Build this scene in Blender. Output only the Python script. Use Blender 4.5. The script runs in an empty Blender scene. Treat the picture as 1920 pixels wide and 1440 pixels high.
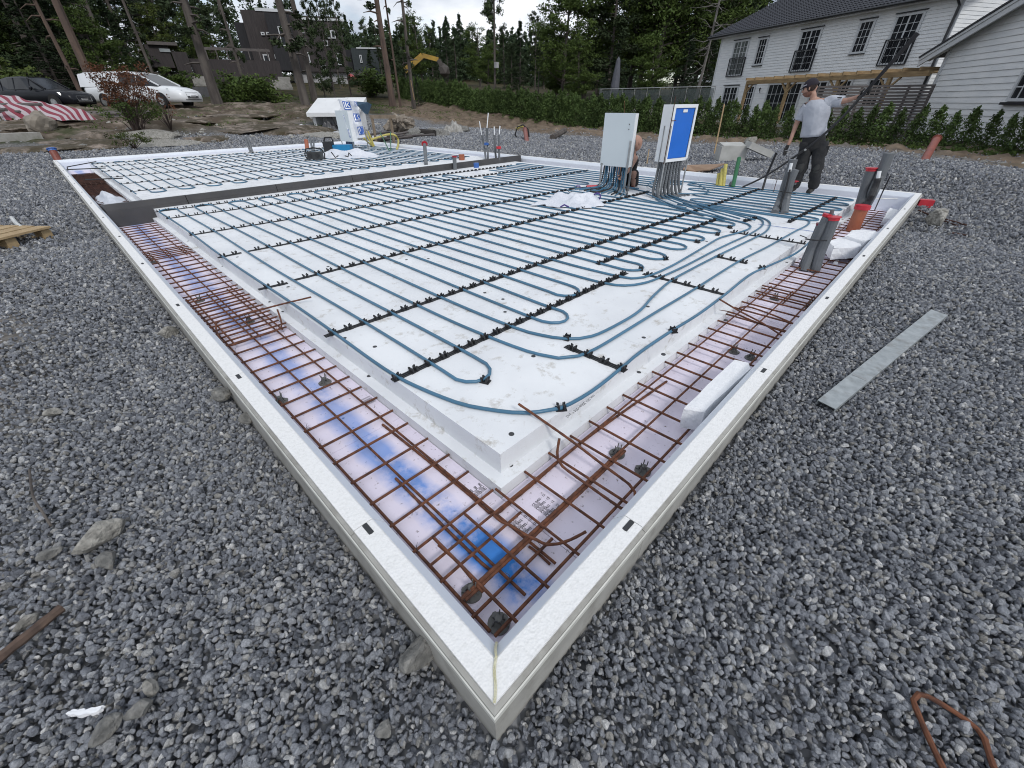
import bpy, math, random
import numpy as np
from mathutils import Vector, Matrix, noise
random.seed(7); RNG = np.random.default_rng(11)
SC = bpy.context.scene
COL = SC.collection
WORLD_SCALE = 1.2          # the plan below is drawn in units of 1.2 m

# ------------------------------------------------------------------ camera
cam = bpy.data.objects.new('camera', bpy.data.cameras.new('camera'))
COL.objects.link(cam)
cam.data.sensor_width = 36; cam.data.sensor_fit = 'HORIZONTAL'
cam.data.lens = 766.0 / 1920 * 36
cam.data.clip_start = .02; cam.data.clip_end = 2000
rt = Vector((0.70069583, -0.71341726, -0.00782013)); up = Vector((0.40959576, 0.39326904, 0.82314687)); fw = Vector((0.58417178, 0.57997868, -0.56777466))
cam.matrix_world = Matrix(((rt.x, up.x, -fw.x, -.2068 * WORLD_SCALE), (rt.y, up.y, -fw.y, -.2683 * WORLD_SCALE), (rt.z, up.z, -fw.z, 1.0752 * WORLD_SCALE), (0, 0, 0, 1)))
SC.camera = cam
SC.cycles.filter_width = 1.05

# ------------------------------------------------------------------ world, sun, exposure
W = bpy.data.worlds.new('World'); SC.world = W; W.use_nodes = True
nt = W.node_tree; nt.nodes.clear()
out = nt.nodes.new('ShaderNodeOutputWorld'); bg = nt.nodes.new('ShaderNodeBackground')
sky = nt.nodes.new('ShaderNodeTexSky'); sky.sky_type = 'NISHITA'; sky.sun_disc = False
SUN_EL, SUN_AZ = math.radians(42), math.radians(200)
sky.sun_elevation = SUN_EL; sky.sun_rotation = SUN_AZ; sky.air_density = 1.0; sky.dust_density = .6
tc = nt.nodes.new('ShaderNodeTexCoord'); mp = nt.nodes.new('ShaderNodeMapping'); mp.inputs['Scale'].default_value = (1, 1, 2.6)
n1 = nt.nodes.new('ShaderNodeTexNoise'); n1.inputs['Scale'].default_value = 3.2; n1.inputs['Detail'].default_value = 9; n1.inputs['Roughness'].default_value = .55
n2 = nt.nodes.new('ShaderNodeTexNoise'); n2.inputs['Scale'].default_value = 5.0; n2.inputs['Detail'].default_value = 7; n2.inputs['Roughness'].default_value = .5
r1 = nt.nodes.new('ShaderNodeValToRGB'); r1.color_ramp.elements[0].position = .30; r1.color_ramp.elements[1].position = .46
r2 = nt.nodes.new('ShaderNodeValToRGB'); r2.color_ramp.elements[0].position = .36; r2.color_ramp.elements[1].position = .62
r2.color_ramp.elements[0].color = (4.0, 4.6, 5.6, 1); r2.color_ramp.elements[1].color = (8.8, 9.1, 9.6, 1)
mx = nt.nodes.new('ShaderNodeMix'); mx.data_type = 'RGBA'
for a, b in ((tc.outputs['Generated'], mp.inputs['Vector']), (mp.outputs[0], n1.inputs['Vector']), (mp.outputs[0], n2.inputs['Vector']), (n1.outputs['Fac'], r1.inputs[0]), (n2.outputs['Fac'], r2.inputs[0]),
             (r1.outputs[0], mx.inputs['Factor']), (sky.outputs[0], mx.inputs[6]), (r2.outputs[0], mx.inputs[7]), (mx.outputs[2], bg.inputs['Color']), (bg.outputs[0], out.inputs['Surface'])):
    nt.links.new(a, b)
bg.inputs['Strength'].default_value = .10
sun = bpy.data.objects.new('sun', bpy.data.lights.new('sun', 'SUN')); COL.objects.link(sun)
sun.data.energy = 1.35; sun.data.angle = math.radians(11); sun.data.color = (1, .97, .93)
sd = Vector((math.sin(SUN_AZ) * math.cos(SUN_EL), math.cos(SUN_AZ) * math.cos(SUN_EL), math.sin(SUN_EL)))
sun.rotation_euler = sd.to_track_quat('Z', 'Y').to_euler()
vs = SC.view_settings
SC.display_settings.display_device = 'sRGB'
vs.view_transform = 'Standard'; vs.look = 'None'; vs.exposure = .22; vs.gamma = 1; vs.use_curve_mapping = False

# ------------------------------------------------------------------ helpers
MATS = {}
def mat(name, c1, c2=None, rough=.7, scale=6, bump=0, bscale=40, metal=0, ramp=(.35, .65), detail=5, stretch=(1, 1, 1), spec=.5, dirt=None, dirt_scale=3, dirt_pos=(.55, .7), rand=0, coat=0, trans=0, alpha=1, bdist=.01, voro=0):
    if name in MATS: return MATS[name]
    m = bpy.data.materials.new(name); m.use_nodes = True; t = m.node_tree; N = t.nodes; L = t.links
    b = N['Principled BSDF']; b.inputs['Roughness'].default_value = rough; b.inputs['Metallic'].default_value = metal
    b.inputs['Specular IOR Level'].default_value = spec; b.inputs['Coat Weight'].default_value = coat; b.inputs['Transmission Weight'].default_value = trans; b.inputs['Alpha'].default_value = alpha
    co = N.new('ShaderNodeTexCoord'); mp = N.new('ShaderNodeMapping'); mp.inputs['Scale'].default_value = stretch; L.new(co.outputs['Object'], mp.inputs['Vector'])
    if c2 is None: c2 = tuple(v * .82 for v in c1)
    no = N.new('ShaderNodeTexNoise'); no.inputs['Scale'].default_value = scale; no.inputs['Detail'].default_value = detail; L.new(mp.outputs[0], no.inputs['Vector'])
    rp = N.new('ShaderNodeValToRGB'); rp.color_ramp.elements[0].position, rp.color_ramp.elements[1].position = ramp
    rp.color_ramp.elements[0].color = (*c2, 1); rp.color_ramp.elements[1].color = (*c1, 1); L.new(no.outputs['Fac'], rp.inputs[0]); colr = rp.outputs[0]
    if dirt:
        n3 = N.new('ShaderNodeTexNoise'); n3.inputs['Scale'].default_value = dirt_scale; n3.inputs['Detail'].default_value = 9; n3.inputs['Roughness'].default_value = .7; L.new(mp.outputs[0], n3.inputs['Vector'])
        r3 = N.new('ShaderNodeMapRange'); r3.inputs[1].default_value, r3.inputs[2].default_value = dirt_pos; L.new(n3.outputs['Fac'], r3.inputs[0])
        m3 = N.new('ShaderNodeMix'); m3.data_type = 'RGBA'; L.new(r3.outputs[0], m3.inputs['Factor']); L.new(colr, m3.inputs[6]); m3.inputs[7].default_value = (*dirt, 1); colr = m3.outputs[2]
    if rand:
        oi = N.new('ShaderNodeObjectInfo'); h = N.new('ShaderNodeMapRange'); h.inputs[3].default_value = 1 - rand; h.inputs[4].default_value = 1 + rand; L.new(oi.outputs['Random'], h.inputs[0])
        v = N.new('ShaderNodeVectorMath'); v.operation = 'SCALE'; L.new(colr, v.inputs[0]); L.new(h.outputs[0], v.inputs['Scale']); colr = v.outputs[0]
    L.new(colr, b.inputs['Base Color'])
    if bump:
        if voro:
            nb = N.new('ShaderNodeTexVoronoi'); nb.inputs['Scale'].default_value = bscale; src = nb.outputs['Distance']
        else:
            nb = N.new('ShaderNodeTexNoise'); nb.inputs['Scale'].default_value = bscale; nb.inputs['Detail'].default_value = 6; src = nb.outputs['Fac']
        L.new(mp.outputs[0], nb.inputs['Vector'])
        bp = N.new('ShaderNodeBump'); bp.inputs['Strength'].default_value = bump; bp.inputs['Distance'].default_value = bdist; L.new(src, bp.inputs['Height']); L.new(bp.outputs[0], b.inputs['Normal'])
    MATS[name] = m; return m

class MB:
    def __init__(s): s.v = []; s.f = []; s.m = []; s.mi = 0
    def add(s, vs, fs):
        o = len(s.v); s.v += [tuple(v) for v in vs]; s.f += [tuple(i + o for i in f) for f in fs]; s.m += [s.mi] * len(fs); return s
    def hexa(s, p): return s.add(p, [(0, 3, 2, 1), (4, 5, 6, 7), (0, 1, 5, 4), (1, 2, 6, 5), (2, 3, 7, 6), (3, 0, 4, 7)])   # 4 bottom ccw, 4 top ccw
    def box(s, c, size, rz=0, R=None):
        c = Vector(c); h = Vector(size) * .5; M = R if R is not None else Matrix.Rotation(rz, 3, 'Z')
        return s.hexa([c + M @ Vector((x * h.x, y * h.y, z * h.z)) for z in (-1, 1) for x, y in ((-1, -1), (1, -1), (1, 1), (-1, 1))])
    def box2(s, a, b): return s.box([(a[i] + b[i]) / 2 for i in range(3)], [abs(b[i] - a[i]) for i in range(3)])
    def bar(s, a, b, w, t, upv=(0, 0, 1)):           # rectangular bar a->b; w across, t along upv
        a = Vector(a); b = Vector(b); d = (b - a).normalized(); x = d.cross(Vector(upv)).normalized(); z = x.cross(d).normalized()
        M = Matrix((x, d, z)).transposed(); return s.box((a + b) / 2, (w, (b - a).length, t), R=M)
    def tube(s, pts, r, n=6, caps=True, closed=False):
        pts = [Vector(p) for p in pts]; k = len(pts); rs = r if isinstance(r, (list, tuple)) else [r] * k
        o = len(s.v); prev = None
        for i, p in enumerate(pts):
            if closed: d = pts[(i + 1) % k] - pts[i - 1]
            else: d = pts[min(i + 1, k - 1)] - pts[max(i - 1, 0)]
            if d.length < 1e-9: d = Vector((0, 0, 1))
            d.normalize()
            if prev is None:
                ref = Vector((0, 0, 1)) if abs(d.z) < .9 else Vector((1, 0, 0)); x = d.cross(ref).normalized()
            else:
                x = prev - d * prev.dot(d)
                x = x.normalized() if x.length > 1e-6 else d.orthogonal().normalized()
            prev = x; y = d.cross(x)
            for j in range(n):
                a = 2 * math.pi * j / n; s.v.append(tuple(p + (x * math.cos(a) + y * math.sin(a)) * rs[i]))
        for i in range(k if closed else k - 1):
            for j in range(n):
                a = o + i * n + j; b = o + i * n + (j + 1) % n; c = o + ((i + 1) % k) * n + (j + 1) % n; d2 = o + ((i + 1) % k) * n + j
                s.f.append((a, b, c, d2)); s.m.append(s.mi)
        if caps and not closed:
            s.f.append(tuple(o + j for j in reversed(range(n)))); s.m.append(s.mi)
            s.f.append(tuple(o + (k - 1) * n + j for j in range(n))); s.m.append(s.mi)
        return s
    def prism(s, poly, h0, h1, frame=None):           # poly in xy extruded z; frame maps (x,y,z)->world
        n = len(poly); fr = frame or (lambda x, y, z: (x, y, z))
        vs = [fr(x, y, h0) for x, y in poly] + [fr(x, y, h1) for x, y in poly]
        return s.add(vs, [tuple(reversed(range(n))), tuple(range(n, 2 * n))] + [(i, (i + 1) % n, n + (i + 1) % n, n + i) for i in range(n)])
    def ico(s, c, r, sub=1, sq=(1, 1, 1), jit=0, seed=0):
        import bmesh
        bm = bmesh.new(); bmesh.ops.create_icosphere(bm, subdivisions=sub, radius=1); rn = random.Random(seed)
        off = Vector((rn.random() * 50, rn.random() * 50, rn.random() * 50))
        vs = []
        for v in bm.verts:
            k = 1 + jit * noise.noise(v.co * 1.4 + off) * 2
            vs.append((c[0] + v.co.x * r * sq[0] * k, c[1] + v.co.y * r * sq[1] * k, c[2] + v.co.z * r * sq[2] * k))
        fs = [tuple(v.index for v in f.verts) for f in bm.faces]; bm.free(); return s.add(vs, fs)
    def build(s, name, m, parent=None, loc=None, smooth=False, link=True, base=False):
        me = bpy.data.meshes.new(name)
        org = Vector((0, 0, 0))
        if parent is not None:
            q = parent
            while q is not None: org = org + q.location; q = q.parent
        elif loc is not None: org = Vector(loc)
        elif base and s.v:
            A = np.array(s.v); org = Vector(((A[:, 0].min() + A[:, 0].max()) / 2, (A[:, 1].min() + A[:, 1].max()) / 2, A[:, 2].min()))
        A = np.array(s.v, dtype=float) - np.array(org)
        me.from_pydata(A.tolist(), [], s.f)
        ms = m if isinstance(m, (list, tuple)) else [m]
        for q in ms: me.materials.append(q)
        if len(ms) > 1: me.polygons.foreach_set('material_index', s.m)
        if smooth: me.polygons.foreach_set('use_smooth', [True] * len(me.polygons))
        me.update()
        o = bpy.data.objects.new(name, me)
        if link: COL.objects.link(o)
        if parent is not None: o.parent = parent
        else: o.location = org
        return o

def tag(o, label=None, cat=None, group=None, kind=None):
    for k, v in (('label', label), ('category', cat), ('group', group), ('kind', kind)):
        if v: o[k] = v
    return o
def thing(name, loc, label, cat, group=None):
    o = bpy.data.objects.new(name, None); o.empty_display_size = .1; COL.objects.link(o); o.location = loc
    return tag(o, label, cat, group)
def inst(o, parent, loc=None, rz=0, scale=None, name=None):      # a copy sharing mesh data, local placement
    c = o.copy(); COL.objects.link(c); c.parent = parent
    if name: c.name = name
    if loc is not None: c.location = loc
    if rz: c.rotation_euler = (0, 0, rz)
    if scale: c.scale = scale if isinstance(scale, (tuple, list)) else (scale,) * 3
    return c
def copy_tree(o, parent=None):
    c = o.copy(); COL.objects.link(c); c.parent = parent
    for ch in list(o.children): copy_tree(ch, c)
    return c
def smooth_path(pts, step=.08, closed=False):       # Catmull-Rom
    P = [np.array(p, float) for p in pts]; out = []
    n = len(P)
    for i in range(n - 1):
        p0 = P[max(i - 1, 0)]; p1 = P[i]; p2 = P[i + 1]; p3 = P[min(i + 2, n - 1)]
        k = max(1, int(np.linalg.norm(p2 - p1) / step))
        for j in range(k):
            t = j / k
            out.append(.5 * ((2 * p1) + (-p0 + p2) * t + (2 * p0 - 5 * p1 + 4 * p2 - p3) * t * t + (-p0 + 3 * p1 - 3 * p2 + p3) * t ** 3))
    out.append(P[-1]); return [tuple(q) for q in out]

# ------------------------------------------------------------------ ground
FW, FL = 8.10, 15.60        # foundation frame, outer size
GP = np.array([
 (-2, -2, -.18), (0, -2, -.18), (2, -2, -.18), (-2, 0, -.18), (-.1, -.1, -.18), (4, -1, -.17), (4, -4, -.2), (8, -4, -.3), (-5, 3, -.22), (-5, -5, -.25), (0, 3, -.17), (-.1, 6, -.14), (0, 9, -.12), (-3, 9, -.2), (-.1, 12, -.12), (0, 15.6, -.12), (4, 15.8, -.12), (8, 15.8, -.12),
 (8.2, 12, -.14), (8.2, 8, -.14), (8.2, 4, -.16), (8.2, 0, -.12), (6, -.1, -.15), (3, -.1, -.15), (8.5, -1.2, -.16), (10, 0, .02), (10.6, -1.2, .05), (12.5, .4, -.02), (12, 3, -.16), (12, 8, -.16), (14, 5, -.22), (16, 2, -.2), (14, -2, -.2), (12, -5, -.3),
 (-8, 12, -.1), (-6, 18, .1), (-1, 18, .0), (4, 18.5, -.05), (9, 19, -.05), (13.8, 21.8, .0), (0, 22, .45), (3, 21.5, .4), (6.5, 22, .35), (10.6, 25, .8), (0, 26, .82), (-6, 26, .8), (6, 27, .9), (15, 28.4, .78), (1, 31, 1.0), (1.2, 37, 1.2), (3.5, 40, 1.3), (8, 36, 1.15), (13, 40, 1.5), (-10, 40, 1.5),
 (18, 27.5, .72), (13.4, 60, 2.4), (26, 72, 3.4), (28, 66, 3.8), (39, 84, 3.3), (49, 81, 4.2), (61, 84, 5.6), (-10, 80, 4), (20, 110, 6), (60, 120, 7), (-30, 60, 3), (80, 60, 3), (100, 20, 1), (100, -30, 0), (60, -40, -.2),
 (27.5, 40.6, 1.33), (27.0, 37.5, 1.27), (25.7, 31.3, .87), (24.2, 24.2, .41), (23.5, 21, .18), (22.4, 16, -.12), (21.66, 12.4, -.22), (20.9, 9, -.22), (20.2, 5.6, -.22), (19.7, 3.4, -.2), (19.2, 1.3, -.2), (18.8, -1, -.22), (18, -6, -.25),
 (22.6, 24.8, .02), (24.1, 31.6, .42), (25.4, 37.8, .82), (22.3, 21.3, -.08), (21.5, 22.5, -.1), (21, 18, -.14), (21.3, 26, -.05), (19.5, 26, .2), (19.5, 12, -.22), (18.5, 16, -.2), (17.5, 8, -.22), (17, 20, -.1), (22, 32, .6), (20, 33, .85),
 (26, 3, -.1), (29, 4, -.05), (34, 13, .1), (25, 9, -.15), (30, 20.5, .55), (35, 16, .6), (35, 31, .7), (50, 31, 1.6), (31, 26, .7), (45, 10, .3), (35, -8, 0)], float)
def _solve():
    X = GP[:, :2]; d = np.sqrt(((X[:, None] - X[None]) ** 2).sum(-1) + .25)
    n = len(GP); A = np.zeros((n + 1, n + 1)); A[:n, :n] = -d; A[:n, n] = A[n, :n] = 1
    return np.linalg.solve(A + np.diag([-.05] * n + [0]), np.append(GP[:, 2], 0))
_w = _solve()
def ground_np(x, y):
    x = np.asarray(x, float); y = np.asarray(y, float); s = np.full(x.shape, _w[-1])
    for i, (a, b, _) in enumerate(GP): s = s - _w[i] * np.sqrt((x - a) ** 2 + (y - b) ** 2 + .25)
    far = np.clip((np.hypot(x, y) - 150) / 100, 0, 1)
    s = s * (1 - far) + 8 * far
    s = s + .012 * np.sin(x * 2.1 + y) * np.cos(y * 1.7 - x * .6) + .02 * np.sin(x * .7 - .4) * np.sin(y * .9 + 1)
    return s
def gz(x, y): return float(ground_np(np.array([x]), np.array([y]))[0])
def poly_mask(x, y, poly, soft):                     # signed soft mask inside polygon
    inside = np.zeros(x.shape, bool); dmin = np.full(x.shape, 1e9); n = len(poly)
    for i in range(n):
        x1, y1 = poly[i]; x2, y2 = poly[(i + 1) % n]
        cnd = ((y1 > y) != (y2 > y)); xi = (x2 - x1) * (y - y1) / ((y2 - y1) or 1e-9) + x1; inside ^= cnd & (x < xi)
        dx, dy = x2 - x1, y2 - y1; t = np.clip(((x - x1) * dx + (y - y1) * dy) / (dx * dx + dy * dy), 0, 1)
        dmin = np.minimum(dmin, np.hypot(x - x1 - t * dx, y - y1 - t * dy))
    sd = np.where(inside, dmin, -dmin)
    return np.clip(sd / soft * .5 + .5, 0, 1)
GRAVEL = [(-4, -9), (6, -9), (8.5, -4), (10.6, -1.6), (12.8, -.8), (16, -.2), (17, 1.1), (17.7, 2.5), (17.9, 4), (17.3, 5.5), (16.9, 7.1), (16.5, 8.7), (16.8, 11.1), (17.2, 13.6), (17.6, 17), (17.8, 20), (17.5, 23), (16.5, 25.5), (13, 25.2), (10.5, 22.3), (7.5, 21.2), (3.5, 20.2), (0, 19.4), (-4, 18.6), (-3, 14.5), (-1.6, 10.5), (-1.2, 8), (-.95, 5.5), (-.80, 4), (-.86, 2.6), (-1.15, 1.2), (-3.5, .1)]
PADSOIL = [(8, -6), (10, -2.0), (12.3, -1), (15.4, -.4), (16.5, 1.1), (17.0, 2.5), (17.2, 4.5), (16.0, 8), (16.3, 11.5), (17, 15), (17.3, 20), (16, 25.5), (19, 32), (24, 40), (30, 42), (27, 31), (25, 20), (23, 11), (21, 0), (19, -9)]
LSOIL = [(-9, .4), (-1.25, 1.0), (-.85, 2.6), (-.80, 4), (-.95, 5.5), (-1.2, 8), (-1.7, 10.5), (-3, 14.5), (-9, 15)]
ROCKY = [(-9, 19), (0, 19.2), (7.5, 21), (12.5, 24), (14.5, 29), (13, 33), (7, 32), (2, 29.5), (-9, 29)]
def masks(x, y):
    nz = .5 * np.sin(x * 1.3 + 2 * np.sin(y * .7)) + .5 * np.sin(y * 1.7 + 2 * np.sin(x * .9))
    k = np.clip((x + 1) / 3 + .25, .25, 1); g = poly_mask(x + .25 * nz * k, y + .25 * nz * k, GRAVEL, .8); so = np.maximum(poly_mask(x + .3 * nz, y, PADSOIL, 1.2), poly_mask(x + .12 * nz, y, LSOIL, .5)); ro = poly_mask(x + .5 * nz, y + .3 * nz, ROCKY, 1.5)
    return g, so, ro
def build_ground():
    def axis(lo, hi, a, b, fine, exact):
        v = list(np.arange(a, b, fine))
        s = fine; p = b
        while p < hi: v.append(p); s *= 1.13; p += s
        s = fine; p = a
        while p > lo: s *= 1.13; p -= s; v.append(p)
        v = [q for q in v if all(abs(q - e) > fine * .45 for e in exact)] + list(exact)
        return np.array(sorted(v))
    xs = axis(-260, 420, -3.5, 20, .16, (.04, FW - .04)); ys = axis(-60, 420, -3.5, 27, .16, (.04, FL - .04))
    X, Y = np.meshgrid(xs, ys, indexing='ij'); Z = ground_np(X, Y)
    rr = RNG.normal(0, .006, X.shape); g, so, ro = masks(X, Y)
    Z = Z - .012 * g + rr * g + so * np.where(X < 2, .25, 1) * (.09 * np.sin(X * 3 + np.sin(Y * 2) * 2) * np.sin(Y * 2.6 + 1) + .04 * np.sin(X * 7.3 + Y * 5.1) + RNG.normal(0, .03, X.shape)) + ro * (.12 * np.abs(np.sin(X * 1.1 + 1.3 * np.sin(Y * .9))) + .07 * np.sin(Y * 3.1 + X) + RNG.normal(0, .02, X.shape))
    nx, ny = X.shape; idx = np.arange(nx * ny).reshape(nx, ny)
    q = np.stack([idx[:-1, :-1], idx[1:, :-1], idx[1:, 1:], idx[:-1, 1:]], -1).reshape(-1, 4)
    cx = (X[:-1, :-1] + X[1:, 1:]).ravel() / 2; cy = (Y[:-1, :-1] + Y[1:, 1:]).ravel() / 2
    hole = (cx > .04) & (cx < FW - .04) & (cy > .04) & (cy < FL - .04); q = q[~hole]
    me = bpy.data.meshes.new('ground'); me.from_pydata(np.stack([X.ravel(), Y.ravel(), Z.ravel()], 1).tolist(), [], q.tolist())
    ca = me.color_attributes.new('cover', 'FLOAT_COLOR', 'POINT')
    data = np.stack([g.ravel(), so.ravel(), ro.ravel(), np.ones(g.size)], 1); ca.data.foreach_set('color', data.ravel())
    me.polygons.foreach_set('use_smooth', [True] * len(me.polygons))
    m = bpy.data.materials.new('ground_cover'); m.use_nodes = True; t = m.node_tree; N = t.nodes; L = t.links; b = N['Principled BSDF']; b.inputs['Roughness'].default_value = .95; b.inputs['Specular IOR Level'].default_value = .2
    at = N.new('ShaderNodeVertexColor'); at.layer_name = 'cover'; sp = N.new('ShaderNodeSeparateColor'); L.new(at.outputs[0], sp.inputs[0])
    co = N.new('ShaderNodeTexCoord')
    def nz(sc, c1, c2, p0, p1, det=8):
        n = N.new('ShaderNodeTexNoise'); n.inputs['Scale'].default_value = sc; n.inputs['Detail'].default_value = det; n.inputs['Roughness'].default_value = .65; L.new(co.outputs['Object'], n.inputs['Vector'])
        r = N.new('ShaderNodeValToRGB'); r.color_ramp.elements[0].position = p0; r.color_ramp.elements[1].position = p1; r.color_ramp.elements[0].color = (*c1, 1); r.color_ramp.elements[1].color = (*c2, 1); L.new(n.outputs['Fac'], r.inputs[0]); return r.outputs[0], n.outputs['Fac']
    v = N.new('ShaderNodeTexVoronoi'); v.inputs['Scale'].default_value = 26; L.new(co.outputs['Object'], v.inputs['Vector'])
    rv = N.new('ShaderNodeValToRGB'); rv.color_ramp.elements[0].color = (.05, .052, .057, 1); rv.color_ramp.elements[1].color = (.26, .265, .275, 1); L.new(v.outputs['Color'], rv.inputs[0])
    gc = rv.outputs[0]
    sc_, sf = nz(2.2, (.065, .048, .034), (.24, .185, .135), .3, .75)
    fc, ff = nz(.9, (.018, .024, .010), (.085, .065, .035), .35, .7)
    rc, rf = nz(1.3, (.075, .058, .042), (.27, .225, .185), .46, .68)
    mos, mf = nz(.8, (0, 0, 0), (1, 1, 1), .5, .62)
    def mixc(f, a, bb):
        x = N.new('ShaderNodeMix'); x.data_type = 'RGBA'; L.new(f, x.inputs['Factor']); L.new(a, x.inputs[6])
        if hasattr(bb, 'links'): L.new(bb, x.inputs[7])
        else: x.inputs[7].default_value = (*bb, 1)
        return x.outputs[2]
    rock = mixc(mos, rc, (.05, .055, .025))
    c = mixc(sp.outputs[2], fc, rock); c = mixc(sp.outputs[1], c, sc_); c = mixc(sp.outputs[0], c, gc)
    L.new(c, b.inputs['Base Color'])
    bp = N.new('ShaderNodeBump'); bp.inputs['Strength'].default_value = .7; bp.inputs['Distance'].default_value = .03
    n5 = N.new('ShaderNodeTexNoise'); n5.inputs['Scale'].default_value = 9; n5.inputs['Detail'].default_value = 8; L.new(co.outputs['Object'], n5.inputs['Vector'])
    ad = N.new('ShaderNodeMath'); ad.operation = 'SUBTRACT'; L.new(n5.outputs['Fac'], ad.inputs[0]); ml = N.new('ShaderNodeMath'); ml.operation = 'MULTIPLY'; L.new(v.outputs['Distance'], ml.inputs[0]); L.new(sp.outputs[0], ml.inputs[1]); L.new(ml.outputs[0], ad.inputs[1])
    L.new(ad.outputs[0], bp.inputs['Height']); L.new(bp.outputs[0], b.inputs['Normal'])
    me.materials.append(m); o = bpy.data.objects.new('ground', me); COL.objects.link(o); o['kind'] = 'structure'
build_ground()

# ------------------------------------------------------------------ gravel: loose crushed stone, scattered by geometry nodes
def stone_mesh(name, sub, seed, mt, sq):
    import bmesh
    bm = bmesh.new(); bmesh.ops.create_icosphere(bm, subdivisions=sub, radius=.5); rn = random.Random(seed)
    planes = [(Vector((rn.gauss(0, 1), rn.gauss(0, 1), rn.gauss(0, 1))).normalized(), rn.uniform(.24, .41)) for _ in range(9)]
    for v in bm.verts:
        p = v.co.copy()
        for nrm, d in planes:
            k = p.dot(nrm)
            if k > d: p -= nrm * (k - d)
        v.co = Vector((p.x * sq[0], p.y * sq[1], p.z * sq[2])) * (1 + rn.uniform(-.05, .05))
    me = bpy.data.meshes.new(name); bm.to_mesh(me); bm.free(); me.materials.append(mt)
    return bpy.data.objects.new(name, me)
def stone_mat():
    m = bpy.data.materials.new('crushed_granite'); m.use_nodes = True; t = m.node_tree; N = t.nodes; L = t.links; b = N['Principled BSDF']; b.inputs['Roughness'].default_value = .85; b.inputs['Specular IOR Level'].default_value = .3
    oi = N.new('ShaderNodeObjectInfo'); rp = N.new('ShaderNodeValToRGB'); e = rp.color_ramp.elements
    for i, (p, c) in enumerate([(0, (.095, .102, .118)), (.3, (.165, .174, .196)), (.55, (.225, .236, .258)), (.75, (.28, .29, .31)), (.86, (.23, .222, .205)), (.93, (.36, .365, .37)), (1, (.47, .465, .455))]):
        q = e[i] if i < 2 else e.new(p); q.position = p; q.color = (*c, 1)
    L.new(oi.outputs['Random'], rp.inputs[0]); co = N.new('ShaderNodeTexCoord')
    n = N.new('ShaderNodeTexNoise'); n.inputs['Scale'].default_value = 3.2; n.inputs['Detail'].default_value = 8; n.inputs['Roughness'].default_value = .75; L.new(co.outputs['Object'], n.inputs['Vector'])
    mr = N.new('ShaderNodeMapRange'); mr.inputs[1].default_value = .3; mr.inputs[2].default_value = .7; mr.inputs[3].default_value = .55; mr.inputs[4].default_value = 1.65; L.new(n.outputs['Fac'], mr.inputs[0])
    s = N.new('ShaderNodeVectorMath'); s.operation = 'SCALE'; L.new(rp.outputs[0], s.inputs[0]); L.new(mr.outputs[0], s.inputs['Scale']); L.new(s.outputs[0], b.inputs['Base Color'])
    bp = N.new('ShaderNodeBump'); bp.inputs['Strength'].default_value = .5; bp.inputs['Distance'].default_value = .05; n2 = N.new('ShaderNodeTexNoise'); n2.inputs['Scale'].default_value = 9; n2.inputs['Detail'].default_value = 5; L.new(co.outputs['Object'], n2.inputs['Vector']); L.new(n2.outputs['Fac'], bp.inputs['Height']); L.new(bp.outputs[0], b.inputs['Normal'])
    return m
SM = stone_mat()
def scatter(name, pts, rot, scl, idx, coll):
    me = bpy.data.meshes.new(name); n = len(pts); me.vertices.add(n); me.vertices.foreach_set('co', np.asarray(pts, np.float32).ravel())
    for nm, ty, arr, key in (('rot', 'FLOAT_VECTOR', rot, 'vector'), ('scl', 'FLOAT_VECTOR', scl, 'vector')):
        a = me.attributes.new(nm, ty, 'POINT'); a.data.foreach_set(key, np.asarray(arr, np.float32).ravel())
    a = me.attributes.new('idx', 'INT', 'POINT'); a.data.foreach_set('value', np.asarray(idx, np.int32))
    o = bpy.data.objects.new(name, me); COL.objects.link(o)
    g = bpy.data.node_groups.new(name, 'GeometryNodeTree'); g.interface.new_socket('Geometry', in_out='INPUT', socket_type='NodeSocketGeometry'); g.interface.new_socket('Geometry', in_out='OUTPUT', socket_type='NodeSocketGeometry')
    gi = g.nodes.new('NodeGroupInput'); go = g.nodes.new('NodeGroupOutput'); ip = g.nodes.new('GeometryNodeInstanceOnPoints'); ci = g.nodes.new('GeometryNodeCollectionInfo')
    ci.inputs['Collection'].default_value = coll; ci.inputs['Separate Children'].default_value = True; ci.inputs['Reset Children'].default_value = True; ip.inputs['Pick Instance'].default_value = True
    def attr(nm, dt):
        q = g.nodes.new('GeometryNodeInputNamedAttribute'); q.data_type = dt; q.inputs['Name'].default_value = nm; return q.outputs['Attribute']
    L = g.links; L.new(gi.outputs[0], ip.inputs['Points']); L.new(ci.outputs[0], ip.inputs['Instance']); L.new(attr('idx', 'INT'), ip.inputs['Instance Index'])
    er = g.nodes.new('FunctionNodeEulerToRotation'); L.new(attr('rot', 'FLOAT_VECTOR'), er.inputs[0]); L.new(er.outputs[0], ip.inputs['Rotation']); L.new(attr('scl', 'FLOAT_VECTOR'), ip.inputs['Scale'])
    L.new(ip.outputs[0], go.inputs[0]); md = o.modifiers.new('scatter', 'NODES'); md.node_group = g
    return o
def coll_of(name, objs):
    c = bpy.data.collections.new(name)
    for q in objs: c.objects.link(q)
    return c
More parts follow.
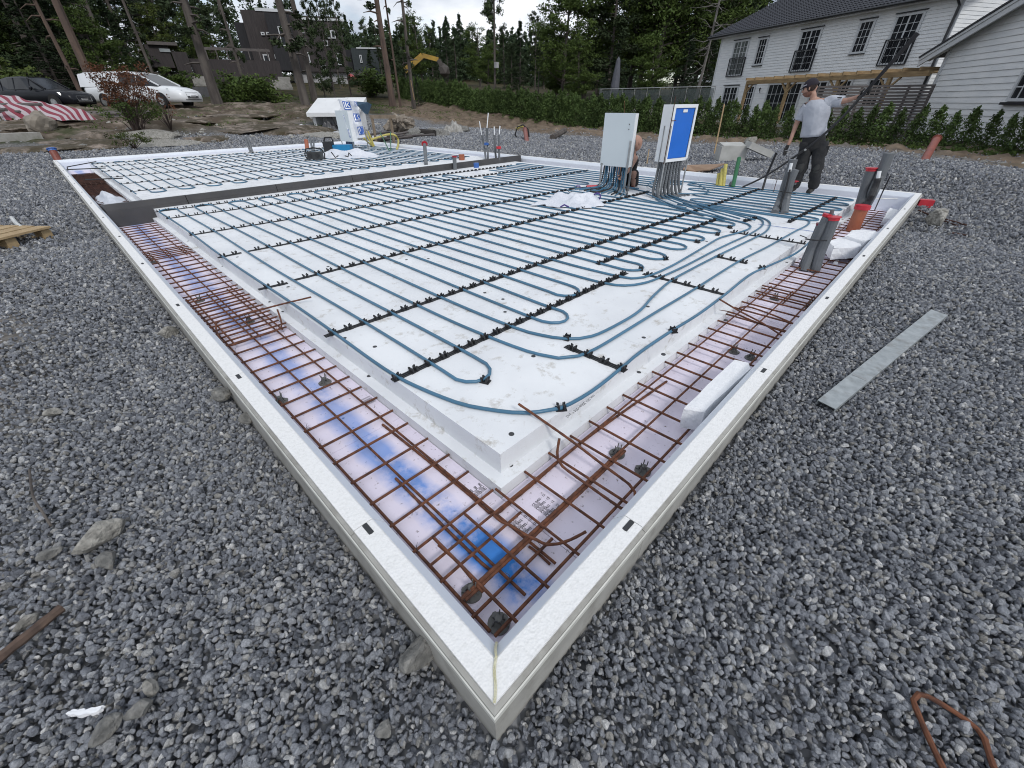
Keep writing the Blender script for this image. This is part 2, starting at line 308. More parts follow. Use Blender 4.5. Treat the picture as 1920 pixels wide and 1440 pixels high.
def build_gravel():
    near = coll_of('stones_near', [stone_mesh('stone_%d' % i, 2, 100 + i, SM, (1, random.uniform(.65, .95), random.uniform(.5, .75))) for i in range(12)])
    farc = coll_of('stones_far', [stone_mesh('stone_far_%d' % i, 1, 300 + i, SM, (1, random.uniform(.65, .95), random.uniform(.5, .75))) for i in range(8)])
    cx, cy = -.2068, -.2683
    def gen(r0, r1, dens, s0, s1, layers, a0=-38, a1=128):
        A = math.radians(a1 - a0) / 2 * (r1 ** 2 - r0 ** 2); n = int(A * dens)
        r = np.sqrt(RNG.uniform(r0 ** 2, r1 ** 2, n)); a = np.radians(RNG.uniform(a0, a1, n)); x = cx + r * np.cos(a); y = cy + r * np.sin(a)
        g, so, ro = masks(x, y)
        keep = (RNG.random(n) < g ** 1.5 * 1.0 + np.where(x < 0, .45, .045) * so + .02) & ~((x > -.02) & (x < FW + .02) & (y > -.02) & (y < FL + .02)) & (y > -6) & (x > -7)
        x, y = x[keep], y[keep]; n = len(x); s = np.exp(RNG.normal(0, .27, n)); s = np.clip(s, .55, 2.0) * (s0 + (s1 - s0) * np.clip((r[keep] - r0) / (r1 - r0), 0, 1))
        z = ground_np(x, y) + RNG.uniform(-.010, .016, n) * layers
        d = np.minimum.reduce([np.where((y > 0) & (y < FL), -x, 9), np.where((x > 0) & (x < FW), -y, 9)]); d = np.where(d < 0, 9, d); z = np.where(d < .03, z - .01, z)
        return np.stack([x, y, z], 1), s
    P = []; Sx = []
    for args in ((0.0, 3.2, 12800, .0195, .0205, 1), (3.2, 6.5, 5600, .0225, .029, 1)):
        p, s = gen(*args); P.append(p); Sx.append(s)
    p = np.concatenate(P); s = np.concatenate(Sx); n = len(p)
    o = scatter('gravel', p, RNG.uniform(-3.14, 3.14, (n, 3)), s[:, None] * RNG.uniform(.8, 1.25, (n, 3)), RNG.integers(0, 12, n), near); o['kind'] = 'stuff'
    o['label'] = 'grey crushed stone lying loose around the foundation'
    P = []; Sx = []
    for args in ((6.5, 12, 1300, .038, .050, 1.2), (12, 27, 480, .055, .085, 1.3)):
        p, s = gen(*args); P.append(p); Sx.append(s)
    p = np.concatenate(P); s = np.concatenate(Sx); n = len(p)
    o = scatter('gravel', p, RNG.uniform(-3.14, 3.14, (n, 3)), s[:, None] * RNG.uniform(.8, 1.25, (n, 3)) * np.array([1, 1, .7]), RNG.integers(0, 8, n), farc); o['kind'] = 'stuff'
    o['label'] = 'grey gravel spread on the building site behind the foundation'
build_gravel()

# ================================================================== FOUNDATION
EPS = mat('polystyrene', (.76, .775, .79), (.68, .695, .715), rough=.6, scale=2.6, bump=.25, bscale=260, voro=1, bdist=.002, dirt=(.40, .37, .32), dirt_scale=11, dirt_pos=(.56, .74), spec=.3)
EPSF = mat('frame_polystyrene', (.77, .77, .765), (.70, .70, .69), rough=.65, scale=90, ramp=(.3, .55), bump=.5, bscale=150, voro=1, bdist=.003, dirt=(.48, .47, .44), dirt_scale=30, dirt_pos=(.63, .80), spec=.25)
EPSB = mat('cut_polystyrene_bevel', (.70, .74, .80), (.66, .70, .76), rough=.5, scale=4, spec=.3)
FACE = mat('fibre_cement_facing', (.36, .355, .33), (.29, .285, .265), rough=.75, scale=9, dirt=(.18, .17, .15), dirt_scale=6, dirt_pos=(.5, .75), bump=.15, bscale=80)
TRIM = mat('facing_edge', (.60, .60, .56), (.50, .50, .46), rough=.5, scale=14)
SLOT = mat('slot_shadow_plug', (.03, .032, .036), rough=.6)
JOINT = mat('dark_joint', (.10, .10, .10), rough=.9)
RUST = mat('rusty_steel', (.155, .062, .034), (.070, .033, .023), rough=.85, scale=34, ramp=(.35, .62), dirt=(.18, .075, .036), dirt_scale=55, dirt_pos=(.55, .72), bump=.6, bscale=260, bdist=.002, spec=.3)
RUSTD = mat('dark_rusty_steel', (.085, .035, .022), (.035, .018, .014), rough=.9, scale=30, bump=.6, bscale=200, bdist=.002)
PEX = mat('blue_grey_pipe_plastic', (.060, .165, .265), (.048, .135, .215), rough=.38, scale=2.5, spec=.5)
BLK = mat('black_plastic', (.012, .013, .015), (.02, .02, .022), rough=.5, scale=20)
GREYP = mat('grey_conduit_plastic', (.135, .145, .155), (.105, .113, .122), rough=.45, scale=6)
GREYC = mat('grey_spacer_plastic', (.13, .13, .125), (.085, .085, .08), rough=.6, scale=22)
REDC = mat('red_cap_plastic', (.55, .035, .05), (.42, .02, .035), rough=.4, scale=8)
BLUEC = mat('blue_cap_plastic', (.04, .13, .42), rough=.4)
ORNG = mat('orange_brown_sewer_pipe', (.36, .115, .055), (.29, .088, .045), rough=.45, scale=7, dirt=(.2, .08, .05), dirt_scale=12)
STEEL = mat('galvanised_steel', (.42, .43, .43), (.27, .28, .285), rough=.45, scale=9, metal=.6, bump=.1, bscale=30, detail=8)
YEL = mat('yellow_corrugated_conduit', (.50, .44, .12), (.40, .35, .09), rough=.5, scale=10)
GRN = mat('green_conduit', (.02, .14, .055), rough=.45)

def frame_point(side):
    if side == 'left': return lambda s, t, z: (t, s, z)
    if side == 'right': return lambda s, t, z: (s, t, z)
    if side == 'back_left': return lambda s, t, z: (s, FL - t, z)
    return lambda s, t, z: (FW - t, s, z)
def mitre_extrude(m, poly, s0, s1, f, mit0, mit1):
    n = len(poly)
    a = [f(s0 + (t if mit0 else 0), t, z) for t, z in poly]; b = [f(s1 - (t if mit1 else 0), t, z) for t, z in poly]
    m.add(a + b, [tuple(range(n)), tuple(reversed(range(n, 2 * n)))] + [(i, n + i, n + (i + 1) % n, (i + 1) % n) for i in range(n)])
FR = thing('foundation_frame', (0, 0, -.45), 'long white polystyrene edge frame with grey facing around the slab insulation', 'foundation frame')
PROF = [(.0, -.45), (.0, 0), (.060, 0), (.064, -.003), (.098, -.050), (.10, -.06), (.10, -.45)]
for side, ln in (('left', FL), ('right', FW), ('back_left', FW), ('back_right', FL)):
    f = frame_point(side); cuts = [0] + [q for q in np.arange(.625, ln - .3, 1.222)] + [ln]
    for i in range(len(cuts) - 1):
        a, b = cuts[i], cuts[i + 1]; m0, m1 = i == 0, i == len(cuts) - 2; g = .0012
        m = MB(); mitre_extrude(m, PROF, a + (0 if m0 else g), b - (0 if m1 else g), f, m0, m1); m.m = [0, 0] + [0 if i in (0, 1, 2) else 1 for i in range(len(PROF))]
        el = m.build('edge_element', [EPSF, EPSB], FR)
        m = MB(); mitre_extrude(m, [(-.012, -.45), (-.012, -.014), (-.0005, -.010), (-.0005, -.45)], a + (0 if m0 else g), b - (0 if m1 else g), f, m0, m1); m.build('facing_board', FACE, FR)
        m = MB(); mitre_extrude(m, [(-.016, -.040), (-.016, -.022), (-.0125, -.020), (-.0125, -.040)], a, b, f, m0, m1); m.build('facing_trim', TRIM, FR)
        if not m1:
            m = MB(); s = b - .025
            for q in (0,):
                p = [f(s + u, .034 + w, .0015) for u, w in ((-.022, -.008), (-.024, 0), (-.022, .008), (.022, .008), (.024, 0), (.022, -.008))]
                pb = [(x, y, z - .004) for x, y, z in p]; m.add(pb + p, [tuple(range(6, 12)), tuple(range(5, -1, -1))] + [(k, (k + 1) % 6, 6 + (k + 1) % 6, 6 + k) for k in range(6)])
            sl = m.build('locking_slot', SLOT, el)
m = MB(); m.tube(smooth_path([(.001, .001, .0015), (.022, .020, .003), (.045, .048, .002), (.066, .064, .003), (.078, .080, -.01), (.10, .10, -.045)], .01), .0035, 5); m.build('foam_seam', mat('foam_seam_yellow', (.72, .70, .52), (.6, .57, .36), scale=60, bump=.8, bscale=300), FR)

# floor boards of the edge channels (lilac insulation with blue spray paint)
def lilac():
    m = mat('lilac_insulation_board', (.74, .69, .79), (.67, .62, .72), rough=1, spec=.05, scale=3, bump=.2, bscale=200, bdist=.002, dirt=(.20, .17, .17), dirt_scale=38, dirt_pos=(.60, .68))
    t = m.node_tree; N = t.nodes; L = t.links; b = N['Principled BSDF']; src = b.inputs['Base Color'].links[0].from_socket
    ge = N.new('ShaderNodeNewGeometry'); sx = N.new('ShaderNodeSeparateXYZ'); L.new(ge.outputs['Position'], sx.inputs[0])
    n = N.new('ShaderNodeTexNoise'); n.inputs['Scale'].default_value = 2.6; n.inputs['Detail'].default_value = 6; L.new(ge.outputs['Position'], n.inputs['Vector'])
    def mth(op, a, bb, c=None):
        q = N.new('ShaderNodeMath'); q.operation = op
        for i, v in enumerate((a, bb, c)):
            if v is None: continue
            if hasattr(v, 'links'): L.new(v, q.inputs[i])
            else: q.inputs[i].default_value = v
        return q.outputs[0]
    d = mth('ABSOLUTE', mth('SUBTRACT', sx.outputs[0], .335 * WORLD_SCALE), None)
    d = mth('ADD', d, mth('MULTIPLY', mth('SUBTRACT', n.outputs['Fac'], .5), .14))
    k = N.new('ShaderNodeMapRange'); k.inputs[1].default_value = .115; k.inputs[2].default_value = .05; L.new(d, k.inputs[0])
    n2 = N.new('ShaderNodeTexNoise'); n2.inputs['Scale'].default_value = 4.5; n2.inputs['Detail'].default_value = 8; n2.inputs['Roughness'].default_value = .65; L.new(ge.outputs['Position'], n2.inputs['Vector'])
    k2 = N.new('ShaderNodeMapRange'); k2.inputs[1].default_value = .30; k2.inputs[2].default_value = .52; L.new(n2.outputs['Fac'], k2.inputs[0])
    ky = N.new('ShaderNodeMapRange'); ky.inputs[1].default_value = 1.8; ky.inputs[2].default_value = .4; ky.inputs[3].default_value = .55; ky.inputs[4].default_value = 1; L.new(sx.outputs[1], ky.inputs[0])
    fac = mth('MULTIPLY', mth('MULTIPLY', k.outputs[0], k2.outputs[0]), ky.outputs[0])
    mx = N.new('ShaderNodeMix'); mx.data_type = 'RGBA'; L.new(fac, mx.inputs['Factor']); L.new(src, mx.inputs[6]); mx.inputs[7].default_value = (.045, .21, .60, 1)
    L.new(mx.outputs[2], b.inputs['Base Color']); return m
LIL = lilac()
FLO = thing('channel_floor', (.3, .3, -.30), 'lilac insulation boards with blue spray paint lining the channel behind the frame', 'insulation floor')
def boards(par, name, x0, x1, y0, y1, z0, z1, nx, ny, mt, gap=.0008, jig=0):
    for i in range(nx):
        for j in range(ny):
            a = x0 + (x1 - x0) * i / nx; b = x0 + (x1 - x0) * (i + 1) / nx; c = y0 + (y1 - y0) * j / ny; d = y0 + (y1 - y0) * (j + 1) / ny
            dz = random.uniform(-jig, jig)
            MB().box2((a + gap, c + gap, z0), (b - gap, d - gap, z1 + dz)).build(name, mt, par)
boards(FLO, 'floor_board', .102, .543, .102, 15.498, -.30, -.25, 1, 13, LIL, .0012, .0008)
boards(FLO, 'floor_board', .543, 7.998, .102, .543, -.30, -.25, 6, 1, LIL, .0012, .0008)
boards(FLO, 'floor_board', 7.755, 7.998, .543, 15.498, -.30, -.25, 1, 12, LIL, .0012, .0008)
boards(FLO, 'floor_board', .543, 7.755, 15.06, 15.498, -.30, -.25, 6, 1, LIL, .0012, .0008)

SLAB = thing('slab_insulation', (4, 4, -.30), 'large white two step polystyrene slab carrying the blue heating pipes', 'insulation slab')
boards(SLAB, 'lower_insulation_board', .545, 7.755, .545, 7.44, -.30, -.195, 6, 3, EPS, .0005)
boards(SLAB, 'insulation_board', .600, 7.70, .602, 7.42, -.195, -.085, 6, 6, EPS, .0007)
GSL = thing('garage_slab_insulation', (4, 11.5, -.30), 'white polystyrene slab beyond the dark beam, with its own pipe grid', 'insulation slab')
boards(GSL, 'lower_insulation_board', .545, 7.755, 8.02, 15.06, -.30, -.17, 6, 3, EPS, .0005)
boards(GSL, 'insulation_board', .600, 7.70, 8.02, 15.0, -.17, -.06, 6, 3, EPS, .0004)
PIN = mat('grey_plastic_fastener', (.045, .047, .05), rough=.6)
pm = MB(); pm.tube([(0, 0, -.003), (0, 0, .0012)], .0125, 12); pin0 = None
for p in ((0.718, 0.656), (0.708, 1.757), (0.636, 1.984), (1.779, 0.514), (1.878, 0.692), (2.452, 0.434), (2.881, 0.686), (1.563, 1.548), (1.705, 1.713), (1.696, 1.896), (1.160, 3.321), (0.731, 3.089), (4.118, 1.269), (3.121, 1.658), (1.734, 2.984), (1.888, 2.864), (0.702, 4.201), (1.262, 1.021), (2.298, 0.899), (1.608, 4.091), (4.154, 0.862)):
    if pin0 is None: pin0 = pm.build('fastener', PIN, SLAB); pin0.location = Vector((p[0], p[1], -.085)) - SLAB.location; pin0.data.transform(Matrix.Translation(SLAB.location))
    else: inst(pin0, SLAB, Vector((p[0], p[1], -.085)) - SLAB.location)
for p in ((0.662, 0.609), (0.596, 1.669), (0.596, 3.188), (0.598, 2.926), (0.601, 4.418), (0.593, 5.688), (1.684, 0.591), (4.352, 0.573), (6.175, 0.585), (6.669, 0.571)):
    inst(pin0, SLAB, Vector((p[0], p[1], -.195)) - SLAB.location)
# printed ratings on the boards
def printed(text, loc, size, rot, par, mt, name='printed_text'):
    cu = bpy.data.curves.new(name, 'FONT'); cu.body = text; cu.size = size; cu.extrude = .0002; o = bpy.data.objects.new(name, cu); COL.objects.link(o); cu.materials.append(mt)
    o.parent = par; o.location = Vector(loc) - par.location; o.rotation_euler = rot; return o
INK = mat('black_print', (.05, .05, .055), rough=.7)
printed('mm 001,200#1004 * zncl', (1.191, 0.571, -0.083), .022, (0, 0, math.radians(182)), SLAB, INK)
for q, (px0, rz, tx) in enumerate((((0.473, 0.428, -0.248), 3, '|||| EPS'), ((0.601, 0.421, -0.248), 3, 'CE 120'))):
    for k in range(7): printed('|' * 9 if k % 2 else 'CE 0402 \u00b7 12', (px0[0] + .0, px0[1] - k * .012, px0[2]), .015, (0, 0, math.radians(rz)), FLO, INK)
for k in range(6): printed('|' * 8 if k % 2 else 'EPS 300', (.535 - k * .012, .62, -.2485), .015, (0, 0, math.radians(90)), FLO, INK)
for k in range(5): printed('CE 0402 12', (.53 - k * .012, 1.50, -.2485), .015, (0, 0, math.radians(90)), FLO, INK)

# dark sloping threshold beam between house slab and garage slab
BEAM = thing('threshold_beam', (4, 7.75, -.25), 'long dark grey threshold beam crossing between the two pipe grids', 'threshold beam')
FOIL = mat('dark_grey_foil', (.062, .060, .062), (.040, .040, .043), rough=.55, scale=3, dirt=(.06, .055, .05), dirt_scale=9, dirt_pos=(.5, .8), bump=.2, bscale=12)
bx = [.11, 1.02, 2.25, 3.55, 5.0, 6.45, 7.92]
for i in range(len(bx) - 1):
    m = MB(); g = .004
    P = lambda x, e=0: [(x, 7.400, -.25), (x, 7.405, -.050), (x, 7.415, -.046), (x, 7.425, .026), (x, 7.45, .030), (x, 8.01, -.052), (x, 8.015, -.25)]
    a = P(bx[i] + g); b = P(bx[i + 1] - g); n = 7
    m.add(a + b, [tuple(range(n)), tuple(reversed(range(n, 2 * n)))] + [(k, n + k, n + (k + 1) % n, (k + 1) % n) for k in range(n)]); m.build('beam_segment', FOIL, BEAM)

# ------------------------------------------------------------------ reinforcement
def bar_obj(par, pts, r=.0060, mt=None, name='steel_bar', n=6):
    return MB().tube(pts, r, n).build(name, mt or RUST, par)
def mesh_sheet(label, xs_long, ys, x0, x1, along='y', z=-.236, jit=.002, group='rebar mesh sheets in the channel'):
    loc = (min(xs_long), min(ys), z) if along == 'y' else (min(ys), min(xs_long), z)
    T = thing('rebar_mesh', loc, label, 'rebar mesh', group); rn = random.Random(len(ys))
    e = .07
    for q in xs_long:
        a, b = (q, min(ys) - e, z), (q + rn.uniform(-.004, .004), max(ys) + e, z + rn.uniform(-.002, .002))
        if along == 'x': a = (a[1], a[0], a[2]); b = (b[1], b[0], b[2])
        bar_obj(T, [a, b])
    for q in ys:
        d = rn.uniform(-.006, .006); a, b = (x0 + rn.uniform(-.004, .004), q + d, z + .0098), (x1 + rn.uniform(-.006, .006), q + d + rn.uniform(-.003, .003), z + .0098)
        if along == 'x': a = (a[1], a[0], a[2]); b = (b[1], b[0], b[2])
        bar_obj(T, [a, b])
    return T
mesh_sheet('rusty rebar mesh in the left channel, nearest the front corner', [.16, .315, .468], [.269 + .153 * k for k in range(24)], .128, .535)
mesh_sheet('rusty rebar mesh halfway up the left channel, overlapping the near sheet', [.19, .345, .49], [2.74 + .153 * k for k in range(19)], .12, .545, z=-.214)
mesh_sheet('rusty rebar mesh in the left channel ending at the dark beam', [.17, .325, .475], [5.35 + .153 * k for k in range(13)], .12, .545, z=-.236)
mesh_sheet('rusty rebar mesh in the right channel, nearest the front corner', [.172, .327, .490], [.225, .375, .53] + [.685 + .153 * k for k in range(20)], .122, .565, along='x', z=-.214)
mesh_sheet('rusty rebar mesh in the right channel beneath the white foam pieces', [.165, .32, .475], [3.45 + .153 * k for k in range(16)], .122, .54, along='x', z=-.236)
mesh_sheet('rusty rebar mesh in the far right end of the channel beside the frame corner', [.18, .335, .485], [5.85 + .153 * k for k in range(13)], .13, .54, along='x', z=-.225)
mesh_sheet('rusty rebar mesh under the back right frame wall', [.05, .15], [.6 + .153 * k for k in range(44)], -.02, .2, along='y', z=-.236).location = (7.80, .6, -.236)
T = thing('rebar_mesh_stack', (.3, 11, -.24), 'brown stack of rusty mesh lying in the garage channel', 'rebar mesh')
for lay in range(4):
    z = -.225 + lay * .02
    for q in np.arange(.14, .52, .075): bar_obj(T, [(q, 8.3 if lay < 2 else 11.6, z), (q, 13.6, z)], .006, RUSTD, n=4)
    for q in np.arange(8.4 if lay < 2 else 11.7, 13.5, .15): bar_obj(T, [(.12, q + lay * .03, z + .01), (.53, q + lay * .03, z + .01)], .006, RUSTD, n=4)
def loose(label, pts, r=.0058, sm=.02, group=None, cat='rebar', name='bent_rebar', mt=None):
    P = smooth_path(pts, sm) if sm else pts
    n = len(P); m = MB(); m.tube(P, [r * (1 + (.10 if i % 2 else -.04)) for i in range(n)] if sm else r, 7)
    return tag(m.build(name, mt or RUST, base=True), label, cat, group)
loose('bent rebar rising from the right channel over the white slab corner', [(0.830, 0.723, -0.020), (0.862, 0.630, -0.065), (0.903, 0.477, -0.130), (0.919, 0.320, -0.175), (0.924, 0.192, -0.200), (0.910, 0.158, -0.205), (0.866, 0.134, -0.205), (0.818, 0.126, -0.205), (0.803, 0.152, -0.205), (0.809, 0.318, -0.205), (0.816, 0.448, -0.203), (0.823, 0.481, -0.190), (0.831, 0.493, -0.160), (0.861, 0.509, -0.110)])
loose('hooked rebar lying over the left channel with one end above the slab', [(0.726, 2.630, -0.035), (0.515, 2.829, -0.100), (0.338, 3.015, -0.170), (0.219, 3.090, -0.195), (0.182, 3.045, -0.200), (0.149, 2.882, -0.200), (0.136, 2.729, -0.202), (0.157, 2.661, -0.204), (0.318, 2.660, -0.204), (0.454, 2.664, -0.204), (0.494, 2.676, -0.190), (0.509, 2.699, -0.150), (0.517, 2.728, -0.090)])
loose('long straight rebar reaching from the right channel over the slab edge', [(2.670, 0.572, -0.050), (2.767, 0.460, -0.130), (2.815, 0.296, -0.190), (2.719, 0.132, -0.200)], sm=0)
loose('curved rebar crossing the mesh below the slanting one', [(2.838, 0.609, -0.200), (2.857, 0.507, -0.195), (2.823, 0.330, -0.200), (2.809, 0.117, -0.205)])
loose('short curved rebar near the pipe edge over the right channel', [(2.946, 0.499, -0.180), (2.993, 0.477, -0.180), (3.021, 0.437, -0.185), (3.028, 0.289, -0.200), (2.981, 0.131, -0.205)])
for k, (dy, lab) in enumerate(((0, 'first thick ribbed rebar along the middle of the right channel'), (.013, 'second thick ribbed rebar paired beside it in the middle of the right channel'))):
    a = Vector((1.103, 0.318, -0.222)); b = Vector((0.165, 0.319, -0.222)); n = 60
    loose(lab, [tuple(a.lerp(b, i / n) + Vector((0, dy, 0))) for i in range(n + 1)], r=.0068, sm=.008)
a = Vector((1.05, .150, -.238)); b = Vector((.12, .150, -.238)); loose('thick rebar along the outer wire of the right channel', [tuple(a.lerp(b, i / 50)) for i in range(51)], r=.0072, sm=.008)
loose('corner rebar bent from the left channel into the right channel', [(0.449, 1.297, -0.245), (0.458, 0.937, -0.245), (0.461, 0.646, -0.245), (0.459, 0.564, -0.245), (0.458, 0.525, -0.245), (0.479, 0.499, -0.245), (0.529, 0.499, -0.245), (0.671, 0.499, -0.245), (1.072, 0.504, -0.245), (1.783, 0.461, -0.245)], r=.0064)
loose('second bar below the middle wire of the left channel', [(0.300, 0.942, -0.246), (0.295, 0.609, -0.246), (0.295, 0.382, -0.246), (0.298, 0.350, -0.246), (0.316, 0.337, -0.246)], r=.006)
loose('dark bar along the frame side of the left channel', [(0.144, 0.987, -0.246), (0.135, 0.724, -0.246), (0.128, 0.478, -0.246), (0.126, 0.196, -0.246), (0.134, 0.173, -0.246), (0.146, 0.170, -0.246)], r=.006, mt=RUSTD)
loose('short wavy rebar end crossing the mesh corner', [(0.439, 0.476, -0.200), (0.439, 0.435, -0.200), (0.451, 0.400, -0.200), (0.458, 0.345, -0.200), (0.472, 0.293, -0.200), (0.483, 0.253, -0.200), (0.511, 0.228, -0.200), (0.557, 0.205, -0.200), (0.615, 0.182, -0.190)], r=.0055)
loose('stub of rebar pointing down right below the mesh corner', [(0.457, 0.312, -0.245), (0.460, 0.269, -0.245), (0.457, 0.214, -0.245)], r=.005, sm=0)
loose('pale weathered stub of bar near the corner', [(0.221, 0.530, -0.210), (0.228, 0.427, -0.210), (0.217, 0.293, -0.210)], r=.0052, sm=0)
loose('rusty triangular stirrup lying on the gravel at the lower right', [(.60, -.80, gz(.6, -.8) + .02), (.675, -.745, gz(.67, -.74) + .022), (0.755, -0.696, -0.145), (0.780, -0.704, -0.145), (0.790, -0.721, -0.145), (0.798, -0.772, -0.150), (0.796, -0.814, -0.155), (0.783, -0.827, -0.155), (0.731, -0.842, -0.155), (.70, -.87, -.155)], r=.0062, cat='rebar stirrup', name='rebar_stirrup')
# tie wires
TW = MB()
for _ in range(70):
    if random.random() < .5: x, y = random.choice([.16, .315, .468]), .269 + .153 * random.randrange(24)
    else: x, y = .685 + .153 * random.randrange(18), random.choice([.172, .327, .49])
    z = -.215; TW.tube([(x + random.uniform(-.015, .015), y + random.uniform(-.015, .015), z - .01), (x, y, z + .01), (x + random.uniform(-.02, .02), y + random.uniform(-.02, .02), z + random.uniform(.005, .03))], .0009, 3)
o = TW.build('tie_wire_ends', mat('tie_wire', (.05, .04, .035), rough=.7)); o['kind'] = 'stuff'; o['label'] = 'thin tie wire ends twisted on the rebar crossings'

# plastic spacers that carry the mesh
def make_chair(loc, rz, label):
    T = thing('rebar_spacer', loc, label, 'rebar spacer', 'grey plastic rebar spacers on the channel floor')
    x, y, z = loc
    m = MB(); m.tube([(x, y, z), (x, y, z + .005)], .035, 16)
    for k in range(3):
        a = rz + k * 2.094; m.tube([(x + .026 * math.cos(a), y + .026 * math.sin(a), z + .005), (x + .026 * math.cos(a), y + .026 * math.sin(a), z + .009)], .011, 8)
    m.build('foot_disc', GREYC, T)
    m = MB()
    for k in range(4):
        a = rz + k * math.pi / 2; m.tube([(x + .022 * math.cos(a), y + .022 * math.sin(a), z + .005), (x + .010 * math.cos(a), y + .010 * math.sin(a), z + .034)], .0035, 4)
    m.tube([(x, y, z + .024), (x, y, z + .036)], .012, 8); m.build('stem', GREYC, T)
    m = MB()
    for k in (-1, 1):
        for j in (-1, 1):
            c = (x + .010 * k, y + .008 * j); m.tube([(c[0], c[1], z + .034), (c[0] + .004 * k, c[1], z + .056)], .0026, 4)
    m.build('clip_prongs', GREYC, T)
for (p, lab) in (((1.085, 0.344), 'grey plastic spacer in the right channel, nearest the bent rebar'), ((1.072, 0.207), 'grey plastic spacer in the right channel beside the frame, near the corner'), ((0.203, 0.333), 'grey spacer on blue paint under the corner crossing'),
                 ((0.198, 0.201), 'grey spacer closest to the front corner of the frame'), ((0.418, 1.870), 'grey spacer in the left channel near the slab side'), ((0.169, 1.865), 'grey spacer in the left channel next to the frame'),
                 ((2.393, 0.317), 'grey spacer beyond the long foam block, slab side'), ((2.386, 0.211), 'grey spacer beyond the long foam block, frame side'), ((3.483, 0.402), 'grey spacer before the conduit bundle, slab side'), ((3.487, 0.157), 'grey spacer before the conduit bundle, frame side'),
                 ((0.387, 3.052), 'grey spacer under the hooked rebar in the left channel'), ((0.236, 3.770), 'grey spacer halfway up the left channel by the frame'), ((0.619, 4.075), 'grey spacer halfway up the left channel by the slab'), ((0.184, 5.273), 'farthest grey spacer in the left channel')):
    make_chair((p[0], p[1], -.25), random.random() * 3, lab)

# ------------------------------------------------------------------ floor heating pipes
ZP = -.0735; RP = .0091
def cx(k): return .612 + .2005 * k
def tr_y(base, x): return base - .035 * x
def hair(x, y, up): pass
def pipe(label, pts, step=.06, r=RP, mt=None, cat='heating pipe', group='blue floor heating pipes', name='heating_pipe', n=7):
    P = smooth_path(pts, step)
    return tag(MB().tube(P, r, n).build(name, mt or PEX, smooth=True, base=True), label, cat, group)
def wob(x, y): return (x + .008 * math.sin(y * 1.9 + x * 5), y, ZP)
def col_pts(k, y0, y1):
    n = max(2, int(abs(y1 - y0) / .55)); return [wob(cx(k), y0 + (y1 - y0) * i / n) for i in range(n + 1)]
def uturn(k0, k1, y, s, r=None):                   # half circle joining columns k0->k1 beyond y; s=+1 upward
    a, b = cx(k0), cx(k1); c = (a + b) / 2; R = abs(b - a) / 2 * 1.06
    return [(c - math.copysign(R, b - a) * math.cos(t), y + s * (R * 1.25) * math.sin(t), ZP) for t in np.linspace(.25, math.pi - .25, 7)]
P1 = [(4.786, 0.521, -0.075), (4.228, 0.514, -0.075), (3.708, 0.577, -0.075), (3.376, 0.612, -0.075), (2.848, 0.595, -0.075), (2.395, 0.590, -0.075), (2.056, 0.605, -0.075), (1.703, 0.611, -0.075), (1.478, 0.597, -0.075), (1.201, 0.586, -0.075), (0.994, 0.610, -0.075), (0.902, 0.665, -0.075), (0.816, 0.749, -0.075), (0.713, 0.924, -0.075), (0.669, 1.065, -0.075), (0.635, 1.235, -0.075), (0.618, 1.376, -0.075), (0.610, 1.745, -0.075)]
P1 = P1[:-1]
P2 = [(1.253, 1.178, -0.075), (1.286, 1.004, -0.075), (1.330, 0.899, -0.075), (1.425, 0.834, -0.075), (1.570, 0.811, -0.075), (1.844, 0.807, -0.075), (2.269, 0.806, -0.075), (2.795, 0.799, -0.075), (3.671, 0.801, -0.075), (4.312, 0.764, -0.075), (5.078, 0.740, -0.075), (5.436, 0.719, -0.075), (5.650, 0.740, -0.075), (5.760, 0.810, -0.075), (5.783, 0.985, -0.075), (5.782, 1.283, -0.075), (5.801, 1.676, -0.075), (5.807, 2.177, -0.075)]
P3 = [(1.430, 1.315, -0.075), (1.462, 1.158, -0.075), (1.534, 1.005, -0.075), (1.665, 0.915, -0.075), (1.915, 0.890, -0.075), (2.184, 0.896, -0.075), (2.468, 0.954, -0.075), (2.827, 1.005, -0.075), (3.158, 1.009, -0.075), (3.669, 0.998, -0.075), (4.344, 0.970, -0.075), (4.792, 0.955, -0.075), (5.116, 0.998, -0.075), (5.370, 1.082, -0.075), (5.522, 1.229, -0.075), (5.562, 1.395, -0.075), (5.632, 1.814, -0.075), (5.644, 2.251, -0.075)]
P4 = [(2.445, 1.344, -0.075), (2.510, 1.211, -0.075), (2.641, 1.137, -0.075), (2.830, 1.105, -0.075), (3.251, 1.084, -0.075), (3.787, 1.081, -0.075), (4.200, 1.069, -0.075), (4.647, 1.049, -0.075), (5.082, 1.069, -0.075), (5.348, 1.144, -0.075), (5.480, 1.275, -0.075), (5.534, 1.511, -0.075), (5.572, 1.927, -0.075), (5.563, 2.288, -0.075)]
P5 = [(2.650, 1.331, -0.074), (2.715, 1.226, -0.075), (2.858, 1.180, -0.075), (3.175, 1.166, -0.075), (3.502, 1.178, -0.075), (3.909, 1.198, -0.075), (4.302, 1.214, -0.075), (4.638, 1.153, -0.075), (4.899, 1.130, -0.075), (5.062, 1.197, -0.075), (5.144, 1.367, -0.075), (5.203, 1.702, -0.075), (5.284, 2.009, -0.075), (5.397, 2.319, -0.075)]
END = (5.98, 2.86, ZP)
YT = 7.02
def top(k): return YT - .03 * (k % 3 == 1) - .014 * k
cA = P1 + col_pts(0, 1.6, top(0)) + uturn(0, 1, top(0), 1) + col_pts(1, top(1), 1.25) + uturn(1, 2, 1.17, -1) + col_pts(2, 1.25, top(2)) + uturn(2, 3, top(2), 1) + col_pts(3, top(3), 1.62) + P2
pipe('blue heating pipe circuit running along the outer edge of the white slab', cA)
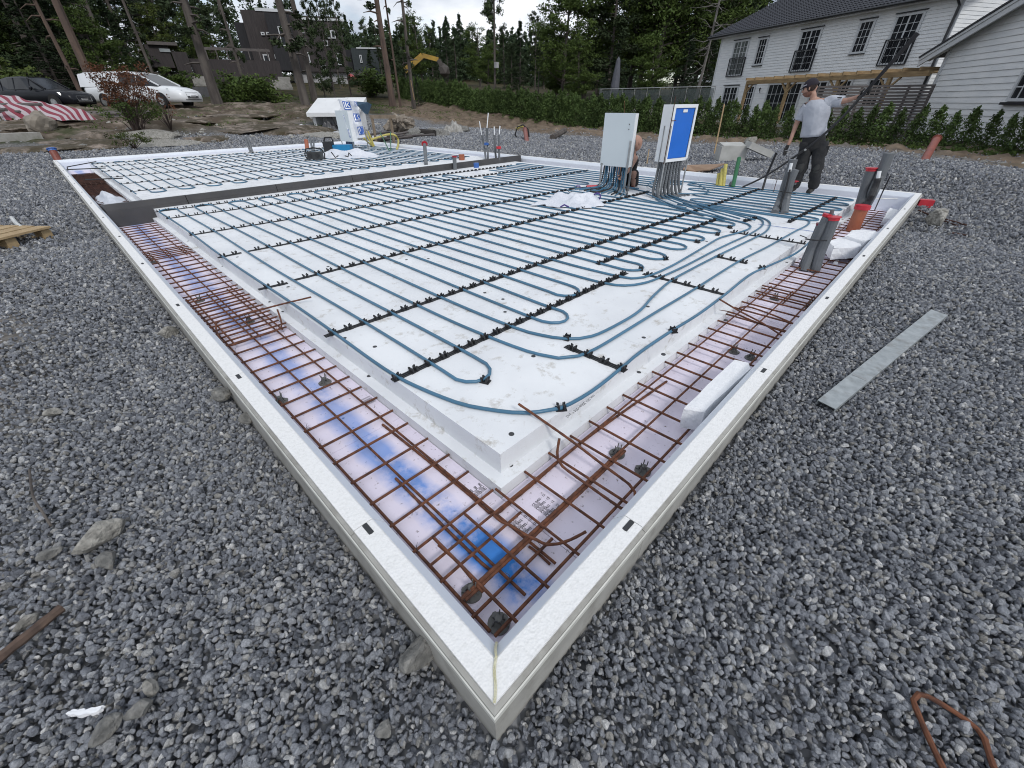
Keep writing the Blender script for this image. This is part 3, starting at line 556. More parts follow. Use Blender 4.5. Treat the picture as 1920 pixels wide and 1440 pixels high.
cB = list(reversed(P3)) + col_pts(4, 1.7, top(4)) + uturn(4, 5, top(4), 1) + col_pts(5, top(5), 1.45) + uturn(5, 6, 1.29, -1) + col_pts(6, 1.45, top(6)) + uturn(6, 7, top(6), 1) + col_pts(7, top(7), 1.55) + uturn(7, 8, 1.5, -1) + col_pts(8, 1.55, top(8)) + uturn(8, 9, top(8), 1) + col_pts(9, top(9), 1.62) + P4
pipe('blue heating pipe circuit with two hairpins at the front black rail', cB)
cC = list(reversed(P5)) + col_pts(10, 1.75, top(10)) + uturn(10, 11, top(10), 1) + col_pts(11, top(11), 1.55)
for k in range(11, 23, 2):
    cC += uturn(k, k + 1, 1.435, -1) + col_pts(k + 1, 1.55, top(k + 1))
    cC += uturn(k + 1, k + 2, top(k + 1), 1) + col_pts(k + 2, top(k + 2), 1.6 if k + 2 < 23 else 1.95)
cC += [(5.15, 1.75, ZP), (5.2, 1.75, ZP), (5.3, 2.1, ZP), (5.62, 2.6, ZP), (5.95, 2.80, ZP)]
pipe('blue heating pipe circuit with six hairpin tips beside the short black rail', cC)
cD = [(6.02, 3.6, ZP)] + [(5.7, 3.2, ZP), (5.5, 2.6, ZP), (5.42, 2.1, ZP)] + [(5.42, 2.4, ZP)] + col_pts(24, 2.7, 5.9) + uturn(24, 25, 5.95, 1) + col_pts(25, 5.85, 4.3) + uturn(25, 26, 4.25, -1) + col_pts(26, 4.35, 5.95) + uturn(26, 27, 6.0, 1) + col_pts(27, 5.9, 4.4) + uturn(27, 28, 4.3, -1) + col_pts(28, 4.4, 6.5) + [(6.2, 6.7, ZP)]
pipe('blue heating pipe circuit behind the plain white cabinet', cD)
cE = [(6.08, 2.9, ZP), (6.2, 3.3, ZP), (6.42, 3.6, ZP)] + col_pts(29, 3.9, 6.6) + uturn(29, 30, 6.65, 1) + col_pts(30, 6.5, 3.3) + uturn(30, 31, 3.2, -1) + col_pts(31, 3.3, 6.7) + uturn(31, 32, 6.75, 1) + col_pts(32, 6.6, 3.2) + uturn(32, 33, 3.1, -1) + col_pts(33, 3.2, 6.8) + uturn(33, 34, 6.85, 1) + col_pts(34, 6.7, 2.9)
pipe('blue heating pipe circuit along the back right edge of the slab', cE)
def xcol(x, y0, y1): 
    n = max(2, int(abs(y1 - y0) / .5)); return [wob(x, y0 + (y1 - y0) * i / n) for i in range(n + 1)]
def xturn(a, b, y, s): 
    c = (a + b) / 2; R = abs(b - a) / 2
    return [(c - math.copysign(R, b - a) * math.cos(t), y + s * max(R * 1.6, .1) * math.sin(t), ZP) for t in np.linspace(.25, math.pi - .25, 7)]
X = [5.72, 5.92, 6.12, 6.32, 6.52, 6.72, 6.92, 7.12, 7.32, 7.50]
cF = [(6.1, 2.75, ZP), (5.9, 2.45, ZP)] + xcol(X[0], 2.0, .95) + xturn(X[0], X[1], .85, -1)
hi = [0, 2.15, 2.15, 2.3, 2.3, 2.55, 2.55, 2.75, 2.75, 2.9]
for i in range(1, len(X) - 1, 2):
    cF += xcol(X[i], .95, hi[i]) + xturn(X[i], X[i + 1], hi[i], 1) + xcol(X[i + 1], hi[i + 1], .9)
    if i + 2 < len(X): cF += xturn(X[i + 1], X[i + 2], .78, -1)
cF += xcol(X[-1], .9, 2.9) + [(7.2, 3.2, ZP), (6.7, 3.15, ZP), (6.25, 2.95, ZP)]
pipe('blue heating pipe circuit looping at the feet of the standing man', cF)
for k, (a, b, c) in enumerate((((5.0, 1.45), (5.35, 2.2), (5.9, 2.95)), ((5.08, 1.4), (5.48, 2.15), (6.0, 2.9)), ((5.2, 1.35), (5.56, 2.1), (6.05, 2.85)), ((5.25, 1.2), (5.66, 2.05), (6.1, 2.8)))):
    pipe(['first', 'second', 'third', 'fourth'][k] + ' blue supply pipe in the bundle leading to the blue fronted cabinet', [(a[0], a[1], ZP + .016), (b[0], b[1], ZP + .016), (c[0], c[1], ZP + .018)], group='blue supply pipes in the bundle')
pipe('blue supply loop behind the blue fronted cabinet', [(6.1, 2.72, ZP + .016), (6.5, 2.3, ZP + .016), (6.9, 2.5, ZP + .016), (7.3, 2.9, ZP + .016), (7.1, 3.4, ZP + .016), (6.6, 3.3, ZP + .016), (6.3, 3.0, ZP + .016)])
# garage circuits
ZP_ = ZP; ZP = -.0495
def gtop(k): return 14.55 - .02 * k
def circuit(ks, label, y0=8.75):
    q = []
    for i, k in enumerate(ks):
        a, b = (y0 + .05 * (k % 2), gtop(k)) if i % 2 == 0 else (gtop(k), y0 + .05 * (k % 2))
        q += col_pts(k, a, b)
        if i < len(ks) - 1: q += uturn(k, ks[i + 1], b, 1 if i % 2 == 0 else -1)
    pipe(label, q, step=.12, n=5, group='blue heating pipes in the garage slab')
circuit(range(0, 9), 'blue pipe circuit nearest the left frame in the garage slab')
circuit(range(9, 18), 'blue pipe circuit left of the small white cabinet in the garage slab')
circuit(range(18, 27), 'blue pipe circuit in front of the small white cabinet in the garage slab')
circuit(range(27, 35), 'blue pipe circuit in the far right of the garage slab')
ZP = ZP_

# ------------------------------------------------------------------ black clip rails
def clip_mesh():
    m = MB()
    for s in (-.0125, .0125):
        m.box((s, 0, .013), (.008, .036, .024))
        m.box((s + math.copysign(.005, s), .012, .024), (.006, .007, .012)); m.box((s + math.copysign(.005, s), -.012, .024), (.006, .007, .012))
    m.box((0, 0, .003), (.050, .040, .006)); return m
CLIP = clip_mesh().build('clip', BLK, link=False).data
def rail(label, a, b, z=-.085, sp=.1, merged=False, group='black clip rails holding the heating pipes'):
    a = Vector((a[0], a[1], z)); b = Vector((b[0], b[1], z)); d = b - a; ln = d.length; u = d / ln; w = Vector((-u.y, u.x, 0)); ang = math.atan2(u.y, u.x)
    T = thing('clip_rail', tuple(a), label, 'clip rail', group)
    for s in (-.0135, 0, .0135):
        MB().bar(a + w * s + Vector((0, 0, .0028)), b + w * s + Vector((0, 0, .0028)), .0062, .006).build('rail_strip', BLK, T)
    # clips sit on the pipe columns
    ks = []
    if abs(u.x) > .8:
        k = math.ceil((a.x - .612) / .10025)
        while .612 + .10025 * k < b.x: ks.append((.612 + .10025 * k - a.x) / u.x); k += 1
    else:
        ks = list(np.arange(.05, ln, .105))
    if merged:
        m = MB()
        for s in ks: m.box(tuple(a + u * s + Vector((0, 0, .010))), (.036, .030, .022), rz=ang)
        o = m.build('clip_row', BLK, T); o['kind'] = 'stuff'
    else:
        for s in ks:
            o = bpy.data.objects.new('clip', CLIP); COL.objects.link(o); o.parent = T; o.location = u * s + Vector((random.uniform(-.001, .001), 0, 0)); o.rotation_euler = (0, 0, ang + random.uniform(-.06, .06))
    return T
rail('black clip rail closest to the slab corner, under the first hairpins', (.585, 1.372), (2.78, 1.36))
rail('long black clip rail second from the slab corner', (.56, 2.085), (7.43, 1.87))
rail('short black clip rail at the six hairpin tips', (2.79, 1.655), (5.10, 1.56))
rail('long black clip rail passing under the crumpled white bag', (.82, 3.195), (6.18, 3.04))
rail('stub of black clip rail at the slab edge near the hooked rebar', (.55, 3.19), (.76, 3.17))
rail('upper stub of black clip rail at the left slab edge', (.57, 4.30), (.77, 4.31))
rail('black clip rail running from the left edge to behind the white bag', (.83, 4.31), (5.6, 4.07))
rail('black clip rail two rows before the dark beam', (.61, 5.41), (7.5, 5.12))
rail('black clip rail one row before the dark beam', (.61, 6.54), (7.3, 6.13))
rail('black clip rail right in front of the dark beam', (.57, 7.12), (7.1, 6.88))
rail('black clip rail at right angles crossing four pipes on the open slab', (2.85, 1.25), (2.86, .60))
rail('short black clip rail at right angles on the outer two pipes', (3.70, 1.02), (3.69, .76))
rail('black clip rail at right angles near the grey conduit bundle', (4.64, 1.24), (4.67, .54))
rail('stub of black clip rail at right angles near the front of the slab', (1.47, .96), (1.48, .57))
rail('black clip rail under the loops before the standing man', (5.49, .91), (7.43, .85))
rail('tiny black clip rail at the curve of the supply pipes', (5.17, 1.30), (5.47, 1.25))
for y, lab in ((9.1, 'first'), (10.2, 'second'), (11.4, 'third'), (12.6, 'fourth'), (13.7, 'fifth'), (14.5, 'sixth')):
    rail('black clip rail, %s row beyond the dark beam in the garage' % lab, (.60, y), (7.4, y - .28), z=-.06, merged=True, group='black clip rails on the garage slab')
sc = MB()
for i, p in enumerate(((0.907, 1.027, -0.085), (0.998, 0.613, -0.085), (1.547, 1.010, -0.085), (2.068, 0.602, -0.085), (3.637, 0.601, -0.085), (2.915, 1.312, -0.085), (3.311, 1.297, -0.085), (4.017, 1.322, -0.085), (4.425, 1.288, -0.085), (4.798, 1.304, -0.085))):
    T = thing('single_clip', p, 'small black single clip holding the pipe at %s' % ['the front hairpin', 'the outermost front curve', 'the curve before the crossing rail', 'the outer pipe by a fastener', 'the outer pipe near the conduit bundle', 'the first hairpin tip', 'the second hairpin tip', 'the third hairpin tip', 'the fourth hairpin tip', 'the fifth hairpin tip'][i], 'pipe clip', 'single pipe clips')
    o = bpy.data.objects.new('clip', CLIP); COL.objects.link(o); o.parent = T; o.rotation_euler = (0, 0, random.random() * 3)

# ================================================================== WHITE HOUSE
WS = mat('white_painted_siding', (.76, .77, .775), (.68, .70, .715), rough=.55, scale=2, dirt=(.40, .41, .41), dirt_scale=5, dirt_pos=(.58, .85), stretch=(1, 1, 4))
WT = mat('white_trim_paint', (.58, .60, .62), (.54, .56, .58), rough=.45)
GLS = mat('dark_window_glass', (.012, .014, .018), (.030, .034, .038), rough=.1, scale=1.5, spec=.35)
CURT = mat('curtained_window_glass', (.16, .18, .175), (.09, .10, .10), rough=.2, scale=3)
BLKM = mat('black_painted_metal', (.02, .022, .027), rough=.4)
ROOFT = mat('dark_concrete_roof_tile', (.030, .033, .043), (.018, .020, .028), rough=.7, scale=5, rand=.15)
WOOD = mat('pressure_treated_timber', (.33, .235, .125), (.23, .155, .08), rough=.8, scale=3, stretch=(1, 1, 6), dirt=(.13, .09, .06), dirt_scale=9, dirt_pos=(.58, .8))
GWOOD = mat('weathered_grey_timber', (.13, .115, .11), (.085, .075, .075), rough=.85, scale=4, stretch=(1, 1, 5))
CONC = mat('pale_concrete', (.34, .33, .31), (.26, .25, .23), rough=.9, scale=5, bump=.2, bscale=30, dirt=(.18, .18, .15), dirt_scale=3, dirt_pos=(.5, .75))
HR = Vector((28.86, 4.19, 0)); HU = Vector((.4583, .8888, 0)); HN = Vector((-.8888, .4583, 0))       # HN points to the camera side
def FP(s, z, off=0): return HR + HU * s + HN * off + Vector((0, 0, z))
def fbox(m, s0, s1, z0, z1, o0, o1):
    return m.hexa([FP(s0, z0, o1), FP(s1, z0, o1), FP(s1, z0, o0), FP(s0, z0, o0), FP(s0, z1, o1), FP(s1, z1, o1), FP(s1, z1, o0), FP(s0, z1, o0)])
H = thing('white_house', tuple(FP(4.5, -.1, -4)), 'large two storey white timber house with black roof and french balconies', 'house')
HS0, HS1, HD = -2.15, 11.2, 10.0
m = MB(); fbox(m, HS0 + .02, HS1 - .02, -.4, 4.50, -HD, -.02)
def gable(m, s, d):
    p = [FP(s, 4.5, 0), FP(s, 4.5, -HD), FP(s, 6.5, -HD / 2)]; q = [a + HU * d for a in p]
    m.add(p + q, [(0, 1, 2), (5, 4, 3), (0, 3, 4, 1), (1, 4, 5, 2), (2, 5, 3, 0)])
gable(m, HS0 + .02, .05); gable(m, HS1 - .07, .05); m.build('wall_core', WS, H)
m = MB(); rows = 36
for i in range(rows):
    z0 = .0 + i * .1277; z1 = z0 + .135
    m.add([FP(HS0, z0, .030), FP(HS1, z0, .030), FP(HS1, z1, .006), FP(HS0, z1, .006), FP(HS0, z0, -.02), FP(HS1, z0, -.02)], [(1, 0, 3, 2), (0, 1, 5, 4)])
    m.add([FP(HS0 - .022, z0, 0), FP(HS0 - .022, z0, -HD), FP(HS0 - .006, z1, -HD), FP(HS0 - .006, z1, 0), FP(HS0 + .01, z0, 0), FP(HS0 + .01, z0, -HD)], [(0, 1, 2, 3), (1, 0, 4, 5)])
for i in range(19):
    z0 = 4.5 + i * .1045; w = max(.05, (HD / 2) * (1 - (z0 - 4.5) / 2.0)); z1 = z0 + .112
    m.add([FP(HS0 - .022, z0, -HD / 2 + w), FP(HS0 - .022, z0, -HD / 2 - w), FP(HS0 - .006, z1, -HD / 2 - w + .15), FP(HS0 - .006, z1, -HD / 2 + w - .15)], [(0, 1, 2, 3)])
m.build('lap_siding', WS, H)['kind'] = 'stuff'
m = MB()
for s in (HS0 + .01, HS1 - .01): fbox(m, s - .06, s + .06, -.1, 4.5, 0, .035)
m.build('corner_board', WT, H)
m = MB(); fbox(m, HS0 - .8, HS1 + .8, 4.36, 4.42, -.02, .42); m.build('soffit', WT, H)
# roof: two slopes with tile rows
RF = MB()
def roofpt(s, t, side, lift=0): o = .45 - t if side > 0 else -HD - .45 + t; return FP(s, 4.42 + t * .40 + lift, o)
for sd in (1, -1):
    vs = [roofpt(HS0 - .8, 0, sd), roofpt(HS1 + .8, 0, sd), roofpt(HS1 + .8, 5.45, sd), roofpt(HS0 - .8, 5.45, sd)]; vs += [v + Vector((0, 0, .09)) for v in vs]
    RF.hexa(vs if sd > 0 else [vs[i] for i in (1, 0, 3, 2, 5, 4, 7, 6)])
rf = RF.build('roof', ROOFT, H)
m = MB()
for r_ in range(18):
    t0 = r_ * .30; n = 90
    for k in range(n):
        s = HS0 - .8 + (HS1 - HS0 + 1.6) * k / n; w = (HS1 - HS0 + 1.6) / n; sm = s + w * .5
        a, b, c, d = roofpt(s, t0, 1, .10), roofpt(sm, t0, 1, .135), roofpt(sm, t0 + .3, 1, .105), roofpt(s, t0 + .3, 1, .092); e, f2 = roofpt(s + w, t0, 1, .10), roofpt(s + w, t0 + .3, 1, .092)
        m.add([a, b, c, d, e, f2], [(0, 1, 2, 3), (1, 4, 5, 2)])
m.build('roof_tile', ROOFT, rf)['kind'] = 'stuff'
m = MB(); m.tube([FP(HS0 - .8, 4.44, .50), FP(HS1 + .8, 4.44, .50)], .06, 8); m.build('gutter', BLKM, H)
m = MB(); m.tube([FP(HS0 + .1, 4.4, .45), FP(HS0 + .05, 4.1, .10), FP(HS0 + .05, .2, .08)], .045, 8); m.build('downpipe', BLKM, H)
def window(s0, s1, z0, z1, cols, rows_, label=None, mull=True, glass=None, drip=True, sill=True, off=.034):
    m = MB(); t = .075
    fbox(m, s0 - t, s1 + t, z1, z1 + t, off, off + .035); fbox(m, s0 - t, s1 + t, z0 - t, z0, off, off + .035); fbox(m, s0 - t, s0, z0 + .002, z1 - .002, off, off + .035); fbox(m, s1, s1 + t, z0 + .002, z1 - .002, off, off + .035)
    w = m.build('window', WT, H)
    if label: w['label'] = label
    gm = MB(); fbox(gm, s0, s1, z0, z1, off - .03, off - .001); gm.build('pane', glass or GLS, w)
    m = MB(); W_ = s1 - s0
    cuts = [s0 + W_ * k / cols for k in range(1, cols)]
    for k, q in enumerate(cuts): ww = .032 if (mull and k == cols // 2 - 1) else .009; fbox(m, q - ww, q + ww, z0, z1, off - .0008, off + .018)
    for k in range(1, rows_): q = z0 + (z1 - z0) * k / rows_; fbox(m, s0, s1, q - .009, q + .009, off - .0005, off + .014)
    fbox(m, s0, s0 + .035, z0, z1, off - .002, off + .02); fbox(m, s1 - .035, s1, z0, z1, off - .002, off + .02)
    m.build('muntin', WT, w)
    if drip: m = MB(); fbox(m, s0 - .12, s1 + .12, z1 + .11, z1 + .145, off, off + .07); m.build('drip_cap', BLKM, w)
    if sill and rows_ < 5: m = MB(); fbox(m, s0 - .09, s1 + .09, z0 - .11, z0 - .08, off, off + .07); m.build('sill', BLKM, w)
    return w
for (a, b, gl) in ((8.80, 9.92, CURT), (3.93, 5.05, None), (-.83, .22, None)):
    window(a, b, 2.42, 4.03, 4, 6, glass=gl, sill=False)
    m = MB(); e = .08
    fbox(m, a - e, b + e, 3.24, 3.27, .10, .14); fbox(m, a - e, b + e, 2.31, 2.35, .10, .14)
    n = 9
    for k in range(n + 1): q = a - e + (b - a + 2 * e) * k / n; fbox(m, q - .008, q + .008, 2.34, 3.25, .11, .13)
    for q in (a - e, b + e): fbox(m, q - .012, q + .012, 2.33, 3.26, .02, .10)
    m.build('balcony_railing', BLKM, H)
window(7.36, 7.94, 2.86, 3.98, 3, 4, mull=False); window(1.24, 1.86, 2.95, 4.03, 3, 4, mull=False)
window(8.75, 9.90, .10, 1.74, 4, 5, sill=False); window(7.38, 7.95, .55, 1.74, 3, 4, mull=False)
window(4.05, 6.28, .05, 1.78, 7, 4, mull=False, sill=False); window(2.55, 3.35, .05, 1.80, 2, 4, sill=False)
window(1.25, 1.88, .8, 1.80, 3, 3, mull=False); window(-.35, .35, .8, 1.80, 3, 3, mull=False)
# window on the bright end wall
m = MB()
def ebox(m, d0, d1, z0, z1, o0, o1): p = lambda d, z, o: FP(HS0 - o, z, -d); m.hexa([p(d0, z0, o1), p(d1, z0, o1), p(d1, z0, o0), p(d0, z0, o0), p(d0, z1, o1), p(d1, z1, o1), p(d1, z1, o0), p(d0, z1, o0)])
ebox(m, 2.3, 3.2, 2.9, 3.98, .02, .055); w = m.build('window', WT, H)
m = MB(); ebox(m, 2.37, 3.13, 2.96, 3.92, .052, .06); m.build('pane', CURT, w)
m = MB()
for q in (2.56, 2.75, 2.94): ebox(m, q - .01, q + .01, 2.96, 3.92, .058, .07)
for q in (3.2, 3.44, 3.68): ebox(m, 2.37, 3.13, q - .01, q + .01, .057, .068)
m.build('muntin', WT, w); m = MB(); ebox(m, 2.22, 3.28, 4.06, 4.10, .02, .09); m.build('drip_cap', BLKM, w)
# wall lantern
T = H; m = MB(); p = FP(6.85, 1.52, .12); m.tube([p, p + Vector((0, 0, .12)), p + Vector((0, 0, .17))], [.03, .05, .01], 6); m.tube([p + Vector((0, 0, -.02)), p + HN * -.08 + Vector((0, 0, -.10))], .012, 5); m.build('wall_lantern', BLKM, H)
# plinth and terrace
T = thing('terrace', tuple(FP(11, -.1, 3)), 'pale concrete terrace in front of the white house with a stepped retaining wall', 'terrace')
m = MB(); fbox(m, -1.5, 15, -.6, .02, .03, 2.6); m.build('terrace_slab', CONC, T)
m = MB()
for k in range(14):
    for r_ in range(2): s = 8.4 + k * .62 + r_ * .3; fbox(m, s, s + .60, -.45 + r_ * .26, -.2 + r_ * .26, 2.62, 2.9)
m.build('retaining_stone', CONC, T)

# pergola of new timber
PG = thing('pergola', tuple(FP(2, 0, 2)), 'new yellow timber pergola in front of the white house', 'pergola')
m = MB(); fbox(m, -3.35, 6.0, 1.80, 1.97, 1.93, 2.07); m.build('beam', WOOD, PG)
m = MB(); fbox(m, -3.35, 6.0, 1.93, 2.0, .03, .09); m.build('ledger_board', WOOD, PG)
for s in (5.95, 3.12, .38, -1.93):
    m = MB(); fbox(m, s - .065, s + .065, .0, 1.80, 1.94, 2.06); m.build('post', WOOD, PG)
    for sg in (-1, 1):
        if abs(s - 5.95) < .1 and sg > 0: continue
        m = MB(); m.bar(FP(s + .04 * sg, 1.42, 2.0), FP(s + .42 * sg, 1.80, 2.0), .06, .07, tuple(HN)); m.build('brace', WOOD, PG)
for k in range(15):
    s = -3.1 + k * .64; m = MB(); fbox(m, s - .03, s + .03, 1.98, 2.10, .02, 2.25); m.build('rafter', WOOD, PG)

# garage with the big verge
GP0 = Vector((19.73, 1.35, 0)); GU = Vector((.866, .5, 0)); GN = Vector((-.5, .866, 0))
def GPt(s, z, o=0): return GP0 + GU * s + GN * o + Vector((0, 0, z))
def gbox(m, s0, s1, z0, z1, o0, o1): return m.hexa([GPt(s1, z0, o1), GPt(s0, z0, o1), GPt(s0, z0, o0), GPt(s1, z0, o0), GPt(s1, z1, o1), GPt(s0, z1, o1), GPt(s0, z1, o0), GPt(s1, z1, o0)])
GA = thing('white_garage', tuple(GPt(-4, -.2, -3)), 'white clapboard garage gable with white verge boards at the right edge of the picture', 'garage')
RS, RZ0 = .27, 2.28
def gz_roof(s): return RZ0 + RS * min(-s, 8 + s) if s <= 0 else RZ0 - RS * s
m = MB(); n0 = [GPt(0, -.4), GPt(-8, -.4), GPt(-8, RZ0), GPt(-4, RZ0 + RS * 4), GPt(0, RZ0)]; n1 = [q - GN * 7 for q in n0]
m.add(n0 + n1, [(0, 1, 2, 3, 4), (9, 8, 7, 6, 5)] + [(i, 5 + i, 5 + (i + 1) % 5, (i + 1) % 5) for i in range(5)]); m.build('wall_core', WS, GA)
m = MB()
for i in range(26):
    z0 = .02 + i * .135; z1 = z0 + .145
    if z0 < RZ0: a, b = -.02, -7.98
    else: a = -(z0 - RZ0) / RS; b = -8 - a
    if a - b < .3: break
    m.add([GPt(a, z0, .026), GPt(b, z0, .026), GPt(b, z1, .006), GPt(a, z1, .006), GPt(a, z0, 0), GPt(b, z0, 0)], [(0, 1, 2, 3), (1, 0, 4, 5)])
m.build('lap_siding', WS, GA)['kind'] = 'stuff'
m = MB(); gbox(m, -.09, .02, -.1, 2.2, .02, .05); m.build('corner_board', WT, GA)
m = MB(); gbox(m, -8, 0.02, -.35, .0, .0, .035); m.build('plinth', CONC, GA)
for (o0, o1, zz, th, nm, mt) in ((.24, .28, -.14, .155, 'verge_board', WT), (.281, .30, .0, .07, 'upper_verge_board', WT)):
    m = MB(); m.add([GPt(.90, gz_roof(.90) + zz, o0), GPt(-4, gz_roof(-4) + zz, o0), GPt(-4, gz_roof(-4) + zz + th, o0), GPt(.90, gz_roof(.90) + zz + th, o0), GPt(.90, gz_roof(.90) + zz, o1), GPt(-4, gz_roof(-4) + zz, o1), GPt(-4, gz_roof(-4) + zz + th, o1), GPt(.90, gz_roof(.90) + zz + th, o1)], [(0, 3, 2, 1), (4, 5, 6, 7), (0, 1, 5, 4), (2, 3, 7, 6), (0, 4, 7, 3), (1, 2, 6, 5)]); m.build(nm, mt, GA)
m = MB(); p = lambda s, o, z: GPt(s, gz_roof(s) + z, o)
for a, b in ((.92, -4), (-4, -8.9)): 
    vs = [p(a, .32, .075), p(b, .32, .075), p(b, -7.3, .075), p(a, -7.3, .075)] + [p(a, .32, .125), p(b, .32, .125), p(b, -7.3, .125), p(a, -7.3, .125)]; m.hexa(vs)
m.build('roof', ROOFT, GA)
m = MB(); m.hexa([GPt(.88, gz_roof(.88) - .02, .24), GPt(-3.99, gz_roof(-3.99) - .02, .24), GPt(-3.99, gz_roof(-3.99) - .02, -.01), GPt(.88, gz_roof(.88) - .02, -.01), GPt(.88, gz_roof(.88) + .07, .24), GPt(-3.99, gz_roof(-3.99) + .07, .24), GPt(-3.99, gz_roof(-3.99) + .07, -.01), GPt(.88, gz_roof(.88) + .07, -.01)]); m.build('soffit', WT, GA)
m = MB()
for a, b, c_, d_ in ((-4.62, -3.52, 1.0, 1.06), (-4.62, -3.52, 1.96, 2.02)): gbox(m, a, b, c_, d_, .03, .07)
for a in (-4.62, -3.60): gbox(m, a, a + .08, 1.0, 2.0, .03, .068)
w = m.build('window', WT, GA); m = MB(); gbox(m, -4.55, -3.58, 1.05, 1.97, .028, .036); m.build('pane', GLS, w); m = MB()
for a in (-4.3, -4.06, -3.82): gbox(m, a - .012, a + .012, 1.06, 1.96, .034, .05)
for q in (1.28, 1.51, 1.74): gbox(m, -4.55, -3.6, q - .012, q + .012, .034, .048)
m.build('muntin', WT, w); m = MB(); gbox(m, -4.7, -3.44, .93, .985, .03, .11); m.build('sill', BLKM, w)

_c = Vector((-.2068, -.2683, 1.0752)); GA.location = _c + (GA.location - _c) * 1.3; GA.scale = (1.3, 1.3, 1.3)

# grey slat screen between hedge and house
A_ = Vector((21.914, 4.935, 1.500)); B_ = Vector((23.739, 1.653, 1.500)); A_.z = 0; B_.z = 0; ud = (B_ - A_).normalized(); un = Vector((-ud.y, ud.x, 0))
SF = thing('slat_screen', tuple((A_ + B_) / 2 + Vector((0, 0, -.2))), 'grey horizontal slat screen between the hedge and the white house', 'fence')
for k in range(17):
    z = 1.46 - k * .098; m = MB(); m.bar(A_ + Vector((0, 0, z)), B_ + Vector((0, 0, z)), .02, .066); m.build('slat', GWOOD, SF)
for k in range(6):
    q = A_.lerp(B_, k / 5) + un * .045; m = MB(); m.box((q.x, q.y, .62), (.07, .07, 1.75), rz=math.atan2(ud.y, ud.x)); m.build('post', GWOOD, SF)
for k in range(3):
    q = A_.lerp(B_, .12 + k * .32) + un * .5; m = MB()

# glass railing on the far terrace, closed parasol
RA = Vector((29.429, 20.169, 0.921)); RB = Vector((30.744, 12.550, 0.885)); RL = thing('glass_railing', (RA.x, RA.y, .7), 'glass railing with thin metal posts on the terrace left of the white house', 'railing')
ZR0, ZR1 = .60, 1.78; RA.z = RB.z = 0; GLSR = mat('tinted_railing_glass', (.10, .12, .12), (.08, .10, .10), rough=.1, alpha=.45)
RM = Vector((RA.x + 3.2, RA.y + 2.0, 0)); segs = [(RA, RB, 9), (RA, RM, 3)]
for a, b, n in segs:
    for k in range(n + 1):
        q = a.lerp(b, k / n); m = MB(); m.tube([(q.x, q.y, ZR0), (q.x, q.y, ZR1)], .022, 6); m.build('post', STEEL, RL)
    for k in range(n):
        q0 = a.lerp(b, (k + .06) / n); q1 = a.lerp(b, (k + .94) / n); m = MB(); m.bar(q0 + Vector((0, 0, (ZR0 + ZR1) / 2)), q1 + Vector((0, 0, (ZR0 + ZR1) / 2)), .012, ZR1 - ZR0 - .16); m.build('pane', GLSR, RL)
    m = MB(); m.tube([a + Vector((0, 0, ZR1)), b + Vector((0, 0, ZR1))], .028, 6); m.build('handrail', STEEL, RL)
m = MB(); q = RA - Vector((.3, .3, 0)); w_ = (RB - RA).normalized(); m.hexa([tuple(v) for v in ((q.x, q.y, -.2), (RB.x, RB.y, -.2), (RB.x + 4, RB.y + 3, -.2), (q.x + 4, q.y + 3, -.2), (q.x, q.y, .58), (RB.x, RB.y, .58), (RB.x + 4, RB.y + 3, .58), (q.x + 4, q.y + 3, .58))]); m.build('terrace_base', CONC, RL)
p = Vector((34.196, 22.035, 1.069)); p.z = .7
UM = thing('closed_parasol', tuple(p), 'closed dark grey parasol standing behind the glass railing', 'parasol')
m = MB(); m.tube([p, p + Vector((0, 0, 3.0))], .03, 6); m.build('pole', STEEL, UM); m = MB(); m.tube([p + Vector((0, 0, .9)), p + Vector((0, 0, 1.3)), p + Vector((.05, 0, 2.2)), p + Vector((.08, 0, 3.0)), p + Vector((.08, 0, 3.2))], [.30, .34, .26, .15, .02], 9); m.build('canopy', mat('grey_parasol_fabric', (.09, .095, .115), rough=.8), UM)

# ================================================================== DARK HOUSES ON THE LEFT HILL
DB = mat('black_stained_boards', (.022, .022, .026), (.014, .014, .017), rough=.8, scale=3, stretch=(4, 4, .6))
DBR = mat('brown_stained_boards', (.048, .040, .040), (.030, .025, .026), rough=.8, scale=3, stretch=(5, 5, .5))
DG = mat('dark_green_grey_wall', (.035, .045, .048), (.028, .036, .040), rough=.8)
WH = mat('pale_grey_render', (.42, .42, .43), (.34, .34, .35), rough=.8, scale=3)
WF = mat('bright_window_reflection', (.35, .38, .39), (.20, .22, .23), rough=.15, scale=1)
def sbox(par, name, B, depth, mt, z0=None, z1=None, face=None):
    xl, yl, xr, yr, a, b = B; a = a if z0 is None else z0; b = b if z1 is None else z1
    u = Vector((xr - xl, yr - yl, 0)).normalized(); n = Vector((-u.y, u.x, 0))
    if n.dot(Vector((xl, yl, 0))) < 0: n = -n
    o = n * (face or 0); L_ = Vector((xl, yl, 0)) + o; R_ = Vector((xr, yr, 0)) + o
    return MB().hexa([(L_.x, L_.y, a), (R_.x, R_.y, a), (R_.x + n.x * depth, R_.y + n.y * depth, a), (L_.x + n.x * depth, L_.y + n.y * depth, a), (L_.x, L_.y, b), (R_.x, R_.y, b), (R_.x + n.x * depth, R_.y + n.y * depth, b), (L_.x + n.x * depth, L_.y + n.y * depth, b)]).build(name, mt, par)
def far_window(par, B, frame=.10):
    xl, yl, xr, yr, a, b = B; w = sbox(par, 'window', B, .12, WT, face=-.06)
    u = Vector((xr - xl, yr - yl, 0)); L_ = u.length; k = min(.3, frame / L_)
    sbox(w, 'pane', (xl + u.x * k, yl + u.y * k, xr - u.x * k, yr - u.y * k, a + frame, b - frame), .05, GLS, face=-.09); return w
BH = thing('dark_house', (25.992, 62.482, 3.003), 'dark timber modern house of stacked flat roofed boxes on the left hill', 'house')
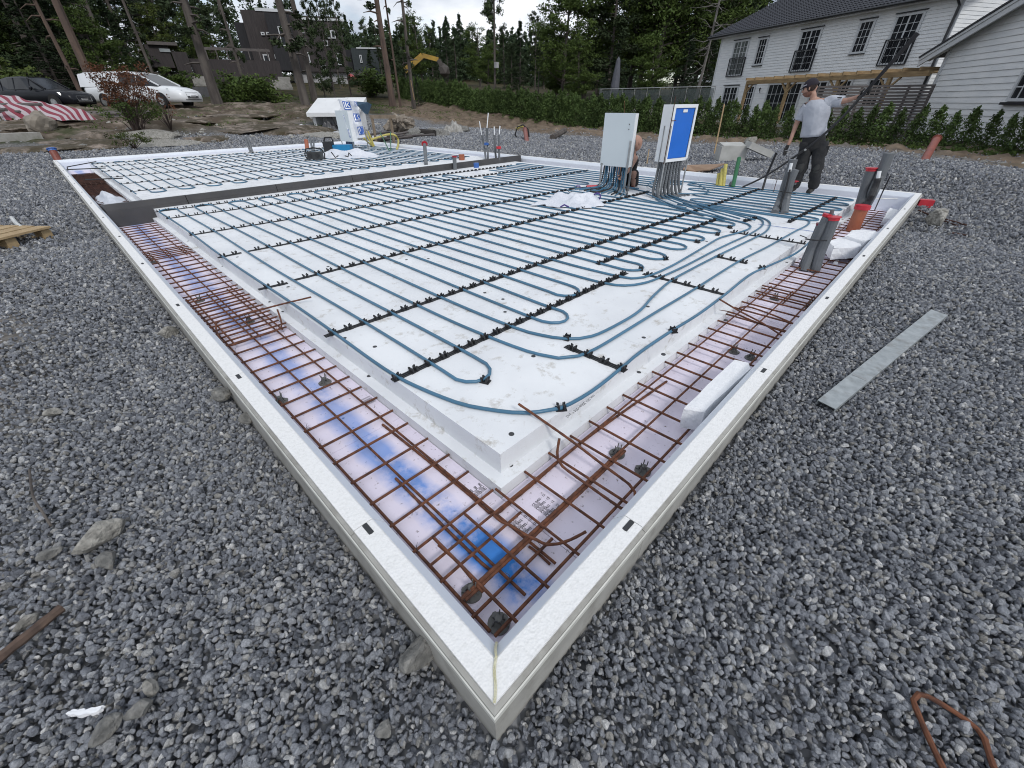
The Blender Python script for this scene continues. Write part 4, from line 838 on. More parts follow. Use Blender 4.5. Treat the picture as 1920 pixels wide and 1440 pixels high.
sbox(BH, 'left_wing', (21.215, 64.272, 22.321, 63.894, 5.383, 8.685), 6, DB); sbox(BH, 'tall_box', (21.804, 63.041, 25.365, 61.690, 5.053, 9.660), 7, DBR); sbox(BH, 'projecting_box', (23.439, 60.827, 25.720, 59.895, 4.325, 9.329), 3, DB); sbox(BH, 'long_upper_floor', (26.107, 60.863, 31.006, 58.516, 4.307, 9.391), 8, DBR)
sbox(BH, 'garage_storey', (25.333, 61.758, 31.313, 58.950, 2.659, 4.352), 6, WH); sbox(BH, 'roof_edge', (23.172, 62.440, 26.571, 61.067, 9.629, 9.894), 7, WT); sbox(BH, 'roof_edge', (27.253, 60.230, 31.373, 58.188, 9.011, 9.227), 1, WT)
for bb in ((22.250, 63.811, 22.561, 63.701, 7.131, 7.372), (22.865, 63.592, 23.177, 63.478, 7.296, 7.536), (23.137, 62.427, 23.497, 62.292, 7.552, 7.835), (23.651, 62.233, 24.013, 62.094, 7.572, 7.856), (24.506, 61.900, 24.869, 61.755, 7.697, 7.983), (24.329, 60.356, 25.208, 59.994, 6.546, 8.216), (24.810, 60.159, 25.442, 59.893, 5.077, 6.000), (26.521, 60.516, 27.169, 60.227, 5.112, 6.107), (26.733, 60.422, 27.204, 60.210, 7.829, 8.304), (29.255, 59.238, 29.788, 58.972, 7.432, 8.157), (29.787, 58.972, 30.214, 58.754, 7.447, 8.172), (29.902, 58.914, 30.671, 58.517, 4.961, 6.081), (28.144, 59.776, 28.583, 59.566, 4.427, 4.940), (23.877, 62.147, 24.302, 61.981, 5.482, 5.877), (22.730, 62.578, 23.312, 62.362, 4.968, 5.849), (28.888, 59.418, 29.317, 59.208, 6.743, 7.235)): far_window(BH, bb)
sbox(BH, 'garage_door', (26.056, 61.264, 27.172, 60.776, 2.709, 4.123), .1, WH)
D2 = thing('flat_roofed_dark_house', (41.947, 73.542, 4.195), 'plain dark grey flat roofed house right of the stacked dark house', 'house')
sbox(D2, 'wall', (40.382, 74.439, 43.749, 72.510, 4.191, 8.183), 7, DG); sbox(D2, 'roof_edge', (41.068, 73.947, 44.316, 72.046, 8.095, 8.251), 7.2, WT); sbox(D2, 'wall', (39.910, 75.805, 41.140, 75.143, 4.223, 8.035), 6, DB); far_window(D2, (41.290, 73.800, 41.571, 73.641, 6.343, 7.327))
CP = thing('carport', (31.543, 57.593, 2.690), 'low flat carport roof with a dark opening beside the dark house', 'carport')
sbox(CP, 'roof', (29.741, 56.303, 31.618, 55.269, 3.878, 4.138), 4, GWOOD); sbox(CP, 'post', (31.061, 55.574, 31.224, 55.482, 2.587, 3.988), .2, GWOOD); sbox(CP, 'back_wall', (31.145, 59.516, 32.754, 58.644, 2.559, 4.034), .2, DB)
o = thing('red_barrow', (29.419, 55.331, 2.976), 'small red machine standing under the carport roof', 'machine'); pz = Vector((29.419, 55.331, 2.976)); m = MB(); m.ico(tuple(pz + Vector((0, 0, .5))), .55, 2, (1, 1, .8), .2, 3); m.build('body', mat('red_paint', (.30, .02, .02), rough=.4), o); m = MB(); m.tube([pz + Vector((-.3, -.3, .2)), pz + Vector((-.1, -.3, .2))], .25, 8); m.build('wheel', BLK, o)
SH = thing('garden_shed', (12.327, 60.452, 4.262), 'small dark shed with a pent roof and one pale window up the left slope', 'shed')
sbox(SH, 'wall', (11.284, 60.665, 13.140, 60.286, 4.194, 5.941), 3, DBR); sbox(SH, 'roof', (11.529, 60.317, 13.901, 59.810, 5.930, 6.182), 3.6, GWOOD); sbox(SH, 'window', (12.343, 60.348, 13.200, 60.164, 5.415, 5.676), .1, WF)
RWm = thing('dark_retaining_wall', (15.903, 53.364, 2.424), 'long dark boarded wall with a pale timber rail below the stacked house', 'wall')
sbox(RWm, 'wall', (11.730, 53.424, 12.818, 53.170, 2.498, 4.981), 4, DBR); sbox(RWm, 'wall', (13.350, 55.218, 20.632, 52.933, 2.644, 4.667), .4, DBR); sbox(RWm, 'top_rail', (14.652, 54.830, 20.049, 53.091, 5.352, 5.559), .15, GWOOD)
for px_b in ((14.783, 54.725, 14.867, 54.702, 4.608, 5.431), (15.587, 54.500, 15.672, 54.475, 4.630, 5.460), (16.444, 54.245, 16.530, 54.219, 4.653, 5.490), (17.312, 53.973, 17.399, 53.945, 4.675, 5.520), (18.190, 53.681, 18.278, 53.651, 4.697, 5.549), (19.077, 53.371, 19.166, 53.338, 4.719, 5.577), (19.704, 53.141, 19.793, 53.108, 4.733, 5.596)): sbox(RWm, 'post', px_b, .15, GWOOD)
ST = thing('stone_retaining_steps', (18.490, 48.254, 2.341), 'pale block retaining steps in front of the dark house garage', 'wall')
for b_ in ((17.823, 48.512, 19.220, 47.973, 2.660, 2.944), (17.244, 47.661, 18.909, 47.022, 2.393, 2.633), (17.088, 46.652, 18.564, 46.081, 2.174, 2.371), (18.678, 49.256, 19.669, 48.867, 2.979, 3.226), (11.376, 48.374, 12.380, 48.124, 2.374, 3.061)): sbox(ST, 'block_course', b_, .8, CONC)
DRV = thing('asphalt_driveway_ramp', (10.870, 42.315, 1.473), 'grey asphalt ramp rising behind the white van', 'driveway'); sbox(DRV, 'ramp', (9.811, 42.586, 11.594, 42.130, 1.100, 2.191), .3, mat('grey_asphalt', (.10, .10, .105), rough=.9))

# yellow excavator boom over the trees
YE = mat('excavator_yellow_paint', (.40, .25, .03), (.26, .16, .03), rough=.5, scale=2)
e0, e1, e2, e3 = (Vector(v) for v in ((27.562, 41.312, 3.808), (29.057, 40.273, 4.768), (30.228, 39.402, 4.456), (30.601, 39.113, 3.650)))
EX = thing('excavator', (e0.x, e0.y, e0.z - 4), 'yellow excavator arm raised above the trees behind the hedge', 'excavator')
m = MB(); m.bar(e0 - Vector((0, 0, .2)), e1, .35, .45); m.build('boom', YE, EX); m = MB(); m.bar(e1, e2, .3, .34); m.build('stick', YE, EX)
m = MB(); m.bar(e2, e3, .4, .4); m.ico(tuple(e3), .6, 1, (1, .8, .9), .1, 2); m.build('bucket', mat('dark_bucket_steel', (.07, .06, .055), rough=.7), EX)

# ================================================================== VEGETATION
def leaf_mat(name, c1, c2, scale=.9):
    return mat(name, c1, c2, rough=.75, scale=scale, ramp=(.3, .7), rand=.28, spec=.2)
PINE = leaf_mat('pine_needles', (.055, .078, .034), (.026, .042, .019)); SPR = leaf_mat('spruce_needles', (.040, .062, .028), (.020, .034, .017)); DEC = leaf_mat('broad_leaves', (.085, .125, .028), (.040, .066, .018), 1.3)
DEC2 = leaf_mat('yellow_green_leaves', (.085, .11, .025), (.04, .06, .015), 1.5); THU = leaf_mat('thuja_foliage', (.085, .130, .038), (.042, .072, .022), 5); BRN = leaf_mat('dead_brown_leaves', (.16, .065, .03), (.08, .035, .02), 3)
BARKG = mat('grey_bark', (.115, .100, .088), (.055, .046, .042), rough=.9, scale=4, stretch=(1, 1, .25), bump=.8, bscale=12, bdist=.03); BARKR = mat('orange_pine_bark', (.125, .085, .065), (.07, .05, .042), rough=.9, scale=4, stretch=(1, 1, .3), bump=.7, bscale=10, bdist=.03)
BARKD = mat('dead_pale_branches', (.17, .16, .15), (.11, .10, .095), rough=.9)
def leaves(centres, radii, n, size, seed, flat=.0, mt=None, name='crown', link=False, shell=.55):
    rg = np.random.default_rng(seed); C_ = np.asarray(centres, float); R_ = np.asarray(radii, float)
    if R_.ndim == 1: R_ = np.stack([R_, R_, R_ * .7], 1)
    k = len(C_); tot = k * n; idx = np.repeat(np.arange(k), n)
    d = rg.normal(size=(tot, 3)); d /= np.linalg.norm(d, axis=1)[:, None]; r = rg.uniform(0, 1, tot) ** shell
    p = C_[idx] + d * r[:, None] * R_[idx]
    a = rg.normal(size=(tot, 3)); a[:, 2] *= (1 - flat); a /= np.linalg.norm(a, axis=1)[:, None]; b = np.cross(a, rg.normal(size=(tot, 3))); b[:, 2] *= (1 - flat); b /= np.linalg.norm(b, axis=1)[:, None] + 1e-9
    s = size * rg.uniform(.6, 1.4, tot)[:, None]
    V = np.empty((tot, 3, 3)); V[:, 0] = p - a * s * .5 - b * s * .25; V[:, 1] = p + a * s * .6; V[:, 2] = p + b * s * .45 - a * s * .1
    me = bpy.data.meshes.new(name); me.vertices.add(tot * 3); me.vertices.foreach_set('co', V.astype(np.float32).ravel()); me.loops.add(tot * 3); me.loops.foreach_set('vertex_index', np.arange(tot * 3, dtype=np.int32)); me.polygons.add(tot); me.polygons.foreach_set('loop_start', np.arange(0, tot * 3, 3, dtype=np.int32)); me.update(calc_edges=True); me.materials.append(mt)
    return me
def trunk_mesh(H_, r0, seed, limbs=(), mt=BARKG, lean=0, bend=.25, name='trunk'):
    rn = random.Random(seed); n = 9; ph = rn.random() * 6; pts = []
    for i in range(n + 1): t = i / n; pts.append((bend * math.sin(t * 3 + ph) * t, bend * math.cos(t * 2.4 + ph) * t * .8, H_ * t - .3 * (i == 0)))
    m = MB(); m.tube(pts, [r0 * (1 - .8 * i / n) * (1.25 if i == 0 else 1) for i in range(n + 1)], 7)
    tips = []
    for (zf, L_, up_, az) in limbs:
        z = zf * n; i = min(int(z), n - 1); f = z - i; b = Vector(pts[i]).lerp(Vector(pts[i + 1]), f); d = Vector((math.cos(az), math.sin(az), 0)); e = b + d * L_ + Vector((0, 0, up_)); mid = b + d * L_ * .55 + Vector((0, 0, up_ * .3 + .05 * L_))
        rr = r0 * (1 - zf) * .35 + .012; m.tube([b, mid, e], [rr, rr * .6, rr * .2], 4, caps=False); tips.append((mid, e))
    o = m.build(name, mt, link=False); return o.data, tips
PROTO = {}
def make_proto(kind, seed):
    rn = random.Random(seed)
    if kind == 'pine':
        Hh = 14; L_ = [(rn.uniform(.42, .98), rn.uniform(.8, 2.1), rn.uniform(-.1, .8), rn.random() * 6.28) for _ in range(34)]
        L_ = [(z, l * (1.15 - z * .6), u, a) for z, l, u, a in L_]; L_ += [(rn.uniform(.15, .42), rn.uniform(.4, 1.1), -.1, rn.random() * 6.28) for _ in range(9)]
        tm, tips = trunk_mesh(Hh, .17, seed, L_, BARKG, bend=.35); cs = []; rs = []
        for (mid, e), l in zip(tips, L_):
            if l[0] > .42: cs += [tuple(e), tuple(mid.lerp(e, .5) + Vector((rn.uniform(-.2, .2), rn.uniform(-.2, .2), .15)))]; rs += [rn.uniform(.35, .62), rn.uniform(.25, .45)]
        return tm, leaves(cs, rs, 95, .17, seed, .2, PINE), Hh
    if kind == 'full_pine':
        Hh = 12; L_ = [(z, (1.25 - z) * rn.uniform(1.1, 2.2), rn.uniform(-.2, .5), rn.random() * 6.28) for z in np.linspace(.10, .98, 60)]
        tm, tips = trunk_mesh(Hh, .13, seed, L_, BARKG, bend=.2); cs = []; rs = []
        for (mid, e), l in zip(tips, L_): cs += [tuple(e), tuple(mid)]; rs += [rn.uniform(.32, .55), rn.uniform(.25, .45)]
        return tm, leaves(cs, rs, 75, .17, seed, .2, PINE), Hh
    if kind == 'spruce':
        Hh = 11; L_ = [(z, (1.03 - z) * rn.uniform(1.9, 2.5), -.25, rn.random() * 6.28) for z in np.linspace(.04, .97, 90)]
        tm, tips = trunk_mesh(Hh, .12, seed, L_, BARKG, bend=.1); cs = []; rs = []
        for (mid, e), l in zip(tips, L_): cs += [tuple(e), tuple(mid)]; w = .18 + (1 - l[0]) * .32; rs += [(w, w, w * .5), (w * 1.1, w * 1.1, w * .5)]
        return tm, leaves(cs, rs, 60, .14, seed, .3, SPR), Hh
    if kind in ('broadleaf', 'light_broadleaf'):
        Hh = 10; L_ = [(rn.uniform(.16, .95), rn.uniform(1.0, 2.9), rn.uniform(.3, 1.6), rn.random() * 6.28) for _ in range(60)]
        L_ = [(z, l * (1 - abs(z - .45)), u, a) for z, l, u, a in L_]
        tm, tips = trunk_mesh(Hh, .16, seed, L_, BARKG, bend=.3); cs = []; rs = []
        for mid, e in tips: cs += [tuple(e), tuple(mid + Vector((rn.uniform(-.3, .3), rn.uniform(-.3, .3), .2)))]; rs += [rn.uniform(.42, .85), rn.uniform(.4, .7)]
        return tm, leaves(cs, rs, 110, .16, seed, 0, DEC if kind == 'broadleaf' else DEC2), Hh
    if kind == 'bare_pine':                     # tall trunk, crown mostly above the frame
        Hh = 14; L_ = [(rn.uniform(.12, .6), rn.uniform(.3, 1.3), rn.uniform(-.35, .1), rn.random() * 6.28) for _ in range(16)] + [(rn.uniform(.5, .99), rn.uniform(.7, 1.9), rn.uniform(0, .6), rn.random() * 6.28) for _ in range(20)]
        tm, tips = trunk_mesh(Hh, .19, seed, L_, BARKR if seed % 2 else BARKG, bend=.3); cs = []; rs = []
        for (mid, e), l in zip(tips, L_):
            if l[0] > .5: cs.append(tuple(e)); rs.append(rn.uniform(.35, .6))
            elif rn.random() < .35: cs.append(tuple(e)); rs.append(.28)
        return tm, leaves(cs, rs, 90, .16, seed, .2, PINE), Hh
    if kind == 'bush':
        L_ = [(rn.uniform(.05, .6), rn.uniform(.3, .9), rn.uniform(.2, .8), rn.random() * 6.28) for _ in range(18)]
        tm, tips = trunk_mesh(1.2, .03, seed, L_, BARKG, bend=.1); cs = [tuple(e) for m_, e in tips] + [tuple(m_) for m_, e in tips]
        return tm, leaves(cs, [rn.uniform(.22, .4) for _ in cs], 70, .10, seed, 0, DEC), 1.6
    if kind == 'yellow_bush':
        L_ = [(rn.uniform(.05, .6), rn.uniform(.3, .9), rn.uniform(.2, .8), rn.random() * 6.28) for _ in range(18)]
        tm, tips = trunk_mesh(1.2, .03, seed, L_, BARKG, bend=.1); cs = [tuple(e) for m_, e in tips] + [tuple(m_) for m_, e in tips]
        return tm, leaves(cs, [rn.uniform(.2, .36) for _ in cs], 60, .11, seed, 0, DEC2), 1.6
for kind, seeds in (('pine', (1, 2, 3, 4)), ('full_pine', (5, 6, 7)), ('spruce', (8, 9, 10)), ('broadleaf', (11, 12, 13)), ('light_broadleaf', (14,)), ('bare_pine', (15, 16, 17, 18)), ('bush', (20, 21)), ('yellow_bush', (22,))):
    PROTO[kind] = [make_proto(kind, s) for s in seeds]
KIND_NAME = {'pine': 'pine_tree', 'full_pine': 'pine_tree', 'spruce': 'spruce_tree', 'broadleaf': 'broadleaf_tree', 'light_broadleaf': 'broadleaf_tree', 'bare_pine': 'pine_tree', 'bush': 'bush', 'yellow_bush': 'bush'}
_rt = random.Random(5)
def tree(kind, x, y, h, label, group=None, wide=1.0, var=None, dz=0):
    tm, cm, Hh = PROTO[kind][var if var is not None else _rt.randrange(len(PROTO[kind]))]
    T = thing(KIND_NAME[kind], (x, y, gz(x, y) - .1 + dz), label, 'bush' if 'bush' in kind else 'tree', group); s = h / Hh
    T.scale = (s * wide, s * wide, s); T.rotation_euler = (0, 0, _rt.random() * 6.28)
    for nm, d in (('trunk', tm), ('crown', cm)):
        o = bpy.data.objects.new(nm, d); COL.objects.link(o); o.parent = T
    return T
def at_(p): return p[0], p[1]
# single trunks one can point at
for kind, p, h, wd, lab in (
    ('bare_pine', (3.174, 39.589, 2.623), 13, .7, 'slim dark trunk leaning at the far left above the parked black car'),
    ('bare_pine', (3.298, 33.551, 2.296), 14, 1.1, 'reddish pine trunk left of the white van'),
    ('bare_pine', (6.739, 37.091, 2.364), 12, .6, 'thin broken grey trunk in front of the shed'),
    ('bare_pine', (8.207, 31.641, 1.098), 15, 1.25, 'thick pine trunk standing right beside the white van'),
    ('bare_pine', (10.701, 34.040, 1.365), 13, .55, 'slim trunk in front of the long dark boarded wall'),
    ('bare_pine', (11.846, 28.293, 0.956), 15, 1.15, 'thick pine trunk left of the stacked foam blocks'),
    ('bare_pine', (15.995, 36.304, 1.636), 15, 1.1, 'second thick pine trunk in front of the dark house'),
    ('full_pine', (19.095, 39.272, 2.152), 9, .7, 'slender leafy pine hiding the right half of the dark house'),
    ('full_pine', (23.037, 44.001, 2.502), 10, .6, 'slender pine right of the dark house garage'),
    ('full_pine', (19.239, 41.419, 2.384), 7.5, .6, 'short slender pine before the pale garage storey'),
    ('bare_pine', (18.863, 30.266, 1.377), 15, 1.1, 'thick shaggy pine trunk left of the hedge end'),
    ('bare_pine', (23.450, 34.435, 2.095), 15, .8, 'tall straight trunk rising at the hedge end beside the excavator arm'),
    ('pine', (34.266, 35.948, 2.247), 14, .75, 'tall thin pine with a nest box behind the hedge'),
    ('bare_pine', (20.914, 32.518, 1.598), 13, .5, 'thin trunk close behind the shaggy pine'),
    ('bare_pine', (26.824, 53.298, 2.300), 11, .5, 'distant thin trunk right of the dark house')):
    tree(kind, p[0], p[1], h, lab, wide=wd)
nb = Vector((34.073, 35.441, 4.011)); MB().box(tuple(nb), (.3, .3, .45)).build('nest_box', WH, None, loc=tuple(nb)); tag(bpy.data.objects['nest_box'], 'small pale nest box on the tall thin pine behind the hedge', 'nest box')
# woods, tree by tree
WOODS = []
def wood(kinds, spots, group, lab):
    for i, (p, h, wd) in enumerate(spots):
        WOODS.append(tree(kinds[i % len(kinds)], p[0], p[1], h, lab, group=group, wide=wd))
wood(('pine', 'full_pine', 'spruce'), [
    ((-1.003, 45.725, 2.206), 13, 1.4), ((0.210, 49.730, 2.322), 14, 1.4), ((1.464, 55.707, 2.488), 14, 1.4), ((2.439, 47.659, 2.302), 13, 1.4), ((4.280, 54.548, 2.499), 14, 1.3), ((6.626, 59.341, 2.849), 14, 1.3), ((6.683, 49.255, 2.737), 12, 1.3), ((10.181, 62.883, 3.227), 14, 1.3), ((13.751, 70.366, 4.517), 15, 1.2), ((16.395, 73.896, 4.752), 14, 1.2), ((20.789, 81.066, 5.784), 15, 1.2), ((21.863, 76.627, 5.611), 13, 1.2), ((27.480, 87.467, 7.001), 14, 1.1),
    ((0.892, 65.723, 3.127), 16, 1.5), ((3.263, 69.646, 3.295), 16, 1.5), ((5.137, 67.521, 3.268), 17, 1.4), ((7.634, 73.315, 3.496), 17, 1.4), ((10.795, 76.952, 3.672), 17, 1.3), ((15.757, 86.272, 4.058), 16, 1.3), ((21.063, 92.320, 4.351), 17, 1.2), ((-2.138, 49.694, 2.573), 14, 1.4), ((-3.846, 54.611, 2.690), 14, 1.5)],
    'dark trees of the left wood', 'tree of the dark wood behind the parked cars')
wood(('spruce', 'broadleaf', 'spruce'), [((-0.204, 41.732, 1.866), 6, 1.5), ((1.073, 49.715, 2.181), 7, 1.4), ((2.728, 45.638, 2.256), 6.5, 1.5), ((4.405, 49.519, 2.213), 5.5, 1.5), ((5.300, 43.386, 2.237), 4.8, 1.5), ((7.815, 51.109, 2.817), 6, 1.5), ((2.417, 59.674, 2.600), 9, 1.4), ((7.175, 63.305, 3.179), 9, 1.4), ((14.620, 64.045, 4.732), 6, 1.3), ((13.742, 68.328, 5.373), 6, 1.3), ((18.589, 69.235, 5.882), 6.5, 1.3), ((-1.469, 43.714, 2.021), 6, 1.5), ((25.325, 80.806, 8.325), 8, 1.2)],
    'undergrowth trees of the left wood', 'low tree in the undergrowth of the left wood')
wood(('full_pine', 'spruce', 'pine', 'broadleaf'), [((44.800, 77.670, 6.530), 8.5, 1.1), ((49.851, 92.031, 8.222), 10, 1.1), ((41.355, 68.088, 5.304), 7, 1.1), ((42.756, 59.983, 4.403), 7.5, 1.3), ((47.681, 63.815, 4.672), 7.0, 1.2), ((51.980, 65.554, 4.848), 8.0, 1.2), ((44.123, 53.906, 4.217), 5.5, 1.5), ((51.943, 57.735, 4.561), 7.0, 1.4), ((51.789, 52.385, 4.361), 7.0, 1.2), ((50.511, 47.978, 4.166), 7.6, 1.3), ((53.384, 47.815, 4.235), 8.6, 1.0), ((60.272, 52.098, 4.572), 8.2, 1.2), ((46.479, 69.563, 4.851), 7.0, 1.2), ((25.507, 36.662, 2.729), 2.2, 1.4), ((27.595, 36.380, 2.762), 2.3, 1.5), ((43.303, 46.667, 3.395), 4.6, 1.4), ((42.611, 41.763, 3.231), 4.8, 1.4), ((64.061, 76.345, 7.998), 10, 1.2), ((43.253, 38.140, 3.132), 4.8, 1.4), ((43.065, 84.305, 5.302), 8, 1.2), ((35.024, 55.542, 3.502), 4.8, 1.6), ((31.063, 53.268, 3.352), 3.8, 1.5)],
    'trees on the skyline behind the hedge', 'tree on the low skyline beyond the hedge')
wood(('broadleaf', 'broadleaf', 'full_pine'), [((37.226, 29.778, 2.349), 9.5, 1.25), ((41.663, 30.569, 2.432), 12, 1.3), ((41.377, 27.494, 2.351), 12.5, 1.3), ((46.731, 28.399, 2.449), 13, 1.3), ((45.333, 24.834, 2.341), 13, 1.3), ((51.632, 25.746, 2.453), 14, 1.3), ((48.831, 22.343, 2.329), 13, 1.2), ((55.169, 22.830, 2.430), 14, 1.3), ((52.251, 36.395, 3.260), 13, 1.4), ((58.473, 34.092, 3.314), 15, 1.4), ((62.746, 30.342, 3.285), 15, 1.4)],
    'tall broad trees right of centre', 'tall tree in the stand left of the white house')
wood(('broadleaf', 'spruce'), [((35.758, 26.779, 2.064), 4.5, 1.6), ((38.322, 24.862, 2.050), 4.6, 1.6), ((40.859, 22.591, 2.029), 4.8, 1.6), ((41.215, 19.738, 1.970), 5.0, 1.5), ((38.297, 31.629, 2.198), 4.8, 1.5), ((45.580, 19.822, 2.220), 6, 1.4)],
    'low trees under the dense stand', 'low tree in the shade left of the white house')
wood(('pine', 'full_pine'), [((57.456, 22.514, 5.271), 13, 1.2), ((61.963, 21.889, 6.395), 12, 1.2), ((66.452, 21.101, 7.570), 13, 1.2), ((71.010, 19.837, 7.793), 14, 1.2), ((51.403, 21.467, 4.074), 11, 1.2)], 'pines behind the white house roof', 'dark pine standing behind the white house roof')
# bushes
for k, p, h, wd, lab in (('yellow_bush', (-0.056, 35.731, 1.863), 2.1, 1.4, 'yellow green bush overhanging the black car'), ('yellow_bush', (0.974, 37.713, 1.917), 1.6, 1.3, 'second yellow green bush behind the black car'), ('bush', (10.422, 34.127, 1.478), 1.9, 1.4, 'rounded green bush before the dark boarded wall'), ('bush', (10.306, 36.249, 1.617), 1.6, 1.3, 'small green bush near the asphalt ramp'), ('bush', (11.753, 33.687, 1.586), 1.7, 1.5, 'green bush left of the thick pine trunk'),
    ('bush', (25.949, 44.675, 2.560), 2.6, 1.6, 'dark green bush right of the carport'), ('bush', (10.403, 48.593, 3.141), 2.0, 1.5, 'small bush under the shed'), ('light_broadleaf', (12.818, 62.392, 4.584), 6.5, 1.3, 'bright yellow green tree behind the shed')):
    tree(k, p[0], p[1], h, lab, wide=wd)
# red brown shrub in front of the van
p = Vector((2.491, 20.053, 0.492)); p.z = gz(p.x, p.y)
RBsh = thing('red_brown_shrub', tuple(p), 'red brown leafy shrub with bare twigs in front of the white van', 'shrub'); rn = random.Random(3); m = MB(); cs = []
for k in range(64):
    a = rn.random() * 6.28; L_ = rn.uniform(.15, 1.0); h = rn.uniform(.6, 1.95); e = p + Vector((math.cos(a) * L_, math.sin(a) * L_, h)); mid = p + Vector((math.cos(a) * L_ * .35, math.sin(a) * L_ * .35, h * .55)); m.tube([p + Vector((rn.uniform(-.1, .1), rn.uniform(-.1, .1), -.1)), mid, e], [.014, .009, .004], 3); cs.append(tuple(e)); cs.append(tuple(mid.lerp(e, .6)))
m.build('stem', mat('dark_twigs', (.05, .035, .03), rough=.9), RBsh)
def leafobj(par, centres, radii, n, size, seed, mt, name='foliage'):
    me = leaves(centres, radii, n, size, seed, 0, mt, name); A = Vector(par.location); me.transform(Matrix.Translation(-A)); o = bpy.data.objects.new(name, me); COL.objects.link(o); o.parent = par; return o
up_ = [c for c in cs if c[2] > p.z + .95]; lo_ = [c for c in cs if c[2] <= p.z + .95]
leafobj(RBsh, up_, [.20] * len(up_), 45, .055, 4, BRN); leafobj(RBsh, lo_, [.22] * len(lo_), 40, .06, 5, DEC)
for k, (pp, lab) in enumerate(((Vector((3.593, 20.893, 0.481)), 'bare twiggy shrub right of the red brown one'), (Vector((1.960, 18.104, 0.366)), 'low fern like plant at the foot of the red brown shrub'))):
    pp.z = gz(pp.x, pp.y); T = thing('twiggy_shrub' if k == 0 else 'fern', tuple(pp), lab, 'shrub' if k == 0 else 'fern'); m = MB(); cs = []
    for q in range(22):
        a = rn.random() * 6.28; L_ = rn.uniform(.1, .55); h = rn.uniform(.35, 1.1) * (1 if k == 0 else .4); e = pp + Vector((math.cos(a) * L_, math.sin(a) * L_, h)); m.tube([pp, pp.lerp(e, .5) + Vector((0, 0, .08)), e], [.01, .007, .003], 3); cs.append(tuple(e))
    m.build('stem', MATS['dark_twigs'], T); leafobj(T, cs, [.12] * len(cs), 9 if k == 0 else 30, .05, 8 + k, BRN if k == 0 else DEC2)
# dead pale tree
pd = Vector((39.921, 17.781, 1.736)); pd.z = gz(pd.x, pd.y); DT = thing('dead_tree', tuple(pd), 'dead tree with pale bare branches beside the white house', 'tree'); rn = random.Random(12)
m = MB(); top_ = pd + Vector((.8, -.3, 10.5)); tr = [pd.lerp(top_, i / 6) + Vector((.15 * math.sin(i), .1, 0)) for i in range(7)]; m.tube(tr, [.13, .12, .10, .085, .07, .05, .02], 6); m.build('trunk', BARKD, DT); m = MB()
for k in range(34):
    b = tr[0].lerp(tr[-1], rn.uniform(.25, .98)); a = rn.random() * 6.28; L_ = rn.uniform(.8, 2.6); pts = [b]
    for j in range(4): pts.append(pts[-1] + Vector((math.cos(a) * L_ / 4, math.sin(a) * L_ / 4, rn.uniform(-.35, .25)))); a += rn.uniform(-.5, .5)
    m.tube(pts, [.035, .028, .02, .013, .006], 4, caps=False)
    for j in (1, 2, 3): q = pts[j]; a2 = a + rn.uniform(-1.5, 1.5); m.tube([q, q + Vector((math.cos(a2) * .6, math.sin(a2) * .6, rn.uniform(-.3, .3)))], [.012, .004], 3, caps=False)
m.build('branch', BARKD, DT)
# far wood as one mass
cs = []; rs = []; rn = random.Random(21)
for k in range(420):
    az = math.radians(rn.uniform(2, 94)) if k < 230 else math.radians(rn.uniform(30, 68)); dd = rn.uniform(92, 135); x, y = dd * math.cos(az), dd * math.sin(az); hgt = rn.uniform(5.5, 8.5) if 32 < math.degrees(az) < 66 else rn.uniform(10, 17); g0 = gz(x, y)
    for j in range(7): f = j / 6; cs.append((x + rn.uniform(-.5, .5), y + rn.uniform(-.5, .5), g0 + hgt * (.08 + .9 * f))); w = (1.05 - f) * 2.2 + .25; rs.append((w, w, hgt * .11))
me = leaves(cs, rs, 40, .55, 99, .2, SPR, 'forest'); o = bpy.data.objects.new('forest', me); COL.objects.link(o); o['kind'] = 'stuff'; o['label'] = 'far dark wood closing the view on the hill'

# hedge of young thujas
def thuja(seed):
    rn = random.Random(seed); cs = []; rs = []
    for j in range(26):
        f = j / 25; w = .27 * (1 - f) ** .48 + .012; a = rn.random() * 6.28; o_ = w * .45; cs.append((o_ * math.cos(a), o_ * math.sin(a), .06 + f * .9)); rs.append((w, w, .09))
    return leaves(cs, rs, 60, .055, seed, -.2, THU, 'crown')
TH = [thuja(200 + i) for i in range(5)]; ts = MB().tube([(0, 0, -.05), (0, 0, .5)], .012, 4).build('trunk', BARKG, link=False).data
HL = [((28.4, 44.0), 1.5), ((27.69, 40.62), 1.5), ((27.02, 37.51), 1.48), ((25.7, 31.32), 1.5), ((24.18, 24.22), 1.36), ((23.51, 21.08), 1.42), ((22.42, 15.99), 1.38), ((21.66, 12.42), 1.30), ((20.93, 9.0), 1.18), ((20.21, 5.65), 1.12), ((19.73, 3.42), 1.06), ((19.27, 1.28), 1.04), ((19.0, -.01), 1.0), ((18.76, -1.12), 1.0), ((18.3, -3.0), 1.0), ((17.6, -5.5), 1.0)]
rn = random.Random(31); cnt = 0
def hedge_desc(x, y):
    if y > 24: return 'young thuja in the far left stretch of the hedge'
    if y > 12: return 'young thuja in the hedge before the glass railing'
    if y > 4.5: return 'young thuja in the hedge before the white house'
    return 'young thuja in the hedge before the white garage'
